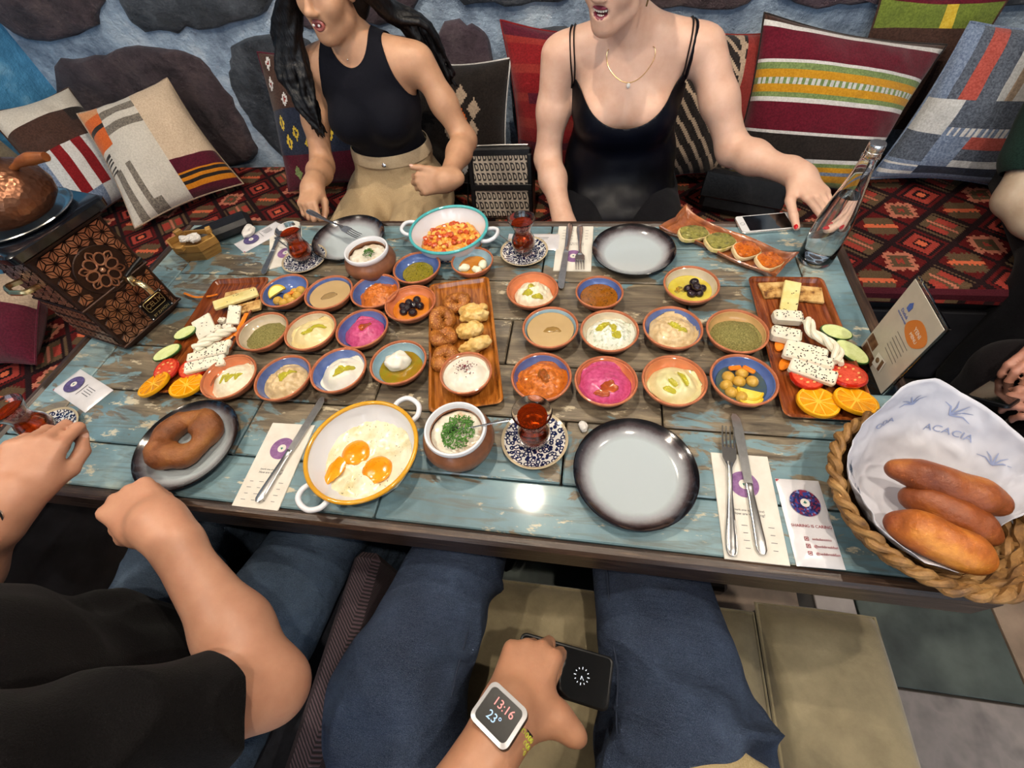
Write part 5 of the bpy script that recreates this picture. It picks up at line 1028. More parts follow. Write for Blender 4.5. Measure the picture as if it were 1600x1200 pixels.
# ---- glass bottle
bx, by = 0.851, 0.297
t = thing('water_bottle', 'clear glass water bottle with a silver cap at the right back corner', 'bottle', (bx, by, TZ))
ob = [(0, 0.004), (0.020, 0.0), (0.034, 0.0), (0.0375, 0.004), (0.038, 0.012), (0.0375, 0.060), (0.0355, 0.100), (0.030, 0.140), (0.0225, 0.180), (0.0172, 0.215), (0.0150, 0.240), (0.0165, 0.243), (0.0165, 0.247), (0.0140, 0.249), (0.0135, 0.262)]
ib = [(0.0105, 0.262), (0.0118, 0.238), (0.0142, 0.215), (0.0195, 0.180), (0.0270, 0.140), (0.0325, 0.100), (0.0347, 0.060), (0.0350, 0.014), (0.031, 0.0085), (0.0, 0.012)]
obj('glass', lathe(ob+ib, 44), m_glass, t, angle=70)
m_water = N('water'); m_water.set(Base__Color=(0.95, 0.98, 1.0), Roughness=0.0, IOR=1.33); m_water.b.inputs['Transmission Weight'].default_value = 1.0
obj('water', lathe([(0, 0.0125)]+[(r-0.0002, z+0.0003) for r, z in ib[::-1][1:] if z < 0.16]+[(0.0222, 0.165), (0, 0.165)], 44), m_water.m, t, angle=50)
obj('cap', lathe([(0.0142, 0.250), (0.0150, 0.2505), (0.0152, 0.256), (0.0146, 0.2565), (0.0152, 0.2575), (0.0152, 0.268), (0.0140, 0.2705), (0, 0.271), (0, 0.2665), (0.0138, 0.266), (0.0142, 0.250)], 36), m_silver, t)
# ---- menu card in a clear stand
t = thing('menu_card', 'upright menu card in a clear stand behind the bread basket', 'menu card', (0.874, -0.035, TZ), 0)
m_card = N('card_print'); _n = m_card; _n.set(Base__Color=_n.ramp(_n.noise(9, 4), [(0.35, rgb('a39e92')), (0.65, rgb('b8b1a4'))]), Roughness=0.35); m_card = _n.m
CW, CH = 0.118, 0.172; d0, d1 = at(1345, 547, TZ), at(1378, 615, TZ)
obj('stand_base', shift(box(0.06, 0.12, 0.003, 0.001), (0.005, 0, 0.0)), m_glass, t); obj('clear_sleeve', shift(box(0.004, CW+0.006, CH+0.006, 0.0006), (0.0035, 0, 0.003)), m_glass, t)
cd_ = obj('card', shift(box(0.0012, CW, CH), (-0.0002, 0, 0.004)), m_card, t); X0 = -0.0012
def on_card(g): V, Fc = g; return np.c_[X0-V[:, 2], -V[:, 0], V[:, 1]], Fc
m_orp = M('card_orange', 'b96a24', 0.4); m_blp = M('card_blue', '3a58a0', 0.4); m_cof = M('card_brown', '4a2c1c', 0.4, '7a5a40', 60); m_wht = M('card_white', 'c9c5bd', 0.4)
blob_ = [(0.024+0.03*math.cos(a)*(1+0.15*math.sin(2*a)), 0.128+0.022*math.sin(a)) for a in np.linspace(0, 2*PI, 28, endpoint=False)]
obj('print_patch', on_card(prism([(min(x, CW/2-0.0005), y) for x, y in blob_], 0.0003)), m_orp, cd_); obj('print_logo', on_card(join(prism([(-0.030, 0.136), (-0.020, 0.136), (-0.019, 0.146), (-0.025, 0.153), (-0.031, 0.146)], 0.0003), shift(text_geo('Dutluk', 0.009, 0.0003), (-0.025, 0.127, 0)), shift(text_geo('HUZUR BAHCESI', 0.0045, 0.0003), (-0.025, 0.119, 0)))), m_blp, cd_)
obj('print_text', on_card(join(shift(text_geo('YENI', 0.011, 0.0003), (0.026, 0.132, 0.0004)), shift(text_geo('MENU', 0.009, 0.0003), (0.026, 0.120, 0.0004)))), m_wht, cd_)
obj('print_photo', on_card(join(shift(box(0.05, 0.018, 0.0003), (-0.028, 0.014, 0)), shift(box(0.03, 0.02, 0.0003), (-0.04, 0.036, 0)))), m_cof, cd_); obj('print_frame', on_card(join(shift(rotz(box(0.030, 0.026, 0.0003), 0.2), (0.006, 0.030, 0.0004)))), m_wht, cd_); obj('print_cup', on_card(join(shift(lathe([(0, 0), (0.0055, 0), (0.0055, 0.0003), (0, 0.0003)], 16), (0.0, 0.030, 0.0008)), shift(rotz(box(0.008, 0.022, 0.0003), 0.2), (0.014, 0.031, 0.0008)))), m_cof, cd_)
obj('print_lines', on_card(join(*[shift(box(0.045-0.006*(i % 2), 0.0012, 0.0002), (0.012, 0.098-0.008*i, 0)) for i in range(6)])), M('card_grey', '6f6a64', 0.5), cd_)
# ---- bread basket
m_wick = N('water_hyacinth'); _n = m_wick; _n.set(Base__Color=_n.ramp(_n.noise(26, 5, 0.65), [(0.3, rgb('432b15')), (0.5, rgb('7d5a30')), (0.75, rgb('a88350'))]), Roughness=0.65); _n.bump(_n.noise(120, 4), 0.5, 0.002); m_wick = _n.m
BC = np.array([0.846, -0.322]); m_paperb = M('liner_paper', 'b4b4bd', 0.7, 'c6c6ce', 8)
t = thing('bread_basket', 'round woven basket lined with printed paper at the front right corner', 'basket', (BC[0], BC[1], TZ))
prof = lambda k: (0.092+0.042*k**0.8, 0.005+0.066*k)
for lv in range(7):
    k = lv/6; R_, z_ = prof(k); n = 96; P = [((R_+0.003*math.sin(i*PI/3+lv*PI))*math.cos(2*PI*i/n), (R_+0.003*math.sin(i*PI/3+lv*PI))*math.sin(2*PI*i/n), z_+0.0015*math.sin(i*1.3)) for i in range(n)]
    obj('weave_course', tube(P, 0.0068, 7, closed=True), m_wick, t)
for k in range(28):
    a = 2*PI*k/28; P = [((prof(q_)[0]+0.002)*math.cos(a), (prof(q_)[0]+0.002)*math.sin(a), prof(q_)[1]) for q_ in np.linspace(0, 1, 6)]; obj('stake', tube(P, 0.0058, 7), m_wick, t)
for s_ in range(2):
    n = 200; P = [((0.136+0.005*math.cos(i*2*PI*19/n+s_*PI))*math.cos(2*PI*i/n), (0.136+0.005*math.cos(i*2*PI*19/n+s_*PI))*math.sin(2*PI*i/n), 0.075+0.005*math.sin(i*2*PI*19/n+s_*PI)+0.002*math.sin(i*0.7)) for i in range(n)]; obj('rim_braid', tube(P, 0.0060+0.0014*np.sin(np.arange(n)*0.9), 8, closed=True), m_wick, t)
P = []
for i in range(150): a = i*0.42; r = 0.005+0.092*i/150; P.append((r*math.cos(a), r*math.sin(a), 0.0085))
obj('base_coil', tube(P, 0.0066, 7), m_wick, t)
# liner paper: creased sheet pressed into the basket, its back corner standing tall
def lin_ext(th):
    d = (math.degrees(th)+360) % 360
    return float(np.interp(d, [0, 20, 45, 75, 92, 108, 125, 150, 190, 225, 250, 262, 275, 330, 360], [0.165, 0.195, 0.205, 0.225, 0.245, 0.240, 0.200, 0.172, 0.170, 0.168, 0.164, 0.150, 0.070, 0.070, 0.165]))
def lin_pt(th, s, off=0.0):
    """point of the sheet at angle th, distance s along the paper from the middle"""
    r = np.interp(s, [0, 0.075, 0.094, 0.165, 0.26], [0, 0.075, 0.086, 0.122, 0.150]); z = np.interp(s, [0, 0.075, 0.094, 0.165, 0.26], [0.0165, 0.0170, 0.026, 0.082, 0.176])
    p = np.array([r*math.cos(th), r*math.sin(th), z]); q_ = np.array([[p[0], p[1], s]])
    cr = (0.007*vnoise(q_, 20, 4)[0]+0.006*abs(vnoise(q_, 42, 8)[0])-0.003)*min(1, max(0.08, (s-0.07)/0.05)); inn = np.array([-math.cos(th)*0.85, -math.sin(th)*0.85, 0.5]); return p+inn*(abs(cr)*1.1+off)
def liner():
    na, ns = 120, 30; V = [lin_pt(0, 0)]; Fc = []
    for i in range(na):
        th = 2*PI*i/na; e_ = lin_ext(th)
        for j in range(1, ns+1): V.append(lin_pt(th, e_*j/ns))
    for i in range(na):
        a, b = 1+i*ns, 1+((i+1) % na)*ns; Fc.append((0, a, b))
        for j in range(ns-1): Fc += [(a+j, a+j+1, b+j+1), (a+j, b+j+1, b+j)]
    return thick((A(V), np.array(Fc)), 0.0005)
ln = obj('paper_liner', liner(), m_paperb, None, (BC[0], BC[1], TZ), angle=None); tag(ln, 'white printed paper liner standing up in the bread basket', 'paper')
def on_liner(g, deg, s, rz):
    V, Fc = rotz(g, rz); out = []
    for x, y, z in V: s2 = s+y; r = np.interp(s2, [0, 0.075, 0.094, 0.165, 0.26], [0, 0.075, 0.086, 0.122, 0.150]); out.append(lin_pt(math.radians(deg)-x/max(r, 0.05), s2, 0.0011+z))
    return A(out), Fc
m_lb = M('liner_blue', '8a94b4', 0.7); m_ln = M('liner_navy', '2f4258', 0.7)
def frond(s): return join(*[tube([(0, 0, 0), (s*0.6*math.sin(a), s*0.6*math.cos(a), 0), (s*math.sin(a*1.3), s*math.cos(a*1.3), 0)], [0.0014, 0.0012, 0.0004], 5, flat=0.2) for a in (-0.9, -0.45, 0, 0.45, 0.9)])
for g_, d_, s_, r_ in ((text_geo('ODA', 0.017, 0.0003), 196, 0.115, 1.45), (frond(0.018), 178, 0.112, -0.1), (frond(0.017), 160, 0.135, 0.6), (text_geo('C', 0.034, 0.0003), 172, 0.090, 1.2)): obj('print_navy', on_liner(g_, d_, s_, r_), m_ln, ln)
for g_, d_, s_, r_ in ((text_geo('ODA', 0.015, 0.0003), 112, 0.165, 0.2), (text_geo('ACACIA', 0.017, 0.0003), 66, 0.158, 0.1), (frond(0.026), 72, 0.185, -0.5), (frond(0.020), 96, 0.195, 0.6), (frond(0.022), 32, 0.145, 0.4)): obj('print_blue', on_liner(g_, d_, s_, r_), m_lb, ln)
_n = N('fried_bread'); _n.set(Base__Color=_n.ramp(_n.noise(13, 5, 0.6), [(0.3, rgb('7a3a12')), (0.5, rgb('a35a1e')), (0.68, rgb('cf8c38'))]), Roughness=0.42); _n.bump(_n.noise(40, 7, 0.65), 0.7, 0.006); m_fb = _n.m
_n = N('fried_bread_dark'); _n.set(Base__Color=_n.ramp(_n.noise(12, 5, 0.6), [(0.3, rgb('5a2810')), (0.52, rgb('80421c')), (0.7, rgb('b06c2a'))]), Roughness=0.42); _n.bump(_n.noise(40, 7, 0.65), 0.7, 0.006); m_fd = _n.m
def loaf(pa, pb_, z, r, lab, m, s, bend=0.01):
    a, b = at(*pa, z), at(*pb_, z+0.002); mid = (a+b)/2+np.array([0, 0, bend]); V, Fc = body(chain([a, (a*0.6+mid*0.4)+[0, 0, 0.004], mid, (b*0.6+mid*0.4)+[0, 0, 0.003], b], [r*0.72, r*1.0, r*1.05, r*1.02, r*0.78], 0.02), 0.004)
    V = V+vnorm(V, Fc)*(0.0035*fnoise(V, 24, s, 2))[:, None]; tag(obj('fried_bread_stick', (V, Fc), m, None, angle=None), lab, 'bread', 'fried bread sticks')
loaf((1400, 735), (1560, 788), TZ+0.068, 0.0200, 'dark rearmost fried bread stick in the basket', m_fd, 1); loaf((1425, 780), (1545, 835), TZ+0.052, 0.0195, 'middle fried bread stick partly under the rear one', m_fd, 3); loaf((1402, 820), (1530, 877), TZ+0.062, 0.0215, 'golden front fried bread stick in the basket', m_fb, 5)
# ================================================================== cushions
FB = {k: fabric('wool_'+k, a, b) for k, a, b in (('white', 'b0a99e', 'c6bfb4'), ('cream', 'b39d86', 'c9b49c'), ('grey', '56504a', '857c70'), ('orange', 'b24f1e', 'c8622c'), ('peach', 'b57a50', 'c98e62'), ('dark', '1e1a19', '2e2826'), ('brown', '33241f', '4a342c'), ('maroon', '3f1220', '551a2a'), ('amber', 'b06a18', 'c27c24'),
      ('red', '641418', '7c1e22'), ('brick', '6e2420', '84302a'), ('navy', '1d2230', '2c3344'), ('slate', '3c414c', '5e6672'), ('bluegrey', '55627a', '7d8a9e'), ('pale', 'a3a3a2', 'bfc0c0'), ('ivory', 'b3b0ad', 'cccac8'), ('green', '5d6e44', '7a8c58'), ('mustard', 'a8761c', 'bd8a28'), ('olive', '5c5445', '7a705c'), ('lime', '55622a', '6f7d36'), ('gold', 'b99a2a', 'cbb048'), ('rust', '8a3d34', 'a5524a'), ('black', '0f0e10', '1c1a1c'), ('tan', '8d7a68', 'a8937e'))}
def cushion(name, label, TL, TR, BR, BL, t, fn, back='dark', n=72, piping=None):
    TL, TR, BR, BL = map(lambda q_: np.array(q_, float), (TL, TR, BR, BL)); c = (TL+TR+BR+BL)/4
    u = np.linspace(0, 1, n+1); U, V_ = np.meshgrid(u, u, indexing='ij'); U_, W_ = U[..., None], V_[..., None]
    # sides bow inwards between the corners
    P = (1-U_)*(1-W_)*BL+U_*(1-W_)*BR+(1-U_)*W_*TL+U_*W_*TR
    P = P+(c-P)*(0.17*(4*U_*(1-U_)*(abs(W_-.5)*2)**3+4*W_*(1-W_)*(abs(U_-.5)*2)**3)/2)
    nn = np.cross(BR-BL, TL-BL); nn /= np.linalg.norm(nn)
    if nn[1] > 0: nn = -nn
    f = np.clip(4*U*(1-U), 0, 1)**0.5*np.clip(4*V_*(1-V_), 0, 1)**0.5; t = t*1.35
    wr = 0.010*fnoise((P*1.0).reshape(-1, 3), 9, len(label), 3).reshape(U.shape)*np.minimum(1, f*2)
    h = t/2*f+wr
    A1 = P+nn*h[..., None]; A2 = P-nn*(t/2*f)[..., None]; k = n+1
    V3 = np.concatenate([A1.reshape(-1, 3), A2.reshape(-1, 3)])-c; i, j = np.meshgrid(np.arange(n), np.arange(n), indexing='ij'); a = (i*k+j).ravel()
    F1 = np.stack([a, a+k, a+k+1, a+1], 1); 
    flip = np.dot(np.cross(V3[F1[0, 1]]-V3[F1[0, 0]], V3[F1[0, 3]]-V3[F1[0, 0]]), nn) < 0
    F2 = F1[:, ::-1]+k*k
    if flip: F1, F2 = F1[:, ::-1], F2[:, ::-1]
    names = []; idx = []
    for ii in range(n):
        for jj in range(n):
            m = fn((ii+.5)/n, (jj+.5)/n)
            if m not in names: names.append(m)
            idx.append(names.index(m))
    if back not in names: names.append(back)
    me = mesh_of((V3, np.concatenate([F1, F2])), name, True, None)
    for q_ in names: me.materials.append(FB[q_])
    me.polygons.foreach_set('material_index', np.array(idx+[names.index(back)]*(n*n), np.int32)); me.update()
    o = tag(obj(name, me, None, None, c), label, 'cushion', 'bench cushions')
    b = np.concatenate([P[:, 0], P[-1, 1:], P[::-1, -1][1:], P[0, ::-1][1:-1]])-c
    obj('piping', tube(b[::2], 0.0035, 6, closed=True), FB[piping or back], o); return o
def stripes(v, lst):
    for lim, m in lst:
        if v < lim: return m
    return lst[-1][1]
def f_c3(u, v):
    if u > 0.56:
        v2 = v
        return stripes(v2, [(0.06, 'maroon'), (0.10, 'amber'), (0.125, 'dark'), (0.155, 'amber'), (0.175, 'dark'), (0.20, 'amber'), (0.31, 'maroon'), (1, 'cream')])
    if v > 0.60:
        if u < 0.20: return stripes(v, [(0.68, 'orange'), (0.77, 'orange'), (0.81, 'dark'), (0.90, 'orange'), (1, 'peach')])
        return 'grey' if int((v-0.60)/0.072) % 2 == 1 else 'white'
    if u < 0.16 and v > 0.40: return 'dark' if int(v*60) % 2 == 0 and u < 0.11 and v < 0.56 else 'white'
    if u < 0.26 and v < 0.42: return 'grey' if int(u*100/7) % 2 == 1 else 'white'
    if u < 0.34 and v < 0.10: return 'grey'
    return 'white'
cushion('patchwork_cushion', 'white and grey patchwork cushion with orange and maroon striped corners', (-1.78, 1.05, 0.835), (-1.472, 1.27, 0.872), (-1.25, 1.09, 0.505), (-1.58, 0.75, 0.505), 0.15, f_c3, 'tan')
def f_st(u, v):
    if v > 0.80: return 'white'
    if v > 0.55: return 'brown' if (u < 0.7 or v < 0.7) else 'dark'
    if v < 0.16: return 'pale' if u > 0.5 else 'bluegrey'
    return ['bluegrey', 'pale', 'red', 'ivory', 'red', 'pale', 'slate', 'red'][int(u*7.99)]
cushion('striped_cushion', 'white topped cushion with red and pale stripes in the left corner', (-2.05, 0.93, 0.90), (-1.94, 1.23, 0.87), (-1.75, 1.08, 0.505), (-1.84, 0.72, 0.505), 0.14, f_st, 'brown')
cushion('olive_cushion', 'plain olive grey cushion against the left wall', (-2.08, 0.50, 0.92), (-2.07, 0.90, 0.91), (-1.90, 0.86, 0.505), (-1.92, 0.46, 0.505), 0.14, lambda u, v: 'olive' if v < 0.9 else 'tan', 'olive', 40, 'gold')
cushion('bench_cushion', 'grey and maroon cushion lying on the left bench by the table', (-1.80, 0.30, 0.62), (-1.52, 0.34, 0.64), (-1.42, 0.02, 0.51), (-1.74, -0.02, 0.51), 0.12, lambda u, v: 'maroon' if v < 0.55 else 'tan', 'maroon', 40)
def dia(u, v, cu, cv, a, b): return abs(u-cu)/a+abs(v-cv)/b
def f_di(u, v):
    for cu, cv in ((0.10, 0.93), (0.10, 0.78), (0.22, 0.86), (0.26, 0.66), (0.40, 0.8), (0.55, 0.9), (0.7, 0.75)):
        d_ = dia(u, v, cu, cv, 0.035, 0.055)
        if d_ < 1: return 'brick' if d_ < 0.4 else 'ivory'
    for cu, cv in ((0.16, 0.50), (0.30, 0.42), (0.20, 0.36), (0.42, 0.34), (0.50, 0.5), (0.66, 0.4), (0.8, 0.5)):
        d_ = dia(u, v, cu, cv, 0.04, 0.055)
        if d_ < 1: return 'navy' if d_ < 0.4 else 'gold'
    if dia(u, v, 0.2, 0.12, 0.05, 0.06) < 1: return 'green'
    return 'brown' if v > 0.60 and u < 0.5 else 'maroon' if v > 0.60 or v < 0.26 else 'navy'
cushion('diamond_cushion', 'dark navy and maroon cushion with small diamonds behind the dark haired woman', (-1.0, 1.26, 0.945), (-0.59, 1.28, 0.94), (-0.60, 1.08, 0.505), (-0.99, 1.02, 0.505), 0.13, f_di, 'maroon')
def f_bk(u, v):
    for cu, cv, m in ((0.42, 0.62, 'tan'), (0.54, 0.52, 'tan'), (0.42, 0.45, 'orange'), (0.53, 0.36, 'tan'), (0.42, 0.28, 'tan'), (0.31, 0.53, 'tan'), (0.31, 0.36, 'tan'), (0.42, 0.08, 'ivory'), (0.3, 0.1, 'tan')):
        if dia(u, v, cu+0.16, cv+0.10, 0.065, 0.095) < 0.9: return m
    return 'brown'
FB['brown2'] = fabric('wool_espresso', '1a1614', '292320')
cushion('espresso_cushion', 'dark brown cushion with a beige and orange diamond cluster between the women', (-0.40, 1.24, 0.895), (0.0, 1.24, 0.885), (-0.02, 1.04, 0.505), (-0.40, 1.04, 0.505), 0.15, lambda u, v: {'brown': 'brown2'}.get(f_bk(u, v), f_bk(u, v)), 'brown2', piping='ivory')
cushion('red_cushion', 'worn red cushion standing behind the woman in thin straps', (-0.035, 1.29, 0.985), (0.37, 1.30, 0.93), (0.40, 1.14, 0.505), (0.02, 1.14, 0.505), 0.13, lambda u, v: 'maroon' if (0.52 < v < 0.58 and u > 0.2) or (0.2 < v < 0.25) or (dia(u, v, 0.55, 0.75, 0.14, 0.12) < 1 and dia(u, v, 0.55, 0.75, 0.14, 0.12) > 0.6) or v > 0.93 else 'red' if (int(v*17) % 3) else 'brick', 'red')
cushion('diagonal_cushion', 'black and beige hatched cushion with a red side behind the outstretched arm', (0.53, 1.28, 0.95), (0.93, 1.29, 0.90), (0.84, 1.10, 0.505), (0.52, 1.06, 0.505), 0.15, lambda u, v: 'brick' if u > 0.70 and v > 0.35+0.3*(0.9-u) else 'tan' if abs(u-0.70+0.12*(v-0.5)) < 0.02 else ('tan' if int((u*0.9+v)*26) % 3 == 0 else 'dark'), 'brick')
def f_str(u, v):
    pass
    return stripes(v, [(0.05, 'green'), (0.10, 'mustard'), (0.13, 'bluegrey'), (0.16, 'mustard'), (0.19, 'green'), (0.215, 'ivory'), (0.36, 'dark'), (0.385, 'ivory'), (0.545, 'maroon'), (0.57, 'ivory'), (0.60, 'green'), (0.645, 'mustard'), (0.68, 'pale' if int(u*60) % 2 else 'green'), (0.725, 'mustard'), (0.76, 'green'), (0.785, 'ivory'), (0.95, 'maroon'), (0.97, 'ivory'), (1.1, 'brown')])
FB['maroon'] = fabric('wool_wine', '4a0f1e', '5f1828')
cushion('wide_striped_cushion', 'wine red cushion with mustard green and white stripes beside the bottle', (0.83, 1.24, 0.97), (1.43, 1.27, 0.845), (1.26, 0.99, 0.50), (0.80, 1.02, 0.50), 0.17, f_str, 'maroon', 110, 'dark')
def f_pw(u, v):
    if v > 0.58:
        if u > 0.52: return 'ivory' if v < 0.82 or u > 0.6 else 'tan'
        return stripes(u, [(0.10, 'bluegrey'), (0.16, 'slate'), (0.28, 'rust'), (0.40, 'slate'), (0.46, 'pale'), (0.6, 'tan')])
    if v > 0.36: return 'pale' if u < 0.22 else ('slate' if v > 0.41 else ('ivory' if int(u*45) % 2 else 'bluegrey'))
    if u < 0.22: return 'slate' if v > 0.16 else ('ivory' if int(v*50) % 3 == 0 else 'bluegrey')
    if u < 0.42: return 'bluegrey' if v > 0.14 else 'navy' if v > 0.07 else 'bluegrey'
    if u > 0.42 and 0.28 < v: return 'rust'
    return 'slate' if v > 0.2 else 'pale' if v > 0.14 else 'navy' if v > 0.07 else 'bluegrey'
cushion('blue_patchwork_cushion', 'blue grey patchwork cushion at the right end of the wall bench', (1.40, 1.17, 0.935), (1.82, 1.20, 0.90), (1.72, 1.0, 0.505), (1.31, 1.07, 0.505), 0.15, f_pw, 'bluegrey')
cushion('tasselled_cushion', 'dark cushion with a lime green band peeping over the striped ones', (1.19, 1.325, 0.985), (1.56, 1.325, 0.955), (1.58, 1.29, 0.56), (1.20, 1.29, 0.56), 0.05, lambda u, v: 'maroon' if v > 0.95 else ('gold' if 0.55 < u < 0.64 else 'lime') if v > 0.80 else 'brown', 'brown', 48)

# ================================================================== bags on the bench
m_leath = M('black_leather', '101012', 0.38, '1b1a1c', 90, bump=0.3)
def mono_mat():
    n = N('monogram_canvas'); v = n.map((1, 1, 1)); sp = n.n('ShaderNodeSeparateXYZ'); n.put(sp.inputs[0], v); x, z = sp.outputs[0], sp.outputs[2]
    u = n.math('FRACT', n.math('MULTIPLY', n.math('ADD', x, n.math('MULTIPLY', z, 0.22)), 52)); w_ = n.math('FRACT', n.math('MULTIPLY', z, 30))
    stem = n.math('LESS_THAN', n.math('ABSOLUTE', n.math('SUBTRACT', u, 0.22)), 0.10)
    du, dw = n.math('MULTIPLY', n.math('SUBTRACT', u, 0.48), 1.0), n.math('MULTIPLY', n.math('SUBTRACT', w_, 0.5), 0.95)
    r = n.math('SQRT', n.math('ADD', n.math('POWER', du, 2.0), n.math('POWER', dw, 2.0))); ringm = n.math('LESS_THAN', n.math('ABSOLUTE', n.math('SUBTRACT', r, 0.30)), 0.085)
    row = n.math('LESS_THAN', n.math('ABSOLUTE', n.math('SUBTRACT', w_, 0.5)), 0.42); g = n.math('MULTIPLY', n.math('MAXIMUM', stem, ringm), row)
    n.set(Base__Color=n.mix(g, n.ramp(n.noise(400, 2), [(0.4, rgb('8f8478')), (0.6, rgb('a89c8e'))]), rgb('1b181a')), Roughness=0.8); n.bump(n.noise(500, 2), 0.3, 0.001); return n.m
t = thing('handbag', 'beige and black monogram canvas handbag between the two women', 'handbag', (-0.015, 0.90, SZ), 0.0); t.rotation_euler = (-0.25, 0, 0.0)
gb = box(0.225, 0.09, 0.235, 0.012); gb[0][:, 1] *= 1-0.45*gb[0][:, 2]/0.235
obj('bag_body', gb, mono_mat(), t)
obj('top_band', shift(box(0.228, 0.055, 0.030, 0.006), (0, 0, 0.215)), m_leath, t); obj('front_strap', shift(box(0.229, 0.005, 0.020, 0.001), (0, -0.041, 0.105)), m_leath, t); obj('zip', shift(tube([(-0.10, 0, 0.248), (0, 0, 0.249), (0.10, 0, 0.248)], 0.003, 6), (0, 0, 0)), m_silver, t)
for s in (-1, 1): obj('side_strap', shift(box(0.018, 0.082, 0.225, 0.004), (s*0.109, 0, 0.002)), m_leath, t)
obj('shoulder_strap', tube(spline([(-0.11, 0, 0.235), (-0.125, -0.02, 0.15), (-0.13, -0.05, 0.03), (-0.09, -0.085, 0.012), (-0.02, -0.085, 0.010)], 6), 0.007, 8, flat=0.35), m_leath, t)
t = thing('black_purse', 'black leather purse with a gold chain under the outstretched arm', 'purse', (0.84, 0.90, SZ), -0.45); t.rotation_euler = (-0.35, 0, -0.35)
obj('purse_body', rough(box(0.27, 0.075, 0.14, 0.018), 0.002, 18), m_leath, t); obj('flap', shift(rough(box(0.274, 0.012, 0.085, 0.004), 0.001, 18), (0, -0.041, 0.05)), m_leath, t)
m_gold = M('gold', (0.83, 0.62, 0.30), 0.22, metal=1.0)
for k in range(5): obj('chain_link', place(lumpless(0.0075, 0.0016, 16, 6), orient((1, 0.4*(k % 2), 0.2), (0, 1, 0.8*(k % 2))), (0.138, -0.03-0.010*k, 0.115-0.006*k)), m_gold, t)

# ================================================================== samovar
m_cop = N('aged_copper'); _n = m_cop; _n.set(Base__Color=_n.ramp(_n.noise(14, 5), [(0.3, rgb('7d4e38')), (0.55, rgb('a8765a')), (0.75, rgb('c79678'))]), Metallic=0.7, Roughness=0.30); _n.bump(_n.noise(150, 3), 0.12, 0.001); m_cop = _n.m
m_copd = M('dark_copper', '2a1a14', 0.45, '3a261c', 40, metal=0.5); m_brass = M('brass', (0.62, 0.48, 0.24), 0.25, metal=1.0, c2=(0.75, 0.6, 0.34), f=40)
SA_, SB_ = np.array([-0.757, -0.094, 0]), np.array([-0.716, 0.077, 0]); su = (SB_-SA_)/np.linalg.norm(SB_-SA_); sn = np.array([su[1], -su[0], 0]); SW, SH = 0.176, 0.272
t = thing('samovar', 'embossed copper samovar with a brass tap at the left end of the table', 'samovar', (SA_[0]+su[0]*SW/2-sn[0]*SW/2, SA_[1]+su[1]*SW/2-sn[1]*SW/2, TZ), math.atan2(su[1], su[0])-PI/2)
obj('base_plinth', rings_geo([(rrect(SW/2-0.012, SW/2-0.012, 0.02, 3), 0.0), (rrect(SW/2-0.012, SW/2-0.012, 0.02, 3), 0.008), (rrect(SW/2-0.004, SW/2-0.004, 0.012, 3), 0.010), (rrect(SW/2-0.004, SW/2-0.004, 0.012, 3), 0.018)]), m_copd, t)
obj('body_box', shift(box(SW-0.006, SW-0.006, SH-0.018, 0.004), (0, 0, 0.018)), m_copd, t)
def facets(W, H, s=0.028, skip=None):
    """raised asanoha facets over W x H; returns geo in (u, v, h)"""
    V, Fc, ids = [], [], {}
    def vid(x, y):
        k = (round(x, 4), round(y, 4))
        if k not in ids: ids[k] = len(V); V.append((x, y, 0.0))
        return ids[k]
    hh = s*math.sqrt(3)/2
    for r in range(-1, int(H/hh)+2):
        for c in range(-1, int(W/s)+2):
            x0 = c*s+(s/2 if r % 2 else 0); y0 = r*hh
            for tri in (((x0, y0), (x0+s, y0), (x0+s/2, y0+hh)), ((x0+s/2, y0+hh), (x0+s, y0), (x0+1.5*s, y0+hh))):
                cx, cy = sum(p[0] for p in tri)/3, sum(p[1] for p in tri)/3
                for k in range(3):
                    q_ = [tri[k], tri[(k+1) % 3], (cx, cy)]; gx, gy = sum(p[0] for p in q_)/3, sum(p[1] for p in q_)/3
                    if not (0.001 < gx < W-0.001 and 0.001 < gy < H-0.001) or (skip and skip(gx, gy)): continue
                    q_ = [(min(max(x, 0), W), min(max(y, 0), H)) for x, y in q_]; o_ = [vid(*p) for p in q_]; n0 = len(V)
                    for p in q_: V.append((gx+(p[0]-gx)*0.74, gy+(p[1]-gy)*0.74, 0.0022))
                    Fc.append((n0, n0+1, n0+2))
                    for a in range(3): Fc.append((o_[a], o_[(a+1) % 3], n0+(a+1) % 3, n0+a))
    return A(V), Fc
def on_face(g, side):
    """(u along face, v up, h out) -> samovar local; side 0 = right face, 1 = front face"""
    V, Fc = g; h = SW/2-0.003
    if side == 0: return np.c_[h+V[:, 2], V[:, 0]-SW/2, V[:, 1]], Fc
    return np.c_[V[:, 0]-SW/2, -h-V[:, 2], V[:, 1]], Fc
bd_ = 0.010
def emboss(g, nm='embossed_panel'):
    o = obj(nm, g, [m_copd, m_cop], t, smooth=False); n_ = len(o.data.polygons); o.data.polygons.foreach_set('material_index', np.array([1 if k % 4 == 0 else 0 for k in range(n_)], np.int32)); o.data.update()
up_skip = lambda x, y: (x+bd_-0.090)**2+(y+0.142-0.180)**2 < 0.056**2
emboss(on_face(shift(facets(SW-2*bd_, 0.122, skip=up_skip), (bd_, 0.142, 0.0003)), 0)); emboss(on_face(shift(facets(SW-2*bd_, 0.108), (bd_, 0.022, 0.0003)), 0))
emboss(on_face(shift(facets(SW-2*bd_, 0.122), (bd_, 0.142, 0.0003)), 1))
for k, z0 in enumerate((0.022, 0.060, 0.100)): emboss(on_face(shift(facets(SW-2*bd_, 0.030, 0.018), (bd_, z0, 0.0003)), 1), 'embossed_strip')
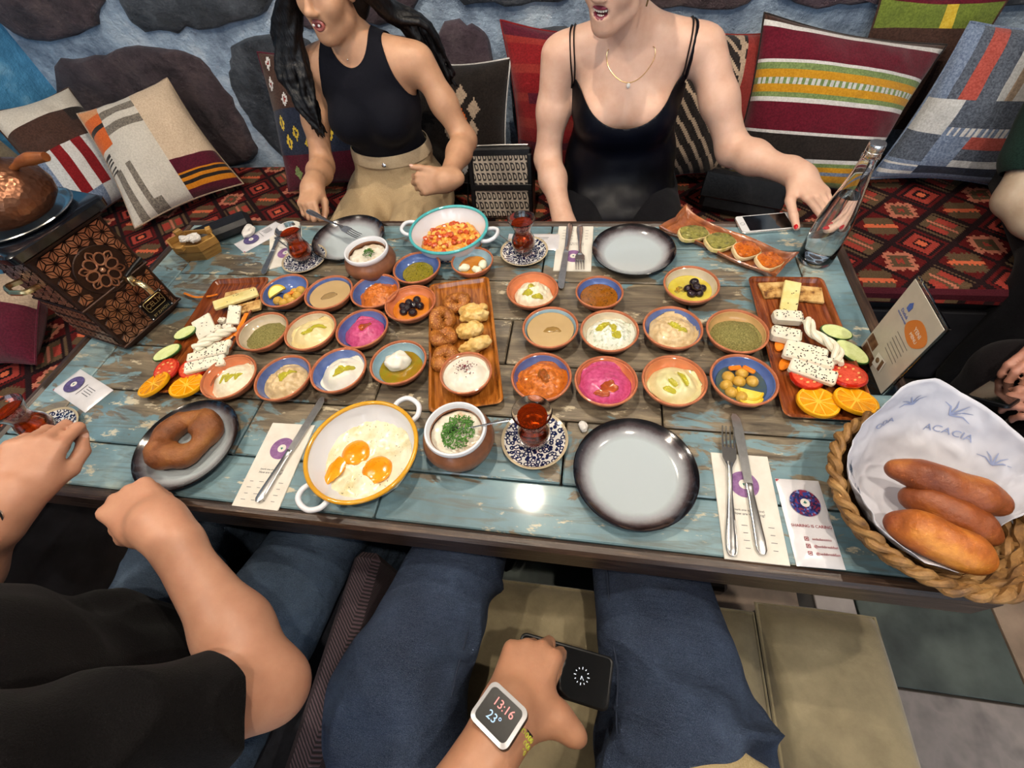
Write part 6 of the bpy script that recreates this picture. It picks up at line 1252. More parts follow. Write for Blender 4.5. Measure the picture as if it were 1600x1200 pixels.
for z0 in (0.133, 0.0165, 0.266): obj('moulding', shift(box(SW+0.003, SW+0.003, 0.006, 0.0015), (0, 0, z0)), m_copd, t)
md = obj('medallion', on_face(shift(lathe([(0, 0), (0.052, 0), (0.054, 0.0015), (0.052, 0.003), (0.048, 0.0018), (0, 0.0018)], 48), (0.093, 0.180, 0.0002)), 0), m_copd, t)
for k in range(6):
    a = k*PI/3; pts = [(0.008*math.cos(b)*math.cos(a)-0, 0, 0) for b in (0,)]
    lp = [(0.024+0.013*math.cos(b), 0.0105*math.sin(b)) for b in np.linspace(0, 2*PI, 20, endpoint=False)]
    P = [(0.093+x*math.cos(a)-y*math.sin(a), 0.180+x*math.sin(a)+y*math.cos(a), 0.0035) for x, y in lp]; obj('petal', on_face(tube(P, 0.0020, 6, closed=True), 0), m_cop, md)
    a += PI/6; P = [(0.093+r*math.cos(a+q_), 0.180+r*math.sin(a+q_), 0.0035) for r, q_ in ((0.012, 0), (0.026, 0.10), (0.036, 0.22), (0.044, 0.0), (0.036, -0.22), (0.026, -0.10), (0.012, 0))]; obj('petal', on_face(tube(spline(P, 4), 0.0018, 6), 0), m_cop, md)
    P = [(0.093+r*math.cos(a), 0.180+r*math.sin(a), 0.0040) for r in (0.014, 0.036)]; obj('petal', on_face(tube(P, [0.0022, 0.0008], 6), 0), m_cop, md)
obj('boss', on_face(shift(ball(0.006, 6, 12), (0.093, 0.180, 0.003)), 0), m_cop, md)
hx = SW/2-0.003; tp = obj('tap', tube(spline([(hx, 0.026, 0.135), (hx+0.020, 0.026, 0.134), (hx+0.040, 0.027, 0.132), (hx+0.052, 0.028, 0.122), (hx+0.054, 0.028, 0.104)], 6), [0.0075]*10+list(np.linspace(0.0075, 0.0062, 15)), 12), m_brass, t)
obj('tap_valve', shift(lathe([(0, 0), (0.009, 0), (0.010, 0.004), (0.008, 0.018), (0.006, 0.022), (0, 0.023)], 16), (hx+0.026, 0.026, 0.128)), m_brass, tp); obj('tap_lever', tube([(hx+0.026, 0.022, 0.152), (hx+0.026, 0.045, 0.158), (hx+0.026, 0.075, 0.163)], [0.0050, 0.0048, 0.0062], 10), m_blk, tp)
lb = obj('maker_plate', on_face(shift(box(0.066, 0.052, 0.0025, 0.0008, ), (0.122, 0.048, 0.002)), 0), M('plate_black', '120c0a', 0.25, coat=0.5), t); m_goldp = M('gold_print', (0.55, 0.42, 0.18), 0.3, metal=0.8)
fr = [(0.122+x, 0.056+y, 0.0047) for x, y in rrect(0.025, 0.0135, 0.005, 3)]; obj('plate_frame', on_face(tube(fr, 0.0008, 5, closed=True), 0), m_goldp, lb); obj('plate_letters', on_face(shift(text_geo('ÇELİK', 0.017, 0.0005), (0.122, 0.056, 0.0047)), 0), m_goldp, lb); obj('plate_letters', on_face(shift(text_geo('BY ZAMON', 0.009, 0.0005), (0.122, 0.030, 0.0047)), 0), m_goldp, lb)
for dx, dy in ((-0.030, -0.022), (0.030, -0.022), (0.030, 0.022), (-0.030, 0.022)): obj('screw', on_face(shift(ball(0.0024, 5, 8), (0.122+dx, 0.048+dy, 0.0045)), 0), m_silver, lb)
obj('top_frame', rings_geo([(rrect(0.088, 0.088, 0.012, 3), 0.272), (rrect(0.108, 0.108, 0.016, 3), 0.280), (rrect(0.110, 0.110, 0.016, 3), 0.296), (rrect(0.104, 0.104, 0.014, 3), 0.300)]), M('black_enamel', '101319', 0.2, coat=0.6), t)
obj('top_ring', lathe([(0.0, 0.3005), (0.082, 0.3005), (0.096, 0.304), (0.100, 0.3085), (0.0985, 0.310), (0.094, 0.306), (0.080, 0.3035), (0.0, 0.3030)], 48), m_chrome, t)
for s in (-1, 1): obj('side_handle', tube(spline([(s*0.03, -hx-0.004, 0.20), (s*0.03, -hx-0.03, 0.205), (0.0, -hx-0.04, 0.205), (-s*0.03, -hx-0.03, 0.205)][:3], 5), 0.006, 8), m_brass, t)
m_hand = M('turned_wood', '5a2e14', 0.4, '74421e', 30)
pt = thing('teapot', 'hammered copper teapot with a wooden handle on top of the samovar', 'teapot', (-0.812, 0.010, TZ+0.3105))
m_ham = N('hammered_copper'); _n = m_ham; _v = _n.n('ShaderNodeTexVoronoi'); _v.inputs['Scale'].default_value = 120; _n.put(_v.inputs['Vector'], _n.obj()); _n.set(Base__Color=_n.ramp(_n.noise(12, 4), [(0.3, rgb('5c3a2a')), (0.6, rgb('7d5540')), (0.8, rgb('9a7258'))]), Metallic=0.8, Roughness=0.3); _n.bump(_v.outputs['Distance'], 0.5, 0.002); m_ham = _n.m
obj('pot_body', lathe([(0, 0), (0.060, 0), (0.066, 0.004), (0.082, 0.018), (0.088, 0.038), (0.084, 0.060), (0.068, 0.080), (0.048, 0.090), (0.046, 0.094), (0.0, 0.094)], 48), m_ham, pt)
obj('lid', lathe([(0.047, 0.0945), (0.045, 0.098), (0.030, 0.106), (0.012, 0.110), (0.0, 0.1105), (0, 0.0945)], 36), m_ham, pt); obj('lid_knob', shift(ball(0.009, 8, 12), (0, 0, 0.116)), m_hand, pt)
obj('spout', tube(spline([(-0.05, -0.055, 0.03), (-0.075, -0.085, 0.045), (-0.085, -0.10, 0.075), (-0.095, -0.11, 0.085)], 5), np.linspace(0.014, 0.007, 16), 10), m_ham, pt)
obj('handle', tube(spline([(0.055, 0.02, 0.080), (0.085, 0.02, 0.092), (0.115, 0.022, 0.098), (0.150, 0.024, 0.100)], 5), [0.006]*5+list(np.interp(np.linspace(0, 1, 11), [0, 0.5, 1], [0.008, 0.0115, 0.008])), 12), m_hand, pt)
# ---- the photographer's side: upholstered seats
m_suede = N('olive_suede'); _n = m_suede; _n.set(Base__Color=_n.ramp(_n.noise(7, 6, 0.65), [(0.3, rgb('5e5540')), (0.55, rgb('7b7056')), (0.75, rgb('8f8468'))]), Roughness=0.9); _n.b.inputs['Sheen Weight'].default_value = 0.3; _n.bump(_n.noise(60, 5), 0.35, 0.003); m_suede = _n.m
def pouf(x0, x1, y0, y1, z1, label):
    t = thing('suede_pouf', label, 'pouf', ((x0+x1)/2, (y0+y1)/2, 0.012), 0, 'olive suede poufs'); a, b = (x1-x0)/2, (y1-y0)/2; h = z1-0.012
    V, Fc = box(2*a, 2*b, h-0.04, 0.02); obj('pouf_body', shift((V, Fc), (0, 0, 0.0)), m_suede, t)
    n = 26; X, Y = np.meshgrid(np.linspace(-1, 1, n), np.linspace(-1, 1, n), indexing='ij'); d_ = (1-abs(X)**8)*(1-abs(Y)**8); Z = h-0.035+0.035*np.clip(d_, 0, 1)**0.4+0.004*fnoise(np.c_[X.ravel()*a, Y.ravel()*b, 0*X.ravel()], 9, x0, 2).reshape(X.shape)*d_
    i, j = np.meshgrid(np.arange(n-1), np.arange(n-1), indexing='ij'); q_ = (i*n+j).ravel(); obj('pouf_top', (np.stack([X*a, Y*b, Z], -1).reshape(-1, 3), np.stack([q_, q_+n, q_+n+1, q_+1], 1)), m_suede, t, angle=None)
    obj('piping', tube([(x*a, y*b, h-0.033) for x, y in [(-1, -1), (0, -1), (1, -1), (1, 0), (1, 1), (0, 1), (-1, 1), (-1, 0)]], 0.004, 6, closed=True), m_suede, t)
pouf(-0.055, 0.705, -1.02, -0.43, 0.45, 'wide olive suede pouf under the seated photographer'); pouf(0.712, 0.935, -1.02, -0.41, 0.455, 'narrow olive suede pouf at the right of the photographer')
m_twill = N('purple_twill'); _n = m_twill; _w = _n.n('ShaderNodeTexWave', _bands_direction='DIAGONAL'); _w.inputs['Scale'].default_value = 90; _w.inputs['Distortion'].default_value = 1.0; _n.put(_w.inputs['Vector'], _n.obj()); _n.set(Base__Color=_n.ramp(_w.outputs['Fac'], [(0.3, rgb('1e181c')), (0.7, rgb('4a3a40'))]), Roughness=0.9); _n.bump(_w.outputs['Fac'], 0.6, 0.002); m_twill = _n.m
t = thing('armchair', 'dark twill armchair of the man in black, armrest towards the photographer', 'armchair', (-0.44, -0.76, 0.012))
for x in (0.335,): obj('armrest', shift(rough(box(0.062, 0.66, 0.535, 0.016), 0.002, 9), (x, 0.0, 0.0)), m_twill, t)
obj('armchair_seat', shift(box(0.62, 0.62, 0.40, 0.03), (-0.01, 0.0, 0.0)), M('navy_seat', '15161e', 0.9, '1e2028', 50, bump=0.3), t); obj('backrest', shift(box(0.74, 0.10, 0.80, 0.03), (-0.01, -0.39, 0.0)), m_twill, t)
# ================================================================== people
def skin(name, a, b):
    n = N(name); n.set(Base__Color=n.ramp(n.noise(22, 5, 0.6), [(0.3, rgb(a)), (0.7, rgb(b))]), Roughness=0.48); n.b.inputs['Subsurface Weight'].default_value = 0.12; n.b.inputs['Subsurface Radius'].default_value = (0.9, 0.35, 0.2); n.b.inputs['Subsurface Scale'].default_value = 0.006
    n.bump(n.noise(260, 4), 0.12, 0.001); return n.m
def cloth(name, a, b, f=300, bump=0.35, rough_=0.9, sheen=0.03):
    n = N(name); n.set(Base__Color=n.ramp(n.noise(f, 3), [(0.35, rgb(a)), (0.65, rgb(b))]), Roughness=rough_); n.b.inputs['Sheen Weight'].default_value = sheen; n.b.inputs['Specular IOR Level'].default_value = 0.12; n.bump(n.math('ADD', n.math('MULTIPLY', n.noise(f, 2), 0.4), n.noise(9, 3)), bump, 0.004); return n.m
def denim(name, a, b, c):
    n = N(name); v = n.map((1, 0.35, 1)); n.set(Base__Color=n.mix(n.ramp(n.noise(900, 2), [(0.4, 0.0), (0.65, 0.13)]), n.ramp(n.noise(6, 4), [(0.3, rgb(a)), (0.55, rgb(b)), (0.75, rgb(c))]), rgb('8d9ab0')), Roughness=0.9); n.b.inputs['Specular IOR Level'].default_value = 0.12; n.bump(n.math('ADD', n.math('MULTIPLY', n.noise(600, 2), 0.15), n.noise(16, 5, 0.6, n.map((0.6, 2.2, 1)))), 0.8, 0.022); return n.m
UPZ = np.array([0, 0, 1.0])
def unit(v): v = np.asarray(v, float); return v/np.linalg.norm(v)
def frame(f, u):
    f = unit(f); u = np.asarray(u, float); u = unit(u-f*(u@f)); return f, u
def hand(w, f, u, t, s=1.0, curl=(0.5, 0.6, 0.4), curls=None, spread=0.06, thumb=None, k=0.004):
    """skeleton of a hand: w wrist, f towards the knuckles, u back of the hand, t thumb side; returns prims and finger tips"""
    f, u = frame(f, u); t = np.asarray(t, float); t = unit(t-f*(t@f)-u*(t@u)); w = np.asarray(w, float)
    L = lambda x, y, z: w+s*(f*x+t*y+u*z)
    ys = [0.0285, 0.0095, -0.0095, -0.0270]; xs = [0.090, 0.094, 0.088, 0.079]; lens = [(0.042, 0.026, 0.021), (0.047, 0.029, 0.022), (0.043, 0.027, 0.021), (0.034, 0.021, 0.019)]; rr = [(0.0096, 0.0086, 0.0078, 0.0068), (0.0098, 0.0088, 0.0080, 0.0070), (0.0092, 0.0083, 0.0076, 0.0066), (0.0082, 0.0074, 0.0068, 0.0060)]
    pr_ = [cone(L(-0.04, 0, 0), L(0.012, 0, 0), 0.023*s, 0.024*s, 0.035), ell(L(0.012, 0, 0), np.array([0.035, 0.029, 0.019])*s, np.stack([f, t, u], 1), 0.03)]; tips = []
    for i in range(4):
        pr_.append(cone(L(0.004, ys[i]*0.55, 0), L(xs[i]*0.95, ys[i], 0.001), 0.0145*s, 0.0115*s, 0.012))
    pr_.append(ell(L(0.045, 0.004, -0.003), np.array([0.045, 0.036, 0.0155])*s, np.stack([f, t, u], 1), 0.012))
    pr_.append(ell(L(0.035, 0.026, -0.008), np.array([0.030, 0.017, 0.015])*s, np.stack([f, t, u], 1), 0.012))
    for i in range(4):
        c = (curls[i] if curls else curl); a = 0.0; p = L(xs[i], ys[i], 0.001); sp = spread*(1.5-i)
        for j in range(3):
            a += c[j]; d = unit((f*math.cos(sp)+t*math.sin(sp))*math.cos(a)-u*math.sin(a)); q_ = p+d*lens[i][j]*s; pr_.append(cone(p, q_, rr[i][j]*s, rr[i][j+1]*s, k)); p = q_
        tips.append((p, d, unit(u*math.cos(a)+(f*math.cos(sp)+t*math.sin(sp))*math.sin(a)), rr[i][3]*s))
    th_ = thumb or ((0.018, 0.022, -0.006), (0.050, 0.048, -0.012), (0.078, 0.060, -0.016), (0.100, 0.064, -0.018))
    P = [L(*q_) for q_ in th_]; pr_ += [cone(P[0], P[1], 0.0150*s, 0.0125*s, 0.010), cone(P[1], P[2], 0.0118*s, 0.0104*s, 0.005), cone(P[2], P[3], 0.0104*s, 0.0086*s, 0.005)]
    dth = unit(P[3]-P[2]); tips.append((P[3], dth, unit(u*0.6+t*0.6-dth*((u*0.6+t*0.6)@dth)), 0.0086*s)); return pr_, tips
NAIL = mesh_of(scale(ball(1.0, 8, 12), (1.0, 0.72, 0.34)), 'nail')
def nails(tips, m, parent, which=range(5)):
    for i in which:
        p, d, n_, r = tips[i]; n_ = unit(n_-d*(n_@d)); me = NAIL.copy(); me.materials.clear(); me.materials.append(m); o = bpy.data.objects.new('nail', me); COL.objects.link(o); o.parent = parent
        y_ = np.cross(n_, d); c = p+d*r*0.15+n_*r*0.80; sc_ = r*0.85; o.matrix_local = Matrix([[d[k]*sc_, y_[k]*sc_, n_[k]*sc_, c[k]] for k in range(3)]+[[0, 0, 0, 1]])
def arm(S, E_, W, r=(0.046, 0.040, 0.036, 0.037, 0.025), k=0.03):
    S, E_, W = map(lambda q_: np.asarray(q_, float), (S, E_, W)); m1 = S*0.5+E_*0.5; m2 = E_*0.68+W*0.32
    return [cone(S, m1, r[0], r[1], k), cone(m1, E_, r[1], r[2], k), cone(E_, m2, r[2], r[3], k), cone(m2, W, r[3], r[4], k)]
def torso(P, C_, Nk, f, sh=0.16, sx=1.0, bust=0.0, depth=1.0):
    P, C_, Nk = map(lambda q_: np.asarray(q_, float), (P, C_, Nk)); f = unit(f); l = np.cross(UPZ, f); R = np.stack([l, f, UPZ], 1)
    W_ = P*0.45+C_*0.55+np.array([0, 0, -0.03]); sl, sr = Nk+l*sh-UPZ*0.035, Nk-l*sh-UPZ*0.035
    pr_ = [ell(P, (0.165*sx, 0.120*depth, 0.115), R, 0.05), ell(W_, (0.128*sx, 0.092*depth, 0.13), R, 0.06), ell(C_, (0.142*sx, 0.102*depth, 0.15), R, 0.05), cone(sl*0.9+Nk*0.1-UPZ*0.01, sr*0.9+Nk*0.1-UPZ*0.01, 0.052, 0.052, 0.05), cone(sl, Nk+UPZ*0.02, 0.040, 0.045, 0.04), cone(sr, Nk+UPZ*0.02, 0.040, 0.045, 0.04)]
    if bust:
        for s_ in (-1, 1): pr_.append(ell(C_+l*s_*0.066+f*(0.062+bust*0.3)-UPZ*0.020, (0.062+bust*0.2, 0.050+bust, 0.060+bust*0.3), R, 0.03))
    return pr_, sl, sr, l
def head(c, f, u, s=1.0, female=True, mouth='closed'):
    """head prims and frame; f where the face looks, u up"""
    f, u = frame(f, u); l = np.cross(u, f); R = np.stack([l, f, u], 1); L = lambda x, y, z: np.asarray(c)+s*(l*x+f*y+u*z); E_ = lambda x, y, z, r, k=0.02, neg=False: ell(L(x, y, z), np.array(r)*s, R, k, neg)
    jw = 0.052 if female else 0.058
    pr_ = [E_(0, -0.018, 0.040, (0.074, 0.090, 0.082), 0.02), E_(0, 0.018, -0.030, (jw+0.006, 0.066, 0.078), 0.03), E_(0, 0.056, -0.092, (0.022, 0.020, 0.019), 0.025), cone(L(0.040, 0.012, -0.070), L(0.010, 0.055, -0.092), 0.020*s, 0.017*s, 0.025), cone(L(-0.040, 0.012, -0.070), L(-0.010, 0.055, -0.092), 0.020*s, 0.017*s, 0.025)]
    for s_ in (-1, 1): pr_ += [E_(s_*0.036, 0.050, -0.022, (0.026, 0.024, 0.026), 0.025), E_(s_*0.072, -0.006, -0.006, (0.009, 0.020, 0.030), 0.008), E_(s_*0.0115, 0.090, -0.030, (0.0085, 0.009, 0.0065), 0.006), E_(s_*0.031, 0.082, 0.024, (0.016, 0.010, 0.009), 0.008, True)]
    pr_ += [cone(L(0, 0.078, 0.030), L(0, 0.096, -0.022), 0.0085*s, 0.0105*s, 0.012), E_(0, 0.100, -0.024, (0.0105, 0.010, 0.009), 0.008), E_(0, 0.068, 0.046, (0.045, 0.012, 0.010), 0.015), E_(0, 0.068, -0.058, (0.026, 0.016, 0.020), 0.018)]
    if mouth == 'open': pr_.append(E_(0, 0.088, -0.057, (0.025, 0.020, 0.0120), 0.004, True))
    return pr_, L, (f, u, l)
def face_parts(L, fr, parent, lipm, s=1.0, mouth='closed', iris='3a2414', brow='1a1210', female=True):
    f, u, l = fr; O = lambda g, m, nm: obj(nm, (np.array([L(*v) for v in A(g[0])]), g[1]), m, parent)
    for s_ in (-1, 1):
        O(shift(ball(0.0125, 8, 14), (s_*0.031, 0.073, 0.024)), M('eye_white', 'cfcac4', 0.15, coat=0.5), 'eyeball'); O(shift(scale(ball(0.0060, 6, 12), (1, 0.45, 1)), (s_*0.031, 0.0842, 0.024)), M('iris', iris, 0.1, coat=1.0), 'iris')
        O(tube([(s_*0.014, 0.0875, 0.042), (s_*0.031, 0.084, 0.048), (s_*0.047, 0.070, 0.043)], [0.0032, 0.0036, 0.0018], 8, flat=0.5), M('eyebrow', brow, 0.8), 'eyebrow')
        O(tube([(s_*0.018, 0.0835, 0.028), (s_*0.031, 0.0868, 0.0345), (s_*0.046, 0.078, 0.029)], 0.0024, 8), parent.data.materials[0], 'eyelid')
    if mouth == 'closed':
        O(tube(spline([(-0.021, 0.0745, -0.0595), (-0.010, 0.0850, -0.0545), (0, 0.0865, -0.0560), (0.010, 0.0850, -0.0545), (0.021, 0.0745, -0.0595)], 5), np.interp(np.linspace(0, 1, 21), [0, 0.3, 0.5, 0.7, 1], [0.0022, 0.0050, 0.0048, 0.0050, 0.0022]), 10), lipm, 'upper_lip')
        O(tube(spline([(-0.019, 0.0750, -0.0625), (0, 0.0860, -0.0665), (0.019, 0.0750, -0.0625)], 8), np.interp(np.linspace(0, 1, 17), [0, 0.5, 1], [0.0022, 0.0062, 0.0022]), 10), lipm, 'lower_lip')
    elif mouth == 'pursed':
        ring = [(0.0145*math.cos(a), 0.0835-0.004*abs(math.cos(a)), -0.0585+0.0095*math.sin(a)) for a in np.linspace(0, 2*PI, 24, endpoint=False)]; O(tube(ring, 0.0052, 10, closed=True), lipm, 'lips'); O(shift(scale(ball(0.009, 8, 12), (1.1, 0.6, 0.8)), (0, 0.0815, -0.0585)), M('mouth_inside', '6e3436', 0.4), 'mouth')
        for s_ in (-1, 1): O(shift(scale(ball(0.0034, 6, 10), (1.2, 0.8, 1)), (s_*0.0085, 0.0895, -0.0560)), M('pale_nub', 'd9d6d2', 0.3), 'nub')  # two small pale nubs on the lips
    else:
        ring = [(0.0295*math.cos(a), 0.0805-0.014*math.cos(a)**2+0.002*math.sin(a), -0.0580+(0.0150*math.sin(a) if math.sin(a) < 0 else 0.0085*math.sin(a))+0.010*math.cos(a)**2) for a in np.linspace(0, 2*PI, 32, endpoint=False)]; O(tube(ring, [0.0044+0.0016*(math.sin(a) < 0) for a in np.linspace(0, 2*PI, 32, endpoint=False)], 10, closed=True), lipm, 'lips')
        O(shift(scale(ball(0.020, 8, 14), (1.0, 0.3, 0.52)), (0, 0.0715, -0.0600)), M('mouth_dark', '4a1a20', 0.4), 'mouth')
        tm = M('tooth', 'd8d2c6', 0.15, coat=0.5)
        for i in range(8): a = (i-3.5)*0.0056; O(shift(box(0.0053, 0.004, 0.0085, 0.0012), (a, 0.0805-13*a*a, -0.0590+9*a*a)), tm, 'tooth')
        for i in range(6): a = (i-2.5)*0.0046; O(shift(box(0.0042, 0.004, 0.0050, 0.0010), (a, 0.0760-14*a*a, -0.0685)), tm, 'tooth')
def make_person(label, prims, m, h=0.0045):
    V, Fa = body(prims, h); o = obj('person', (V, Fa), m, None, angle=None); tag(o, label, 'person'); return o, V, Fa
def garment(name, prims, m, parent, infl, fn, h=0.006, folds=0.0, ff=9.0, t=0.0025, seed=1.0, st=(1, 1, 1), ridge=0.0):
    V, Fa = body(prims, h, infl)
    if folds: V = V+vnorm(V, Fa)*(folds*(fnoise(V*np.array(st), ff, seed, 2)))[:, None]
    if ridge: q_ = V*np.array(st)+0.04*np.stack([vnoise(V, 7, 3), vnoise(V, 7, 5), vnoise(V, 7, 7)], 1); V = V+vnorm(V, Fa)*(ridge*(1-2.6*np.abs(vnoise(q_, ff*1.3, seed+5)))*np.clip(0.5+vnoise(V, 6, seed), 0, 1))[:, None]
    g = clip((V, Fa), fn) if fn else (V, Fa); return obj(name, thick(g, t) if fn else g, m, parent, angle=None)
def snap(P, V, Fa, off=0.003):
    Nn = vnorm(V, Fa); out = []
    for p in P: i = np.argmin(((V-p)**2).sum(1)); out.append(V[i]+Nn[i]*off)
    Q = np.array(out)
    for _ in range(3): Q[1:-1] = (Q[:-2]+2*Q[1:-1]+Q[2:])/4
    return Q
def strap_on(name, P, w_, t_, V, Fa, m, parent, off=0.003): return obj(name, tube(snap(P, V, Fa, off), w_, 8, flat=t_), m, parent)
def lin(a, b, n): a, b = np.asarray(a, float), np.asarray(b, float); return [a+(b-a)*k for k in np.linspace(0, 1, n)]
sk1 = skin('skin_tan', 'a97e62', 'b98e70'); sk2 = skin('skin_fair', 'c49a84', 'd2ac98'); sk3 = skin('skin_man', 'ab7a62', 'ba8a70'); sk4 = skin('skin_photographer', '9c6e54', 'ad7e62'); m_pnail = M('natural_nail', 'cfa392', 0.25, coat=0.4); m_rnail = M('red_nail', 'b0101a', 0.12, coat=1.0)
F0 = np.array([0, -1.0, 0])
# ---------------------------------------------------------------- woman in the sleeveless top
tp1, sl1, sr1, l1 = torso((-0.395, 0.905, 0.585), (-0.385, 0.845, 0.905), (-0.388, 0.845, 1.055), F0, 0.150, 1.02, 0.012)
hp1, L1, fr1 = head((-0.402, 0.802, 1.212), (-0.22, -0.97, -0.10), (0.05, -0.06, 1), 0.98, mouth='open')
neck1 = [cone((-0.388, 0.848, 1.03), (-0.398, 0.825, 1.14), 0.050, 0.046, 0.03)]
SL, EL, WL = (-0.205, 0.848, 1.015), (-0.100, 0.815, 0.800), (-0.118, 0.600, 0.785)      # her left arm, right in the photo
SR, ER, WR = (-0.570, 0.845, 1.010), (-0.590, 0.735, 0.765), (-0.528, 0.545, 0.800)
aL, aR = arm(SL, EL, WL, (0.043, 0.038, 0.034, 0.036, 0.024)), arm(SR, ER, WR, (0.043, 0.038, 0.034, 0.036, 0.024))
h1L, tip1L = hand(WL, (-0.93, -0.34, 0.04), (0.30, -0.82, 0.48), (0.0, 0.45, 0.9), 0.90, (1.25, 1.5, 0.9), spread=0.02, thumb=((0.016, 0.020, -0.004), (0.048, 0.040, 0.0), (0.078, 0.050, 0.004), (0.102, 0.056, 0.002)))
h1R, tip1R = hand(WR, (0.14, -0.97, -0.12), (-0.1, -0.05, 1), (1, 0.1, 0), 0.90, curls=[(0.75, 0.75, 0.35), (0.9, 0.9, 0.4), (1.0, 1.0, 0.5), (1.0, 1.0, 0.5)], spread=0.05, thumb=((0.018, 0.022, -0.010), (0.052, 0.040, -0.026), (0.080, 0.040, -0.042), (0.100, 0.034, -0.052)))
w1, V1, F1_ = make_person('dark haired woman in a black sleeveless top holding a fork', tp1+neck1+hp1+aL+aR+h1L+h1R, sk1, 0.0042)
face_parts(L1, fr1, w1, M('lip_rose', '9a5650', 0.3, coat=0.3), mouth='pursed'); nails(tip1L, m_pnail, w1); nails(tip1R, m_pnail, w1)
m_top1 = cloth('navy_jersey', '0c0d14', '13141d', 500, 0.15, 0.8, 0.02)
def top1(V):
    x = abs(V[:, 0]+0.387); z = V[:, 2]; fr_ = V[:, 1] < 0.85
    wz = np.interp(z, [0.70, 0.86, 0.90, 0.95, 1.00, 1.05, 1.10, 1.2], [0.4, 0.30, 0.172, 0.140, 0.118, 0.104, 0.090, 0.06]); gn = np.where(fr_, np.sqrt((x/0.062)**2+((z-1.118)/0.085)**2)-1, (1.10-z)*10)*0.06
    return np.minimum.reduce([wz-x, gn, z-0.742])
garment('sleeveless_top', tp1+neck1+[cone(SL, (-0.17, 0.84, 0.97), 0.030, 0.02, 0.03), cone(SR, (-0.60, 0.835, 0.97), 0.03, 0.02, 0.03)], m_top1, w1, 0.005, top1, 0.0055, 0.0016, 14)
m_pant1 = cloth('beige_cotton', 'a08a6a', 'b39e7e', 400, 0.7)
legs1 = tp1[:2]+[cone((-0.490, 0.84, 0.575), (-0.530, 0.44, 0.570), 0.092, 0.070, 0.04), cone((-0.300, 0.84, 0.575), (-0.270, 0.44, 0.570), 0.092, 0.070, 0.04), cone((-0.530, 0.44, 0.565), (-0.52, 0.47, 0.10), 0.066, 0.045, 0.03), cone((-0.270, 0.44, 0.565), (-0.28, 0.47, 0.10), 0.066, 0.045, 0.03), ell((-0.395, 0.85, 0.60), (0.165, 0.10, 0.09), None, 0.05)]
pn = garment('trousers', legs1, m_pant1, w1, 0.011, lambda V: 0.772-V[:, 2]-0.05*np.clip(0.85-V[:, 1], -0.1, 0.1), 0.0055, 0.005, 16, seed=3, ridge=0.006)
wb1 = tp1[:2]; Vb, Fb = body(wb1, 0.007, 0.016); g = clip((Vb, Fb), lambda V: np.minimum(0.778-V[:, 2]-0.05*np.clip(0.85-V[:, 1], -0.1, 0.1), V[:, 2]-0.738+0.05*np.clip(0.85-V[:, 1], -0.1, 0.1))); obj('waistband', thick(g, 0.003), cloth('waistband_cotton', 'a89478', 'b8a58a', 400, 0.2), pn, angle=None)
p = atY(608, 289, 0.748); obj('trouser_button', place(lathe([(0, 0), (0.007, 0), (0.0075, 0.002), (0.004, 0.0035), (0, 0.003)], 16), orient((1, 0, 0), (0, -1, 0.3)), (p[0], 0.757, 0.752)), m_silver, pn)
for x, zz in ((-0.53, 0.10), (-0.27, 0.10)): obj('shoe', rough(place(scale(ball(1, 10, 16), (0.042, 0.115, 0.045)), np.eye(3), (x+(0.01 if x < -0.4 else -0.01), 0.43, 0.058)), 0.001, 20), m_blk, w1)
m_khaki = M('khaki_band', '4a4c34', 0.6, '5c5e42', 60)
wd = unit(np.array(WL)-np.array(EL)); wc = np.array(WL)-wd*0.016; t_ = obj('wrist_watch', place(lathe([(0.0275, -0.009), (0.0300, -0.009), (0.0300, 0.009), (0.0275, 0.009), (0.0275, -0.009)], 28), np.stack([np.cross([0, 0, 1], wd)/np.linalg.norm(np.cross([0, 0, 1], wd)), np.cross(wd, np.cross([0, 0, 1], wd)/np.linalg.norm(np.cross([0, 0, 1], wd))), wd], 1), wc), m_khaki, w1, label='khaki watch band with a dark square case'); obj('watch_case', place(box(0.034, 0.030, 0.010, 0.003), orient(wd, (0.9, 0.2, -0.2)), wc+np.array([0.027, 0.004, -0.006])), m_blk, t_)
hr = []; m_hair = N('black_hair'); _n = m_hair; _n.set(Base__Color=_n.ramp(_n.noise(30, 4, 0.6, _n.map((6, 6, 0.4))), [(0.35, rgb('050506')), (0.7, rgb('120f12'))]), Roughness=0.42); _n.b.inputs['Specular IOR Level'].default_value = 0.35; _n.bump(_n.noise(60, 3, 0.6, _n.map((5, 5, 0.35))), 0.6, 0.003); m_hair = _n.m
rg = np.random.default_rng(5)
hl = lambda x, y, z: L1(x, y, z)
hr += [ell(hl(0, -0.030, 0.055), np.array([0.084, 0.092, 0.082]), np.stack([fr1[2], fr1[0], fr1[1]], 1), 0.01), ell(hl(0, -0.07, -0.02), np.array([0.078, 0.055, 0.10]), np.stack([fr1[2], fr1[0], fr1[1]], 1), 0.02)]
for k in range(44):                       # her right side (left in the photo): falls in front of the shoulder
    a = rg.uniform(0, 1); r0 = hl(-0.066-0.02*rg.uniform(), -0.03+0.07*a, 0.02+0.04*rg.uniform()); r1 = np.array([-0.530-0.075*a*rg.uniform(0.3, 1), 0.785+0.04*rg.uniform(), 1.12]); r2 = np.array([-0.565+rg.uniform(-.055, .030), 0.765+rg.uniform(-.012, .03), 1.02]); r3 = np.array([-0.560+rg.uniform(-.030, .028), 0.745+rg.uniform(-.012, .02), 0.95]); r4 = np.array([-0.545+rg.uniform(-.018, .015), 0.735+rg.uniform(-.01, .012), 0.895-0.035*rg.uniform()])
    Q = spline([r0, r1, r2, r3, r4], 4); hr += chain(list(Q), list(np.interp(np.linspace(0, 1, len(Q)), [0, 0.5, 1], [0.011, 0.0095, 0.0030])), 0.003)
